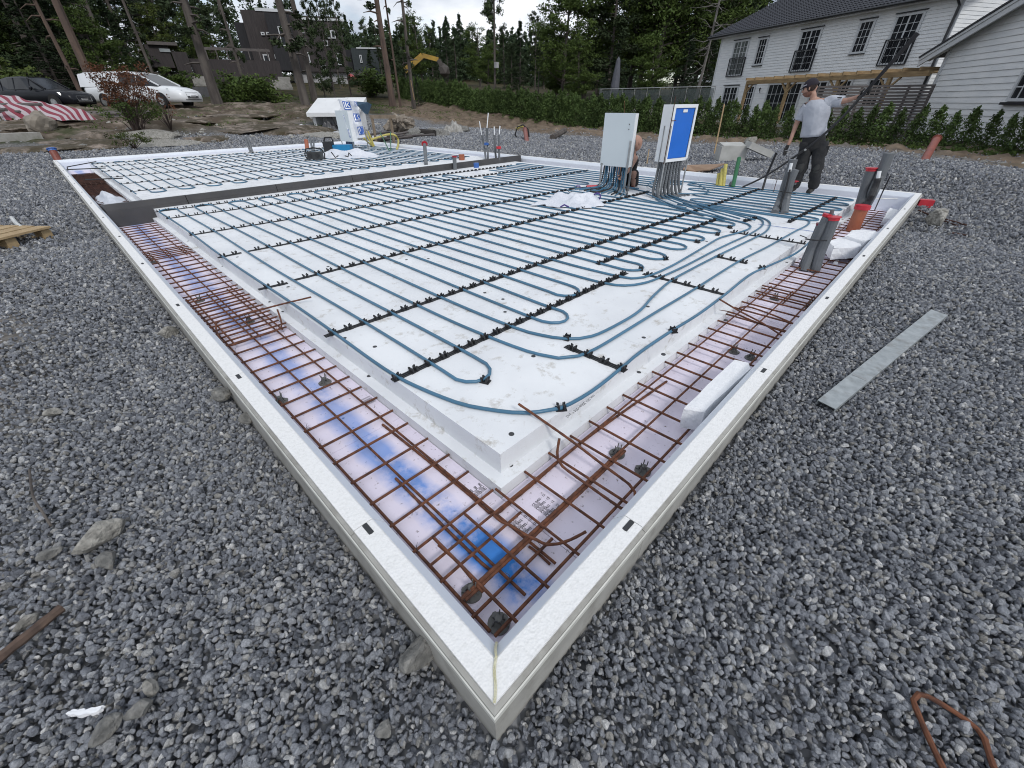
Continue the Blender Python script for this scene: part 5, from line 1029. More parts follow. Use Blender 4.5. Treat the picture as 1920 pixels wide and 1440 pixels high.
for i in range(len(HL) - 1):
    (a, ha), (b, hb) = HL[i], HL[i + 1]; a = Vector(a); b = Vector(b); n = max(1, round((b - a).length / (.36 if a.y > 10 else .43)))
    for k in range(n):
        q = a.lerp(b, (k + rn.uniform(-.12, .12)) / n); h = (ha + (hb - ha) * k / n) * rn.uniform(.92, 1.22); x, y = q.x + rn.uniform(-.05, .05), q.y
        T = thing('thuja', (x, y, gz(x, y) - .02), hedge_desc(x, y), 'hedge plant', 'young thujas of the hedge'); T.scale = (h * rn.uniform(.85, 1.1),) * 2 + (h,); T.rotation_euler = (rn.uniform(-.04, .04), rn.uniform(-.04, .04), rn.random() * 6)
        for nm, d in (('crown', rn.choice(TH)), ('trunk', ts)):
            o = bpy.data.objects.new(nm, d); COL.objects.link(o); o.parent = T
        cnt += 1
# ground plants and grass tufts on the soil
cs = []; rs = []; rn = random.Random(44)
for k in range(520):
    f = rn.random() * (len(HL) - 1); i = int(f); a, b = Vector(HL[i][0]), Vector(HL[i + 1][0]); q = a.lerp(b, f - i); x, y = q.x - rn.uniform(.1, .9) ** 1.5, q.y; cs.append((x, y, gz(x, y) + .04)); rs.append((.10, .10, .06))
for k in range(500):
    x, y = rn.uniform(-8, 12), rn.uniform(21, 30); cs.append((x, y, gz(x, y) + .06)); rs.append((.22, .22, .08))
for k in range(500):
    x, y = rn.uniform(10, 24), rn.uniform(26, 44); cs.append((x, y, gz(x, y) + .06)); rs.append((.3, .3, .10))
me = leaves(cs, rs, 16, .06, 77, 0, DEC, 'undergrowth'); o = bpy.data.objects.new('undergrowth', me); COL.objects.link(o); o['kind'] = 'stuff'; o['label'] = 'weeds and small plants on the soil at the hedge and rocks'

# ================================================================== CABINETS AND CONDUITS ON THE SLAB
ORD = ['first', 'second', 'third', 'fourth', 'fifth', 'sixth', 'seventh', 'eighth', 'ninth', 'tenth', 'eleventh', 'twelfth', 'thirteenth', 'fourteenth', 'fifteenth', 'sixteenth', 'seventeenth', 'eighteenth', 'nineteenth', 'twentieth', 'twenty-first', 'twenty-second', 'twenty-third', 'twenty-fourth', 'twenty-fifth', 'twenty-sixth', 'twenty-seventh', 'twenty-eighth', 'twenty-ninth', 'thirtieth']
def ordinal(i):
    if i < 30: return ORD[i]
    t, u = divmod(i + 1, 10); tens = {3: 'thirt', 4: 'fort', 5: 'fift', 6: 'sixt', 7: 'sevent', 8: 'eight', 9: 'ninet'}
    if t >= 10: return ('hundredth' if i + 1 == 100 else 'hundred and ' + ordinal(i - 100))
    return tens[t] + 'ieth' if u == 0 else tens[t] + 'y-' + ORD[u - 1]
WCAB = mat('white_enamelled_sheet', (.60, .66, .69), (.57, .63, .66), rough=.32, scale=1.5)
WCB = mat('white_enamelled_edge', (.76, .78, .79), (.72, .74, .76), rough=.3)
BLUEF = mat('blue_protective_film', (.018, .145, .58), (.015, .13, .52), rough=.3, scale=4)
def cab_box(T, x, y, rz, w, d, z0, z1, face_mt, rim=None, back=True):
    R = Matrix.Rotation(rz, 3, 'Z'); o = Vector((x, y, 0))
    def P(a, b, c): return o + R @ Vector((a, b, 0)) + Vector((0, 0, c))
    def bx_(m, a0, a1, b0, b1, c0, c1): m.hexa([P(a0, b0, c0), P(a1, b0, c0), P(a1, b1, c0), P(a0, b1, c0), P(a0, b0, c1), P(a1, b0, c1), P(a1, b1, c1), P(a0, b1, c1)])
    return P, bx_
def conduit(label, pts, r, mt=None, sink=None, cap=None, capr=None, cat='conduit', name='conduit', group=None, ribs=True, n=10, capname='end_cap'):
    P = smooth_path(pts, max(.012, r * .8)) if len(pts) > 2 else [tuple(Vector(pts[0]).lerp(Vector(pts[1]), i / 30)) for i in range(31)]
    if sink is None and name == 'sewer_pipe': sink = .3
    if sink: d0 = (Vector(P[0]) - Vector(P[1])).normalized(); P = [tuple(Vector(P[0]) + d0 * sink)] + P
    T = thing(name, tuple(pts[0]), label, cat, group); rr = [r * (1 + (.06 if i % 2 else -.03)) for i in range(len(P))] if ribs else r
    MB().tube(P, rr, n).build('tube', mt or GREYP, T)
    if cap:
        a, b = Vector(P[-2]), Vector(P[-1]); d = (b - a).normalized(); m = MB(); cr = capr or r * 1.5
        m.tube([b - d * r * .5, b + d * r * .12], r * 1.1, 12); m.tube([b + d * r * .02, b + d * r * .22], cr, 12); m.build(capname, cap, T)
    return T
# -- plain white cabinet (front faces -X)
C1 = thing('distribution_cabinet', (5.98, 3.575, -.085), 'plain pale grey distribution cabinet with blue pipes fanning out beneath it', 'cabinet')
MB().box2((5.95, 3.335, .255), (6.045, 3.825, .93)).build('housing', WCB, C1); MB().box2((5.938, 3.325, .25), (5.9495, 3.835, .935)).build('door_panel', WCAB, C1)
m = MB(); m.tube([(5.937, 3.40, .80), (5.933, 3.40, .80)], .008, 8); m.tube([(5.937, 3.40, .74), (5.933, 3.40, .74)], .008, 8); m.build('lock', GREYC, C1)
for y, zt in ((3.345, .60), (3.80, .28)):
    MB().box2((5.93, y - .015, -.085), (5.9365, y + .015, zt)).build('leg', STEEL, C1); MB().box2((6.05, y - .015, -.085), (6.06, y + .015, zt)).build('leg', STEEL, C1)
for k in range(13):
    y = 3.37 + k * .035; rn = random.Random(k); yo = 3.30 + k * .045; xo = 5.80 - .06 * abs(k - 6) / 6
    tgt = [(6.0, y, .26), (5.985, y, .10), (5.97, y + (k - 6) * .003, .0), (5.92, y + (k - 6) * .014, -.055), (5.76 - .03 * rn.random(), y + (k - 6) * .034, -.068), (5.60 - .08 * rn.random(), y + (k - 6) * .05, -.070)]
    MB().tube(smooth_path(tgt, .03), .0105, 6).build('supply_pipe', PEX if k % 3 else BLK, C1)
for k in range(9):
    y = 3.39 + k * .045; MB().tube(smooth_path([(6.02, y, .26), (6.03, y, .05), (6.08, y + .01, -.04), (6.25, y + (k - 4) * .03, -.066)], .03), .0105, 6).build('supply_pipe', PEX, C1)
# -- blue fronted cabinet, seen at an angle (front faces -Y)
C2 = thing('distribution_cabinet', (6.02, 2.74, -.085), 'white distribution cabinet with bright blue film front and grey conduits below', 'cabinet')
A2 = Vector((5.80, 2.70, 0)); B2 = Vector((6.27, 2.60, 0)); u2 = (B2 - A2).normalized(); n2 = Vector((-u2.y, u2.x, 0)); w2 = (B2 - A2).length; dz0, dz1, dd2 = .375, 1.035, .17
def Q2(a, b, c): return A2 + u2 * a + n2 * b + Vector((0, 0, c))
def qb(m, a0, a1, b0, b1, c0, c1): return m.hexa([Q2(a0, b0, c0), Q2(a1, b0, c0), Q2(a1, b1, c0), Q2(a0, b1, c0), Q2(a0, b0, c1), Q2(a1, b0, c1), Q2(a1, b1, c1), Q2(a0, b1, c1)])
m = MB(); qb(m, 0, .012, 0, dd2, dz0, dz1); qb(m, w2 - .012, w2, 0, dd2, dz0, dz1); qb(m, .0125, w2 - .0125, .0, dd2, dz0, dz0 + .012); qb(m, .0125, w2 - .0125, .0, dd2, dz1 - .012, dz1); qb(m, .0125, w2 - .0125, dd2 - .01, dd2 - .001, dz0 + .0125, dz1 - .0125); m.build('housing', WCB, C2)
m = MB(); e = .038
qb(m, -.002, e, -.008, -.0005, dz0 - .001, dz1 + .001); qb(m, w2 - e, w2 + .002, -.008, -.0005, dz0 - .001, dz1 + .001); qb(m, e + .0005, w2 - e - .0005, -.0078, -.0005, dz0, dz0 + e); qb(m, e + .0005, w2 - e - .0005, -.0078, -.0005, dz1 - e, dz1); m.build('front_frame', WCB, C2)
m = MB(); qb(m, e + .003, w2 - e - .003, .006, .010, dz0 + e + .002, dz1 - e - .002); m.build('blue_film', BLUEF, C2); m = MB(); qb(m, w2 * .42, w2 * .60, -.002, .004, dz1 - e - .05, dz1 - e - .018); m.build('label_sticker', WCB, C2)
for a, b, mt_ in ((-.012, -.006, STEEL), (-.012, dd2 * .55, STEEL), (w2 - .02, -.02, STEEL), (w2 - .02, dd2, STEEL)):
    m = MB(); qb(m, a, a + .024, b - .004, b + .004, -.085, .80 if a < 0 else .40); m.build('leg', mt_, C2)
m = MB(); m.tube([Q2(-.02, -.01, 1.12), Q2(-.02, -.01, .36)], .0055, 5); m.build('stay_rod', RUSTD, C2); m = MB(); m.tube([Q2(-.03, -.02, .86), Q2(.06, -.02, .86)], .004, 4); m.build('tie_bar', RUSTD, C2)
rn = random.Random(9)
for k in range(12):
    a = .03 + (k % 7) * .062; b = .03 + .075 * (k // 7); s = (k % 7 - 3) * .018
    pts = [Q2(a, b, .385), Q2(a + s * .2, b, .18), Q2(a + s, b - .02, .0), Q2(a + s + .04, b - .06, -.08), Q2(a + s + .09, b - .14 - .02 * rn.random(), -.082)]
    P = smooth_path(pts, .012); MB().tube(P, [.0195 * (1 + (.07 if i % 2 else -.04)) for i in range(len(P))], 8).build('corrugated_conduit', GREYP, C2)
# -- small white cabinet in the garage part with printed bag
C0 = thing('distribution_cabinet', (6.62, 13.05, -.06), 'small white distribution cabinet far back in the garage part', 'cabinet')
a0 = Vector((6.32, 13.30, 0)); b0 = Vector((6.40, 12.72, 0)); u0 = (b0 - a0).normalized(); n0 = Vector((-u0.y, u0.x, 0)); w0 = (b0 - a0).length
def Q0(a, b, c): return a0 + u0 * a + n0 * b + Vector((0, 0, c))
def q0b(m, a_, b_, c_, d_, e_, f_): return m.hexa([Q0(a_, c_, e_), Q0(b_, c_, e_), Q0(b_, d_, e_), Q0(a_, d_, e_), Q0(a_, c_, f_), Q0(b_, c_, f_), Q0(b_, d_, f_), Q0(a_, d_, f_)])
m = MB(); q0b(m, .005, w0 - .005, .006, .17, .165, .915); m.build('housing', WCB, C0); m = MB(); q0b(m, 0, w0, -.012, .005, .16, .92); m.build('door_panel', WCAB, C0)
for a, b in ((.02, .0), (w0 - .02, 0), (.02, .16), (w0 - .02, .5)):
    m = MB(); q0b(m, a - .015, a + .015, b - .005, b + .005, -.06, .30 if b < .4 else .5); m.build('leg', STEEL, C0)
for k in range(10):
    m = MB(); y_ = .10 + k * .042; m.tube(smooth_path([Q0(y_, .09, .165), Q0(y_, .08, .05), Q0(y_ + (k - 5) * .01, .0, -.02), Q0(y_ + (k - 5) * .03, -.15, -.045)], .04), .012, 6); m.build('supply_pipe', PEX if k % 2 else mat('violet_blue_pipe', (.05, .04, .16), rough=.5), C0)
# printed wrapping sheet hung beside it
BAGW = mat('white_plastic_film', (.66, .68, .73), (.54, .57, .63), rough=.4, scale=6, bump=.9, bscale=14, bdist=.03); LOGOB = mat('blue_print', (.03, .10, .38), (.025, .085, .32), rough=.5, scale=12)
BG = thing('printed_wrapping_sheet', (6.75, 12.7, .1), 'white plastic sheet printed with blue squares reading LK, hung over the small cabinet', 'plastic sheet')
s0 = Vector((6.370, 12.808, 0.211)); s1 = Vector((6.749, 12.605, 0.267)); t1 = Vector((6.688, 12.637, 1.130)); t0 = Vector((6.340, 12.994, 1.183))
nx, ny = 14, 22
def sheet(a, b): 
    p = (s0.lerp(s1, a)).lerp(t0.lerp(t1, a), b); r = .030 * math.sin(a * 9 + b * 7) * (.3 + b) + .02 * math.sin(b * 13 - a * 5); d = (s1 - s0).normalized().cross(Vector((0, 0, 1))); return p + d * r
for th in (0,):
    m = MB(); vs = [tuple(sheet(i / nx, j / ny)) for j in range(ny + 1) for i in range(nx + 1)]; dn = (s1 - s0).normalized().cross(Vector((0, 0, 1))) * .004
    n_ = len(vs); vs += [tuple(Vector(v) + dn) for v in vs]; f = []
    for j in range(ny):
        for i in range(nx): a = j * (nx + 1) + i; f += [(a, a + 1, a + nx + 2, a + nx + 1), (n_ + a, n_ + a + nx + 1, n_ + a + nx + 2, n_ + a + 1)]
    m.add(vs, f); m.build('film', BAGW, BG, smooth=True)
def on_sheet(poly, off, name, mt):
    off = off * 2.2
    m = MB(); d = (s1 - s0).normalized().cross(Vector((0, 0, 1))); sg = -1 if d.dot(Vector((-.2, -.27, 1)) - s0) < 0 else 1
    for q in poly: m.add([sheet(a, b) + d * sg * off for a, b in q], [tuple(range(len(q)))])
    return m.build(name, mt, BG)
def LK(ca, cb, w, h):
    def g(x, y): return (ca + (x - .5) * w, cb + (y - .5) * h)
    K = 6
    on_sheet([[g(i / K, 0), g((i + 1) / K, 0), g((i + 1) / K, 1), g(i / K, 1)] for i in range(K)], .010, 'printed_square', LOGOB)
    q = lambda *p: [g(x, y) for x, y in p]
    on_sheet([q((.10, .12), (.20, .12), (.20, .90), (.10, .90)), q((.2, .12), (.90, .12), (.90, .22), (.2, .22))], .013, 'printed_letter', WCB)
    on_sheet([q((.32, .32), (.45, .32), (.45, .90), (.32, .90)), q((.45, .55), (.75, .90), (.90, .90), (.55, .52)), q((.5, .60), (.62, .66), (.92, .32), (.76, .32))], .013, 'printed_letter', WCB)
LK(.40, .86, .42, .21); LK(.80, .56, .36, .21); LK(.83, .20, .36, .22); LK(.13, .52, .20, .20); LK(.12, .16, .22, .20); LK(.93, .93, .16, .12)
tag(MB().add([tuple(Vector(v)) for v in ((6.456, 13.367, 1.173), (7.223, 12.953, 1.104), (7.331, 12.951, 1.051), (7.218, 13.069, 0.802), (7.046, 12.935, 0.833), (6.898, 13.015, 1.029), (6.670, 13.024, 1.095))] + [tuple(Vector(v)) for v in ((6.588, 13.637, 1.175), (7.370, 13.215, 1.104), (7.455, 13.169, 1.051), (7.316, 13.244, 0.798), (7.191, 13.198, 0.828), (7.039, 13.279, 1.028), (6.854, 13.380, 1.095))], [tuple(range(6, -1, -1)), tuple(range(7, 14))] + [(i, (i + 1) % 7, 7 + (i + 1) % 7, 7 + i) for i in range(7)]).build('hanging_jacket', mat('slate_blue_fabric', (.045, .085, .13), (.03, .06, .10), rough=.9, scale=7, bump=.5, bscale=9), base=True), 'slate blue jacket hung behind the printed plastic sheet', 'jacket')

RBP = mat('red_brown_pipe', (.24, .062, .042), (.17, .045, .03), rough=.5, scale=5)
# -- conduits, caps and sewer pipes
g = 'grey conduit stubs'
conduit('tall grey conduit with red flanged cap near the far right corner', [(6.872, 0.479, -0.085), (6.891, 0.512, 0.158), (6.890, 0.526, 0.372)], .052, cap=REDC, capr=.068, ribs=False, n=14, group=g)
conduit('wide grey flat topped conduit behind the orange pipe', [(7.488, 0.488, -0.220), (6.891, 0.416, 0.083), (6.891, 0.417, 0.299), (6.890, 0.425, 0.543)], .055, ribs=False, n=14, group=g)
conduit('black sleeved cable conduit curving up beside the wide grey one', [(7.583, 0.543, -0.200), (6.692, 0.400, 0.039), (6.692, 0.398, 0.205), (6.691, 0.409, 0.297)], .036, mt=BLK, group=g)
conduit('white cable end sticking out of the black sleeve', [(6.691, 0.405, 0.286), (6.690, 0.423, 0.370)], .020, mt=WCB, ribs=False, cat='cable', name='cable_end')
loose('thin black rod rising beside the wide grey conduit', [(7.761, 0.390, -0.220), (6.895, 0.323, 0.130), (6.895, 0.320, 0.313)], r=.0075, sm=0, mt=BLK, cat='rod', name='steel_rod')
loose('thin rod lying across the channel at the far right corner', [(7.540, 0.497, -0.050), (7.754, 0.203, -0.050)], r=.006, sm=0, mt=STEEL, cat='rod', name='steel_rod')
OP = thing('sewer_pipe', (6.404, 0.405, -0.250), 'orange brown sewer pipe with red lid standing in the right channel', 'sewer pipe'); b = Vector((6.345, 0.395, -0.250)); m = MB(); m.tube([b, b + Vector((0, 0, .26))], .068, 20); m.build('tube', ORNG, OP); m = MB(); m.tube([b + Vector((0, 0, .255)), b + Vector((0, 0, .295))], .080, 20); m.tube([b + Vector((0, 0, .2955)), b + Vector((0, 0, .300))], .072, 20); m.build('lid', REDC, OP)
for k, (px0, lab) in enumerate(((((5.902, 1.181, -0.085), (6.180, 1.232, 0.024), (6.179, 1.235, 0.269), (6.179, 1.236, 0.478)), 'left grey conduit of the pair before the standing man'), (((5.918, 1.077, -0.085), (6.128, 1.155, 0.041), (6.124, 1.178, 0.251), (6.125, 1.170, 0.379)), 'right grey conduit of the pair before the standing man'))):
    conduit(lab, list(px0), .046, ribs=False, n=12, group=g)
conduit('black cable with white tip strapped to the grey conduit pair', [(5.965, 1.165, -0.080), (5.998, 1.168, 0.117), (5.995, 1.180, 0.293), (5.992, 1.195, 0.390)], .012, mt=BLK, ribs=False, cat='cable', name='cable_end')
conduit('short white tube end between the grey conduit pair', [(6.087, 1.215, 0.356), (6.086, 1.223, 0.447)], .018, mt=WCB, ribs=False, cat='cable', name='cable_end')
conduit('small red capped tube end behind the grey conduit pair', [(6.335, 1.173, 0.192), (6.335, 1.173, 0.228)], .022, cap=REDC, capr=.04, ribs=False, group=g)
m = MB(); m.tube([(6.022, 1.232, 0.143), (6.061, 1.062, 0.134)], .006, 4); tag(m.build('cable_tie', BLK, base=True), 'black cable tie round the grey conduit pair', 'cable tie')
# bundle in the right channel
q = (4.45, .42)
conduit('grey conduit in front of the bundle in the right channel', [(4.387, 0.420, -0.250), (4.451, 0.431, -0.078), (4.452, 0.424, 0.114), (4.454, 0.416, 0.215)], .040, n=12, group='grey conduit bundle in the right channel', ribs=False)
conduit('grey conduit at the right of the bundle in the right channel', [(4.422, 0.340, -0.250), (4.450, 0.362, -0.054), (4.450, 0.359, 0.116), (4.449, 0.366, 0.223)], .042, n=12, cap=REDC, capr=.054, group='grey conduit bundle in the right channel', ribs=False)
conduit('darker grey conduit with burgundy sleeve at the left of the bundle', [(4.508, 0.468, -0.250), (4.503, 0.462, -0.085), (4.504, 0.458, 0.070), (4.504, 0.456, 0.146)], .028, n=12, cap=mat('burgundy_sleeve', (.22, .03, .05), rough=.4), capr=.034, group='grey conduit bundle in the right channel', ribs=False)
conduit('thin grey tube tip rising out of the conduit bundle', [(4.500, 0.397, 0.192), (4.499, 0.408, 0.275)], .016, group='grey conduit bundle in the right channel', ribs=False)
m = MB(); m.tube([(4.475, 0.430, 0.218), (4.475, 0.427, 0.241)], .035, 9); tag(m.build('red_flower_cap', REDC, base=True), 'red flanged cap on the front conduit of the bundle', 'pipe cap')
m = MB(); m.tube([(4.370, 0.502, 0.032), (4.363, 0.416, 0.035), (4.388, 0.339, 0.044)], .006, 4); m.tube([(4.381, 0.495, 0.040), (4.372, 0.554, 0.055)], .004, 4); tag(m.build('cable_tie', BLK, base=True), 'black strap with loose tail round the conduit bundle', 'cable tie')
# posts by the beam and beyond
conduit('grey conduit stub with red cap beyond the dark beam', [(5.782, 8.313, -0.060), (6.105, 8.747, 0.303)], .040, cap=REDC, capr=.07, ribs=False, group=g)
conduit('shorter grey conduit stub with red cap at the dark beam', [(5.834, 7.364, -0.085), (5.857, 7.376, 0.159)], .042, cap=REDC, capr=.07, ribs=False, group=g)
m = MB(); p = Vector((5.982, 6.843, 0.030)); m.tube([p - Vector((0, 0, .05)), p + Vector((0, 0, .035))], .055, 12); tag(m.build('pipe_lid', BLUEC, base=True), 'low blue pipe cap in front of the dark beam', 'pipe cap')
m = MB(); p = Vector((6.898, 8.413, -0.060)); m.tube([p - Vector((0, 0, .02)), p + Vector((0, 0, .12))], .07, 12); tag(m.build('pipe_lid', ORNG, base=True), 'low orange red pipe cap just beyond the dark beam', 'pipe cap')
for k, (b_, pts, tipc, lab) in enumerate(((0, [(7.273, 7.969, -0.060), (7.566, 8.331, 0.170), (7.527, 8.367, 0.429)], 1, 'thin grey conduit with white cable, leftmost behind the beam end'), (0, [(7.382, 8.011, -0.060), (7.576, 8.222, 0.243), (7.577, 8.221, 0.573)], 1, 'tallest thin grey conduit behind the beam end'),
     (0, [(7.236, 7.561, -0.085), (7.192, 7.555, 0.211), (7.189, 7.558, 0.472)], 1, 'thin grey conduit in front of the beam end'), (0, [(7.206, 7.440, -0.085), (7.212, 7.437, 0.194), (7.217, 7.431, 0.485)], 1, 'rightmost thin grey conduit in front of the beam end'))):
    conduit(lab, pts, .024, ribs=False, group='thin conduits at the right end of the dark beam'); e_ = Vector(pts[-1]); d_ = Vector(((-.05, 0, .28), (.06, 0, .30), (0, 0, .16), (.03, 0, .16))[k]); conduit('white cable tip above the ' + ordinal(k) + ' thin conduit at the beam end', [e_, e_ + d_ * .5, e_ + d_], .012, mt=WCB, ribs=False, cat='cable', name='cable_end')
for c_, pp, lab in ((BLUEC, ((7.164, 7.796, 0.200)), 'blue'), (REDC, ((6.972, 7.207, 0.160)), 'red')):
    pass
for c_, pp, lab in ((BLUEC, (7.523, 8.203, 0.224), 'blue collar on the conduits behind the beam end'), (REDC, (7.194, 7.434, 0.206), 'red collar on the conduits in front of the beam end')):
    p = Vector(pp); m = MB(); m.tube([p, p + Vector((0, 0, .05))], .055, 10); tag(m.build('conduit_collar', c_, base=True), lab, 'pipe collar')
for (a_, b_, lab) in (((7.464, 2.423, -0.085), (7.564, 2.505, 0.218), 'tallest yellow conduit at the back frame'), ((7.430, 2.461, -0.085), (7.569, 2.538, 0.146), 'middle yellow conduit at the back frame'), ((7.453, 2.514, -0.085), (7.572, 2.579, 0.072), 'shortest yellow conduit at the back frame')):
    conduit(lab, [a_, b_], .028, mt=YEL, group='yellow conduits at the back frame')
conduit('green conduit standing at the back frame', [(7.464, 2.270, -0.085), (7.784, 2.400, 0.300)], .030, mt=GRN, ribs=False)
conduit('short black stub beside the green conduit', [(7.487, 2.320, -0.085), (7.793, 2.422, -0.074)], .026, mt=BLK, ribs=False)
conduit('yellow conduit bent in an arch behind the small cabinet', [(7.311, 11.911, -0.060), (8.311, 13.357, 0.043), (8.247, 13.397, 0.210), (8.066, 13.512, 0.244), (7.800, 13.680, 0.177), (7.521, 13.720, 0.115)], .030, mt=YEL)
for k, (a_, b_) in enumerate((((7.424, 13.453, -0.060), (7.238, 13.490, 0.339)), ((7.446, 13.425, -0.060), (7.351, 13.484, 0.363)), ((7.598, 13.857, -0.060), (7.077, 13.324, 0.196)))): conduit(ordinal(k) + ' straight yellow conduit leaning beside the small cabinet', [a_, b_], .026, mt=YEL, group='yellow conduits by the small cabinet')
conduit('left green rod standing behind the small cabinet', [(6.989, 11.798, -0.060), (7.709, 13.379, 0.308)], .014, mt=GRN, ribs=False); conduit('right green rod standing behind the small cabinet', [(7.020, 11.761, -0.060), (7.931, 13.139, 0.321)], .014, mt=GRN, ribs=False)
conduit('orange brown pipe leaning over the far left corner of the frame', [(.10, 15.75, -.2), (0.095, 15.900, 0.210)], .075, mt=RBP, cap=BLUEC, capr=.10, ribs=False, cat='sewer pipe', name='sewer_pipe', n=12)
conduit('orange brown pipe standing at the garage back frame', [(5.708, 14.422, -0.060), (5.802, 14.569, 0.156)], .06, mt=ORNG, ribs=False, cat='sewer pipe', name='sewer_pipe', n=12)
for k, (a_, b_) in enumerate((((5.517, 13.600, -0.060), (5.741, 14.107, 0.288)), ((5.538, 13.574, -0.060), (5.847, 14.070, 0.257)), ((4.127, 14.560, -0.060), (4.137, 14.687, 0.304)), ((4.168, 14.510, -0.060), (4.197, 14.671, 0.328)))):
    conduit('%s of the grey cable tubes with clear ends at the garage back frame' % ordinal(k), [a_, b_], .026, group='grey tubes at the garage back frame')
conduit('orange red pipe sticking up at an angle out of the gravel on the right', [(13.696, 0.426, -0.150), (15.002, 0.457, 0.268)], .078, mt=RBP, cap=RBP, capr=.10, ribs=False, cat='sewer pipe', name='sewer_pipe', n=14)
conduit('orange red pipe rising out of the gravel before the hedge bank', [(13.351, 12.247, -0.200), (15.155, 14.048, 0.146)], .09, mt=RBP, ribs=False, cat='sewer pipe', name='sewer_pipe', n=14)
conduit('yellow hose bending into the orange pipe before the bank', [(15.131, 13.928, 0.012), (15.124, 14.083, 0.185), (15.013, 14.202, 0.206), (14.903, 14.321, 0.109)], .055, mt=YEL, ribs=False, cat='hose', name='hose')
loose('black cable ring round the orange pipe before the bank', [(15.079, 13.715, -0.357), (15.042, 13.754, 0.118), (14.901, 13.907, 0.275), (14.731, 14.091, 0.199), (14.668, 14.159, -0.075), (14.762, 14.057, -0.334), (14.921, 13.886, -0.376)], r=.03, sm=.2, mt=BLK, cat='cable', name='cable')
loose('yellow hose lying on the gravel behind the standing man', [(13.053, 2.274, -0.160), (12.874, 1.993, -0.160), (12.878, 1.676, -0.160), (13.184, 1.471, -0.160), (13.337, 1.334, -0.130)], r=.03, sm=.1, mt=YEL, cat='hose', name='hose')
m = MB(); p = Vector((8.030, -0.083, -0.120)); m.box(tuple(p), (.10, .16, .12), rz=.4); tag(m.build('red_block', REDC, base=True), 'red plastic piece jammed under the frame at the far right corner', 'block')
# stakes
for a_, b_, lab, r_ in (((13.444, 5.001, -0.200), (14.830, 5.587, 0.968), 'tall thin wooden stake in the gravel in front of the hedge', .02), ((9.621, 5.010, -0.180), (11.334, 5.932, 0.007), 'short thin stake behind the two cabinets', .015), ((21.896, 13.178, -0.200), (19.181, 11.716, 1.068), 'thin wooden stake above the plain white cabinet', .02), ((23.060, 33.684, 1.303), (22.971, 33.748, 2.588), 'pale stake at the left end of the hedge', .03)):
    loose(lab, [a_, b_], r=r_, sm=0, mt=WOOD, cat='stake', name='stake')

# ================================================================== FOAM OFFCUTS, BAGS, TOOLS ON THE SLAB
FOAM = mat('foam_offcut', (.80, .81, .83), (.74, .75, .77), rough=.6, scale=14, bump=.6, bscale=60, bdist=.01)
def chunk(label, top, zt, h, group='white foam offcuts on the channel mesh', jit=.008, cat='foam block', name='foam_offcut'):
    n = len(top); rn = random.Random(n + int(top[0][0] * 100)); nb = 5; ring = []
    for i in range(n):
        a, b = Vector(top[i][:2]), Vector(top[(i + 1) % n][:2])
        for k in range(nb): q = a.lerp(b, k / nb); ring.append(Vector((q.x + rn.uniform(-jit, jit) * .6, q.y + rn.uniform(-jit, jit) * .6)))
    c = sum(ring, Vector((0, 0))) / len(ring); m = MB(); N_ = len(ring); L_ = []
    for z, sc_ in ((zt - h, .97), (zt - h * .5, 1.0), (zt - .010, 1.0), (zt, .975)): L_.append([(c.x + (q.x - c.x) * sc_ + rn.uniform(-jit, jit) * .4, c.y + (q.y - c.y) * sc_ + rn.uniform(-jit, jit) * .4, z + rn.uniform(-jit, jit) * .3) for q in ring])
    vs = sum(L_, []) + [(c.x, c.y, zt + jit * .2), (c.x, c.y, zt - h)]; f = []
    for l in range(3):
        for i in range(N_): a = l * N_ + i; b = l * N_ + (i + 1) % N_; f.append((a, b, b + N_, a + N_))
    for i in range(N_): f.append((3 * N_ + i, 3 * N_ + (i + 1) % N_, 4 * N_)); f.append(((i + 1) % N_, i, 4 * N_ + 1))
    m.add(vs, f); return tag(m.build(name, FOAM, base=True), label, cat, group)
chunk('long white foam block leaning on the frame over the right channel', [(1.386, 0.209, -0.075), (1.428, 0.131, -0.075), (1.944, 0.111, -0.075), (1.994, 0.136, -0.075), (1.978, 0.207, -0.075)], -.075, .125, jit=.0025)
chunk('rough white foam lump nearest the conduit bundle', [(4.970, 0.405, -0.090), (5.172, 0.360, -0.090), (5.283, 0.298, -0.090), (5.200, 0.158, -0.090), (4.970, 0.137, -0.090), (4.723, 0.300, -0.090)], -.09, .11, jit=.018)
chunk('flat white foam slab behind the rough lump', [(5.174, 0.307, -0.060), (5.485, 0.309, -0.060), (5.593, 0.225, -0.060), (5.567, 0.093, -0.060), (5.272, 0.085, -0.060), (5.074, 0.132, -0.060)], -.06, .10, jit=.012)
chunk('small white foam piece near the far right corner of the channel', [(6.701, 0.190, -0.130), (7.447, 0.226, -0.110), (7.369, 0.116, -0.110), (6.757, 0.088, -0.130)], -.12, .09, jit=.01)
chunk('small white foam crumb beyond the conduit bundle', [(4.763, 0.267, -0.235), (4.896, 0.268, -0.235), (4.875, 0.241, -0.235), (4.736, 0.227, -0.235)], -.225, .02, jit=.004)
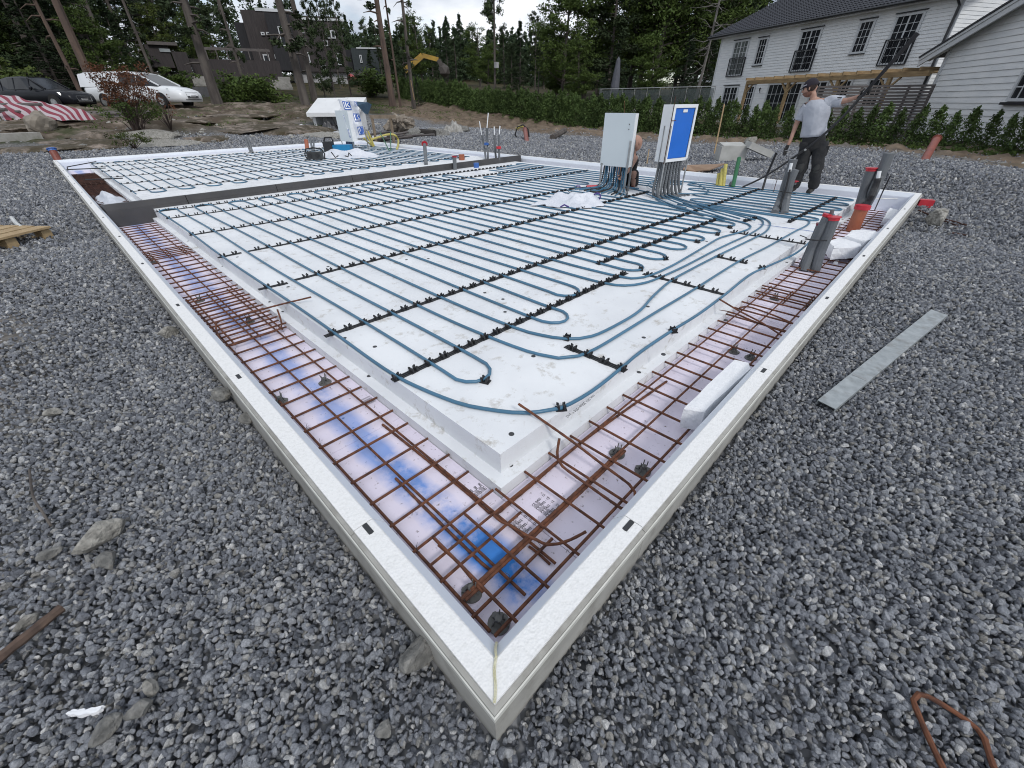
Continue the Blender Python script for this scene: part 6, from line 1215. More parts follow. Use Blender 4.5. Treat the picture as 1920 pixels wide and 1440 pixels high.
def crumple(name, c, sx, sy, h, mt, seed, rz=0, n=34, parent=None, peaks=()):
    rn = np.random.default_rng(seed); m = MB(); vs = []; ph = rn.uniform(0, 6, 8); n = 84; rows = 36
    def ridge(x, y, s, o): return (1 - abs(noise.noise(Vector((x * s + o, y * s, seed * 1.7)))) * 2.4)
    for j in range(rows + 1):
        for i in range(n):
            a = 2 * math.pi * i / n; r = j / rows; ed = 1 + .14 * math.sin(3 * a + ph[0]) + .09 * math.sin(7 * a + ph[1]) + .05 * math.sin(13 * a + ph[2])
            x, y = r * ed * math.cos(a), r * ed * math.sin(a); z = (1 - r ** 2.4) * .45
            for px, py, pw, phh in peaks: z += phh * math.exp(-((x - px) ** 2 + (y - py) ** 2) / pw)
            z *= .55 + .62 * ridge(x, y, 1.5, ph[3]) + .14 * ridge(x, y, 3.6, ph[4]) * (1 - .5 * r); z += .015 * ridge(x, y, 8.0, ph[5]) * (1 - r ** 6)
            x += .05 * noise.noise(Vector((x * 3, y * 3, 5 + seed))); X, Y = x * sx, y * sy; vs.append((c[0] + X * math.cos(rz) - Y * math.sin(rz), c[1] + X * math.sin(rz) + Y * math.cos(rz), c[2] + max(.003 + .004 * math.sin(9 * a), z * h)))
    f = []
    for j in range(rows):
        for i in range(n): a, b = j * n + i, j * n + (i + 1) % n; f.append((a, b, b + n, a + n))
    m.add(vs, [tuple(reversed(q)) for q in f]); return m.build(name, mt, parent, base=parent is None, smooth=True)
pc = Vector((4.559, 3.388, -0.080))
BB = thing('plastic_bag', tuple(pc), 'large crumpled white plastic bag with purple and red print on the pipes', 'plastic bag')
crumple('film', (pc.x + .05, pc.y - .05, -.078), .46, .24, .14, BAGW, 5, rz=math.radians(-42), n=64, parent=BB, peaks=((.05, .15, .16, .85), (.62, -.1, .14, .6), (-.5, 0, .3, .35)))
VIO = mat('violet_print', (.07, .04, .22), rough=.5); REDP = mat('red_print', (.60, .03, .06), rough=.5)
ray_r = Vector((.70, -.713, 0)); upv = Vector((0, 0, 1)); fwv = Vector((.713, .70, 0))
def decal(par, c, pts, mt, name='printed_mark', thick=.006, closed=False): m = MB(); m.tube([Vector(c) + ray_r * a + upv * b - fwv * b * .6 for a, b in pts], thick, 5, closed=closed); return m.build(name, mt, par)
c_ = Vector((4.826, 3.096, 0.000)) ; decal(BB, c_, [(.05 * math.cos(t), .012 + .06 * math.sin(t)) for t in np.linspace(-.9, 2.9, 12)], VIO, thick=.010); decal(BB, c_ + Vector((-.04, -.03, -.05)), [(-.03, .0), (-.015, -.012), (.01, -.012), (.025, 0)], REDP, thick=.014)
c_ = Vector((4.236, 3.163, -0.030)); decal(BB, c_, [(-.055, 0), (-.01, .03), (.05, 0)], VIO, thick=.010); c_ = Vector((4.991, 3.531, 0.080)); decal(BB, c_, [(-.03, .01), (.02, .01), (.035, -.02)], VIO, thick=.010); c_ = Vector((4.802, 3.571, 0.050)); decal(BB, c_, [(.03, .03), (0, .0), (.03, -.03), (.07, -.02)], INK, thick=.004); c_ = Vector((4.823, 3.300, 0.030)); decal(BB, c_, [(-.03, .03), (-.01, .0), (.03, .0), (.06, .02)], INK, thick=.004)
p = Vector((5.404, 11.131, -0.050)); B2_ = thing('plastic_bag', tuple(p), 'crumpled white bag with black print at the foot of the small cabinet', 'plastic bag'); crumple('film', (p.x, p.y, -.055), .85, .42, .20, BAGW, 15, rz=math.radians(-42), parent=B2_, peaks=((.3, .1, .1, .5), (-.5, 0, .1, .4)))
c_ = Vector((4.777, 10.469, 0.060)); decal(B2_, c_, [(-.10, .08), (-.06, -.04), (.03, 0)], INK, thick=.014); c_ = Vector((4.843, 10.060, 0.080)); decal(B2_, c_, [(-.07, .0), (0, -.02), (.05, .06), (.09, .0)], INK, thick=.014)
p = Vector((0.189, 10.558, -0.190)); F_ = thing('white_fleece', tuple(p), 'white fleece cloth slumped in the channel beside the rusty mesh stack', 'cloth'); crumple('cloth', (p.x + .14, p.y - 1.2, -.235), .21, 1.0, .14, BAGW, 25, parent=F_, peaks=((0, .4, .3, .5),))
# building site radio, second radio, tools
def radio(label, c, w, col, hh):
    T = thing('site_radio', tuple(c), label, 'radio'); c = Vector(c); R = Matrix.Rotation(math.radians(-44), 3, 'Z')
    MB().box(tuple(c + Vector((0, 0, hh * .38))), (w, w * .5, hh * .6), R=R).build('body', col, T); m = MB()
    for s in (-1, 1):
        pts = [c + R @ Vector((s * w * .62, -.0, .01)), c + R @ Vector((s * w * .70, 0, hh * .5)), c + R @ Vector((s * w * .55, 0, hh * .9))]; m.tube(pts, w * .045, 5)
    m.tube([c + R @ Vector((-w * .55, 0, hh * .9)), c + R @ Vector((0, 0, hh * 1.0)), c + R @ Vector((w * .55, 0, hh * .9))], w * .045, 5); m.build('roll_cage', BLK, T)
    m = MB(); m.tube([c + R @ Vector((-w * .25, -w * .26, hh * .4)), c + R @ Vector((-w * .25, -w * .29, hh * .4))], w * .14, 12); m.tube([c + R @ Vector((w * .25, -w * .26, hh * .4)), c + R @ Vector((w * .25, -w * .29, hh * .4))], w * .14, 12); m.build('speaker', BLK, T)
radio('black site radio with roll cage on the garage pipes', (4.516, 11.088, -0.050), .34, mat('charcoal_plastic', (.035, .038, .04), rough=.5), .26)
p = Vector((5.539, 12.213, -0.050)); TB = thing('tool_bag', tuple(p), 'black and bright blue tool box beside the small cabinet', 'tool box'); R = Matrix.Rotation(math.radians(-40), 3, 'Z')
MB().box(tuple(p + Vector((-.10, .05, .15))), (.22, .30, .28), R=R).build('body', BLK, TB); MB().box(tuple(p + R @ Vector((.24, 0, .11))), (.46, .28, .20), R=R).build('blue_case', mat('bright_blue_plastic', (.01, .20, .42), rough=.4), TB); m = MB(); m.tube([p + R @ Vector((-.22, 0, .29)), p + R @ Vector((-.18, 0, .38)), p + R @ Vector((-.0, 0, .38)), p + R @ Vector((.02, 0, .29))], .022, 5); m.build('handle', BLK, TB)
p = Vector((5.900, 3.886, -0.070)); m = MB(); m.tube([p + Vector((-.1, .07, 0)), p + Vector((.06, -.04, .0))], .032, 8); T = tag(m.build('red_tool', REDC, base=True), 'red handled tool lying left of the plain cabinet', 'tool')
for k in range(3): loose('%s black hose end lying left of the plain cabinet' % ordinal(k), [(5.668, 3.825, -0.075), (5.567, 3.682, -0.070), (5.605, 3.589, -0.072), (5.803, 3.627, -0.070)] if k == 0 else ([(5.819, 3.902, -0.070), (5.726, 3.714, -0.070), (5.901, 3.714, -0.060)] if k == 1 else [(5.903, 3.515, -0.070), (5.713, 3.316, -0.070), (5.690, 3.191, -0.075)]), r=.012, mt=BLK, cat='hose', name='hose', group='black hose ends at the plain cabinet')
loose('thin black torch like tool standing against the back frame', [(7.469, 1.827, -0.085), (7.689, 1.890, 0.089), (7.699, 1.854, 0.412)], r=.017, sm=0, mt=BLK, cat='tool', name='gas_torch')
loose('thin steel rod standing at the back frame', [(7.437, 1.656, -0.085), (7.788, 1.749, 0.038)], r=.005, sm=0, mt=RUSTD, cat='rod', name='steel_rod')
loose('thin blue string line stretched over the slab', [(5.171, 1.136, -0.078), (5.233, 0.593, -0.078)], r=.0022, sm=0, mt=BLUEC, cat='string', name='string_line')
for k, (a_, b_) in enumerate((((0.168, 13.921, 0.000), (0.709, 14.515, 0.000)), ((0.092, 12.946, 0.000), (0.687, 12.636, 0.000)), ((0.228, 11.298, -0.050), (0.743, 11.005, -0.050)))): loose('%s thin bar sticking from the garage mesh stack over the slab' % ordinal(k), [a_, b_] if k else [(0.100, 12.814, 0.000), (0.136, 13.542, 0.000), (0.695, 14.368, 0.000)], r=.010, sm=0, mt=BLK, group='bars over the garage channel')

# ================================================================== THINGS ON THE GRAVEL
PL_ = thing('steel_plank', (2.663, -0.387, -0.150), 'galvanised flat steel profile lying on the gravel at the right', 'steel profile')
pa, pb, pcx, pd_ = (Vector(v) for v in ((1.921, -0.208, -0.105), (1.899, -0.286, -0.105), (3.571, -0.578, -0.105), (3.617, -0.491, -0.105)))
GALV = mat('spangled_zinc_sheet', (.40, .43, .44), (.27, .295, .305), rough=.45, scale=22, ramp=(.3, .7), metal=.35, dirt=(.20, .20, .19), dirt_scale=12, dirt_pos=(.5, .72), stretch=(1, 1, 1))
up3 = Vector((0, 0, .003)); m = MB(); m.hexa([pa - up3, pb - up3, pcx - up3, pd_ - up3, pa, pb, pcx, pd_]); m.build('top_plate', GALV, PL_)
for a_, b_ in ((pa, pd_), (pb, pcx)): m = MB(); w_ = (pb - pa).normalized() * .003 * (1 if a_ is pa else -1); dn = Vector((0, 0, .022)); m.hexa([a_ - dn, b_ - dn, b_ + w_ - dn, a_ + w_ - dn, a_ - up3, b_ - up3, b_ + w_ - up3, a_ + w_ - up3]); m.build('lip', GALV, PL_)
fl = (pb - pa) * .12; m = MB(); q = pa.lerp(pd_, .22); m.hexa([q + fl, q + (pb - pa) * .9, q + (pb - pa) * .9 + (pd_ - pa) * .012, q + fl + (pd_ - pa) * .012] + [v + Vector((0, 0, .0012)) for v in (q + fl, q + (pb - pa) * .9, q + (pb - pa) * .9 + (pd_ - pa) * .012, q + fl + (pd_ - pa) * .012)]); m.build('score_line', STEEL, PL_)
ROCKG = mat('grey_granite_rock', (.26, .255, .24), (.11, .11, .105), rough=.9, scale=32, bump=1, bscale=60, bdist=.02, dirt=(.10, .085, .06), dirt_scale=14, dirt_pos=(.52, .7)); ROCKL = mat('pale_granite_rock', (.40, .385, .35), (.17, .165, .15), rough=.9, scale=34, bump=1, bscale=60, bdist=.02, dirt=(.12, .11, .09), dirt_scale=10, dirt_pos=(.52, .66)); ROCKP = mat('pinkish_bedrock', (.30, .245, .205), (.12, .10, .08), rough=.95, scale=2.6, ramp=(.42, .60), bump=1, bscale=7, bdist=.12, dirt=(.060, .048, .028), dirt_scale=1.6, dirt_pos=(.44, .54))
def rock(label, c, r, sq, mt, seed, cat='rock', name='rock', group=None, sub=3, jit=.13):
    m = MB(); m.ico((0, 0, 0), 1, sub, (1, 1, 1), jit * .5, seed); rn = random.Random(seed); pl = [(Vector((rn.gauss(0, 1), rn.gauss(0, 1), rn.gauss(0, .8))).normalized(), rn.uniform(.52, .82)) for _ in range(9)]; vs = []
    for v in m.v:
        q = Vector(v)
        for nn, dd in pl:
            k = q.dot(nn)
            if k > dd: q -= nn * (k - dd)
        vs.append((c[0] + q.x * r * sq[0] * 1.15, c[1] + q.y * r * sq[1] * 1.15, c[2] + q.z * r * sq[2] * 1.25))
    m.v = vs; o = m.build(name, mt, base=True); return tag(o, label, cat, group)
for (p, r, sq, mt, lab) in (((-0.597, 1.354, -0.160), .060, (1.15, .75, .5), ROCKL, 'pale granite rock with a flat face on the gravel, lower left'), ((-0.590, 1.223, -0.160), .036, (.8, 1, .5), ROCKG, 'darker stone just below the pale granite rock'), ((-0.041, 0.261, -0.155), .047, (1.1, .8, .6), ROCKG, 'rounded grey rock against the frame near the front corner'), ((-0.048, 1.958, -0.140), .045, (1, 1, .5), ROCKG, 'grey rock touching the left frame side'), ((-0.021, 1.679, -0.150), .035, (1, .8, .5), ROCKG, 'small grey rock touching the left frame below the larger one'),
     ((-0.081, 2.978, -0.140), .055, (1, .8, .5), ROCKL, 'pale stone on the gravel by the left frame'), ((-0.665, 2.429, -0.160), .03, (1.2, .8, .5), ROCKL, 'small pale stone at the far left'), ((-0.724, 1.403, -0.160), .026, (1.2, .8, .4), ROCKG, 'brownish flat stone left of the pale granite rock'), ((-0.563, 0.696, -0.160), .022, (.8, 1, .6), ROCKL, 'small tan stone at the lower left'), ((-0.590, 0.660, -0.160), .022, (1.4, .8, .5), ROCKG, 'small long stone beside the tan one at the lower left'), ((-0.786, 1.150, -0.160), .022, (1.2, .8, .6), ROCKL, 'small yellowish stone beside the brown stick'), ((-0.657, 0.668, -0.160), .035, (1, .7, .4), ROCKG, 'flat dark stone at the bottom left'), ((-0.190, 0.191, -0.160), .022, (1, .9, .5), ROCKG, 'small greenish stone below the frame side'),
     ((6.946, -0.278, -0.130), .13, (1.2, .9, .45), ROCKL, 'pale stone lying behind the far right frame corner'), ((17.494, 5.430, -0.200), .22, (1, 1, .6), ROCKL, 'grey stone beside the grey foam box')):
    rock(lab, (p[0], p[1], p[2] + r * .30), r * .95, (sq[0], sq[1], sq[2] * 1.5), mt, int(p[0] * 31 + p[1] * 17))
loose('brown weathered stick lying on the gravel at the left edge', [(-0.891, 1.028, -0.150), (-0.832, 1.065, -0.145), (-0.788, 1.078, -0.140), (-0.745, 1.098, -0.140), (-0.706, 1.122, -0.145)], r=.0135, mt=mat('brown_stick_bark', (.12, .08, .06), (.06, .04, .032), rough=.9, scale=30, bump=.5, bscale=60), cat='stick', name='stick')
loose('thin grey twig lying on the gravel at the left', [(-0.759, 1.980, -0.150), (-0.753, 1.776, -0.150), (-0.731, 1.646, -0.150), (-0.713, 1.546, -0.150)], r=.004, mt=BARKG, cat='stick', name='twig')
chunk('torn white foam strip on the gravel at the lower left', [(-0.719, 0.772, -0.150), (-0.708, 0.774, -0.150), (-0.680, 0.747, -0.150), (-0.651, 0.727, -0.150), (-0.662, 0.719, -0.150), (-0.695, 0.743, -0.150)], -.145, .014, group=None, jit=.003)
PK = thing('wooden_pallet', (-0.873, 6.751, -0.200), 'broken new wooden pallet at the left edge on the gravel', 'pallet'); ctr = Vector((-1.087, 7.060, -0.170)); R = Matrix.Rotation(math.radians(128), 3, 'Z')
def pk(c, s, nm): MB().box(tuple(ctr + R @ Vector(c)), s, R=R).build(nm, mat('new_pallet_timber', (.42, .31, .17), (.32, .225, .12), rough=.8, scale=9, stretch=(1, 1, 1), dirt=(.2, .13, .08), dirt_scale=5, dirt_pos=(.55, .8)), PK)
for k in range(5): pk((-.45 + k * .205, 0, .115), (.16, .82, .02), 'deck_board')
for k in (-1, 0, 1): pk((0, k * .36, .095), (1.0, .09, .018), 'stringer_board')
for k in (-1, 0, 1):
    for j in (-1, 0, 1): pk((j * .45, k * .36, .048), (.10, .10, .075), 'block')
for k in (-1, 0, 1): pk((0, k * .36, .004), (1.0, .09, .016), 'bottom_board')
STRAP = mat('white_plastic_strap', (.55, .56, .55), rough=.5)
for lab, pts in (('long white plastic strap lying by the pallet', [(-0.855, 6.119, -0.170), (-0.698, 6.336, -0.165), (-0.504, 6.643, -0.170), (-0.245, 6.757, -0.165)]), ('white strap folded back on itself on the gravel', [(-0.616, 5.476, -0.170), (-0.713, 5.453, -0.165), (-0.763, 5.383, -0.165), (-0.750, 5.291, -0.165), (-0.666, 5.260, -0.165), (-0.603, 5.335, -0.170)]), ('short white strap at the left edge', [(-0.928, 6.102, -0.170), (-0.811, 5.861, -0.170)]), ('frayed white rope beyond the pallet', [(-0.771, 8.239, -0.100), (-0.735, 7.782, -0.100), (-0.693, 7.475, -0.120), (-0.683, 7.327, -0.170)]), ('thin pale strap near the pallet end', [(-0.692, 6.845, -0.170), (-0.622, 6.964, -0.165), (-0.553, 7.084, -0.170)]), ('pale strap by the far left frame corner', [(-0.947, 13.019, -0.180), (-0.852, 13.102, -0.180), (-0.695, 13.021, -0.180)])):
    loose(lab, pts, r=.006 if 'rope' not in lab else .02, mt=STRAP, cat='strap', name='plastic_strap')
for k, pts in enumerate(([(7.582, -0.067, -0.130), (7.124, -0.381, -0.150), (6.928, -0.509, -0.150)], [(7.289, -0.303, -0.140), (7.075, -0.558, -0.150)], [(6.503, -0.462, -0.150), (6.492, -0.580, -0.150)])): loose('%s thin dark bar lying on the gravel beyond the right corner' % ordinal(k), pts, r=.009, sm=0, mt=RUSTD, group='bars on the gravel beyond the right corner')
# cardboard, grey foam box
p = Vector((9.456, 3.606, -0.160)); T = thing('flat_cardboard', tuple(p), 'flattened brown cardboard box on the gravel behind the back frame', 'cardboard'); CB = mat('brown_cardboard', (.30, .20, .135), (.25, .165, .11), rough=.9, scale=5)
q_ = [Vector(v) for v in ((8.703, 3.710, -0.040), (9.127, 3.619, -0.120), (9.046, 3.325, -0.060), (9.528, 3.222, 0.020), (9.902, 3.627, -0.060), (9.488, 3.972, -0.060))]; m = MB(); m.add(q_ + [v - Vector((0, 0, .02)) for v in q_], [(0, 1, 2, 5), (2, 3, 4, 5), (11, 8, 7, 6), (11, 10, 9, 8), (0, 6, 7, 1), (1, 7, 8, 2), (2, 8, 9, 3)]); m.build('sheet', CB, T); q_ = [Vector(v) for v in ((8.743, 3.728, -0.045), (9.166, 3.635, -0.125), (9.330, 3.750, -0.190), (9.327, 3.996, -0.190))]; m = MB(); m.add(q_ + [v + Vector((.02, .01, 0)) for v in q_], [(0, 1, 2, 3), (7, 6, 5, 4)]); m.build('flap', CB, T)
T = thing('grey_foam_box', (11.982, 3.956, -0.200), 'dirty grey white foam box with a tilted lid on the gravel before the hedge', 'foam box'); DF = mat('dirty_foam', (.46, .46, .44), (.36, .36, .34), rough=.7, scale=4)
p = Vector((12.061, 4.039, -0.200)); R = Matrix.Rotation(math.radians(-52), 3, 'Z'); MB().box(tuple(p + Vector((.2, .1, .16))), (.62, .45, .32), R=R).build('body', DF, T); MB().box(tuple(p + Vector((.2, .1, .345))) , (.55, .42, .035), R=R @ Matrix.Rotation(.12, 3, 'X')).build('lid', DF, T); MB().box(tuple(p + R @ Vector((.62, 0, .26))), (.62, .40, .14), R=R @ Matrix.Rotation(.35, 3, 'Y')).build('tilted_slab', DF, T)

# ================================================================== STACK, RUBBLE AND WOOD BEHIND THE FOUNDATION
WB = mat('clean_white_foam_boards', (.72, .73, .74), (.66, .67, .68), rough=.6, scale=2, dirt=(.4, .4, .38), dirt_scale=7, dirt_pos=(.62, .8))
ga, gb = Vector((9.016, 21.346, 0.847)), Vector((10.319, 19.618, 0.757)); ga.z, gb.z = gz(ga.x, ga.y), gz(gb.x, gb.y); dv = (gb - ga); dv.z = 0; ln = dv.length; dv.normalize(); nv = Vector((-dv.y, dv.x, 0))
if nv.dot(ga) < 0: nv = -nv
zb = min(ga.z, gb.z) - .05; FS = thing('foam_block_stack', (ga.x, ga.y, zb), 'shelter like stack of big white foam blocks with a roof slab, behind the garage part', 'foam stack')
def fsb(a0, a1, b0, b1, z0, z1, nm, tilt=0): m = MB(); P = lambda a, b, z: ga + dv * a + nv * b + Vector((0, 0, zb - ga.z + z * 1.45 + tilt * (1 - b))); m.hexa([P(a0, b0, z0), P(a1, b0, z0), P(a1, b1, z0), P(a0, b1, z0), P(a0, b0, z1), P(a1, b0, z1), P(a1, b1, z1), P(a0, b1, z1)]); m.build(nm, WB, FS)
fsb(-.02, .12, 0.15, 1.1, 0, .62, 'end_block'); fsb(.15, ln * .98, .7, 1.0, 0, .78, 'back_block'); fsb(ln * .60, ln * .98, .25, .68, 0, .60, 'end_block'); fsb(-.10, ln * .63, -.15, 1.15, .80, .90, 'roof_slab', -.42); fsb(ln * .635, ln * 1.03, -.15, 1.15, .80, .90, 'roof_slab', -.45); fsb(ln * .55, ln * .85, 1.25, 1.6, .85, .95, 'roof_slab')
p = ga + dv * .75 + nv * .15 + Vector((0, 0, zb - ga.z)); crumple('bundled_sheet', tuple(p), .48, .32, .75, mat('grey_black_plastic_sheet', (.07, .07, .075), (.035, .035, .04), rough=.35, scale=5), 41, parent=FS, peaks=((0, 0, .3, .6),))
for k in range(16):
    rn = random.Random(60 + k); p = ga + dv * rn.uniform(-.4, 2.2) - nv * rn.uniform(.1, .9); z = gz(p.x, p.y); rock(ordinal(k) + ' white foam scrap scattered at the foot of the foam stack', (p.x, p.y, z + .05), rn.uniform(.10, .24), (1.2, .7, .35), WB, k, cat='foam scrap', name='foam_scrap', group='white foam scraps at the foam stack', sub=1, jit=.2)
# trestle and sawn wood
ta, tb = Vector((8.554, 15.226, 0.247)), Vector((8.777, 14.399, 0.341)); ta.z, tb.z = gz(ta.x, ta.y), gz(tb.x, tb.y); TR = thing('batter_board', tuple(ta), 'rough wooden batter board frame on two posts beyond the back frame', 'batter board')
for p in (ta, tb): MB().box((p.x, p.y, p.z + .40), (.07, .07, .9)).build('post', GWOOD if False else mat('rough_sawn_wood', (.26, .205, .15), (.18, .14, .10), rough=.9, scale=6), TR)
m = MB(); m.bar(ta + (ta - tb) * .1 + Vector((0, 0, .84)), tb + (tb - ta) * .28 + Vector((0, 0, .84)), .05, .11); m.build('crossbar', MATS['rough_sawn_wood'], TR)
p = Vector((10.107, 16.867, 0.866)); p.z = gz(p.x, p.y) + .08; tag(MB().box(tuple(p), (1.3, .25, .12), rz=-.75).build('foam_plank', WB, base=True), 'white foam plank lying behind the batter board', 'foam plank')
for k in range(7):
    rn = random.Random(80 + k); p = ta.lerp(tb, rn.random()) + Vector((rn.uniform(0, 1.2), rn.uniform(-.2, .8), 0)); z = gz(p.x, p.y) + .06 + .04 * k; a = rn.uniform(-1.3, .2); d = Vector((math.cos(a), math.sin(a), 0)) * rn.uniform(.4, .8); loose(ordinal(k) + ' old board in the heap under the batter board', [(p.x - d.x, p.y - d.y, z), (p.x + d.x, p.y + d.y, z + .08)], r=.035, sm=0, mt=GWOOD, cat='board', name='old_board', group='old boards under the batter board')
# tree stump with roots
p = Vector((11.692, 18.828, 0.718)); p.z = gz(p.x, p.y); SP = thing('tree_stump', tuple(p), 'big uprooted pale tree stump with splayed roots in front of the shaggy pine', 'tree stump'); DW = mat('dry_root_wood', (.30, .26, .215), (.15, .125, .10), rough=.95, scale=4, bump=.7, bscale=10, bdist=.04); rn = random.Random(7); m = MB(); m.ico(tuple(p + Vector((.2, -.1, .35))), .42, 3, (1.4, 1.1, .9), .5, 4); m.build('root_ball', DW, SP)
for k in range(17):
    a = rn.uniform(0, 6.28); el = rn.uniform(-.1, 1.1); L_ = rn.uniform(.5, 1.0); q = p + Vector((.2, -.1, .4)); d = Vector((math.cos(a) * math.cos(el), math.sin(a) * math.cos(el), math.sin(el))); m = MB(); m.tube([q, q + d * L_ * .6, q + d * L_ + Vector((0, 0, -.15))], [.16, .09, .025], 6); m.build('root', DW, SP)
rn = random.Random(17); k = 0
for (x0, y0, x1, y1, n, mt, r0, r1, lab) in ((*((10.727, 17.072, 0.511))[:2], *((15.086, 18.873, 0.366))[:2], 16, ROCKG, .12, .34, 'boulder in the rubble heap between stump and soil bank'), (*((8.357, 18.906, 0.708))[:2], *((9.923, 17.554, 0.580))[:2], 10, ROCKL, .10, .25, 'pale boulder in the rubble in front of the foam stack')):
    for i in range(n):
        t = rn.random(); x = x0 + (x1 - x0) * t + rn.uniform(-.9, .9); y = y0 + (y1 - y0) * t + rn.uniform(-.9, .9); r = rn.uniform(r0, r1)
        rock(ordinal(i) + ' ' + lab, (x, y, gz(x, y) + r * .25), r, (rn.uniform(1, 1.5), rn.uniform(.8, 1.2), rn.uniform(.5, .75)), mt, i * 7 + n, group=lab.replace('boulder', 'boulders'), sub=2)
a_, b_ = Vector((12.184, 17.911, 0.637)), Vector((12.525, 17.057, 0.560)); a_.z, b_.z = gz(a_.x, a_.y) + .15, gz(b_.x, b_.y) + .12; m = MB(); m.tube([a_, b_], .15, 10); tag(m.build('charred_log', mat('charred_wood', (.03, .026, .024), rough=.95), base=True), 'black charred log lying before the soil bank', 'log')
p = Vector((14.753, 18.499, 0.664)); p.z = gz(p.x, p.y); T = thing('white_wrapped_bush', tuple(p), 'twigs under a torn white net on the soil bank', 'net'); crumple('net', (p.x, p.y, p.z), .5, .4, .9, mat('torn_white_net', (.42, .41, .39), (.2, .19, .17), rough=.9, scale=5), 51, parent=T)
a_, b_ = Vector((14.801, 12.182, 0.096)), Vector((16.680, 13.039, 0.413)); a_.z, b_.z = gz(a_.x, a_.y) + .08, gz(b_.x, b_.y) + .25; m = MB(); m.tube([a_, b_], .12, 8); tag(m.build('log', BARKG, base=True), 'bark covered log lying down the soil bank before the hedge', 'log')
# bedrock outcrops and stones at the left
rn = random.Random(23)
spots = [((-0.166, 19.232, 0.683), 1.3, .16), ((0.580, 19.516, 0.573), 1.5, .16), ((1.562, 20.657, 0.599), 1.2, .18), ((0.167, 22.729, 0.753), 1.7, .16), ((2.912, 18.981, 0.354), 1.0, .22), ((2.665, 20.030, 0.394), .8, .28), ((4.332, 19.723, 0.402), .9, .18), ((6.119, 21.324, 0.624), 1.9, .24), ((7.396, 21.968, 0.717), 1.9, .28), ((7.716, 20.577, 0.594), 1.4, .30), ((6.637, 24.296, 0.812), 1.6, .2), ((8.094, 19.889, 0.594), 1.0, .28), ((4.688, 23.227, 0.633), 1.3, .15), ((8.320, 18.923, 0.547), .8, .3), ((-0.649, 18.727, 0.550), .8, .14)]
for i, (p, r, hh) in enumerate(spots):
    x, y = p[0], p[1]; rock(ordinal(i) + ' low pinkish bedrock hump between gravel and parked cars', (x, y, gz(x, y) - .06), r, (1.2, .8, hh / r * .75), ROCKP if i not in (4, 5, 13) else ROCKL, 400 + i, cat='bedrock', name='rock_outcrop', group='bedrock humps left of the foundation', sub=4, jit=.22)
for i in range(110):
    t = rn.random(); p0 = Vector((rn.uniform(-2, 13), rn.uniform(18.4, 25), 0)); r = rn.uniform(.04, .17) * rn.uniform(.5, 1); rock(ordinal(i) + ' loose stone on the rocky edge behind the garage part', (p0.x, p0.y, gz(p0.x, p0.y) + r * .3), r, (1.2, .9, .6), ROCKL if i % 3 else ROCKG, 500 + i, group='loose stones on the rocky edge', sub=1, jit=.2)
rn = random.Random(91)
for i in range(34):
    t = rn.random() * 4; pts_ = [(12.4, -2.4), (14.2, -.6), (17.2, 1.3), (18.2, 4.5), (17.6, 10)]; k = int(t); a_, b_ = pts_[k], pts_[min(k + 1, 4)]; x = a_[0] + (b_[0] - a_[0]) * (t - k) + rn.uniform(0, 1.4); y = a_[1] + (b_[1] - a_[1]) * (t - k) + rn.uniform(-.6, .6); r = rn.uniform(.04, .10)
    rock(ordinal(i) + ' brown clod or stone on the bare soil before the hedge', (x, y, gz(x, y) + r * .2), r, (1.3, 1, .6), ROCKG, 700 + i, group='clods on the bare soil', sub=1, jit=.2)

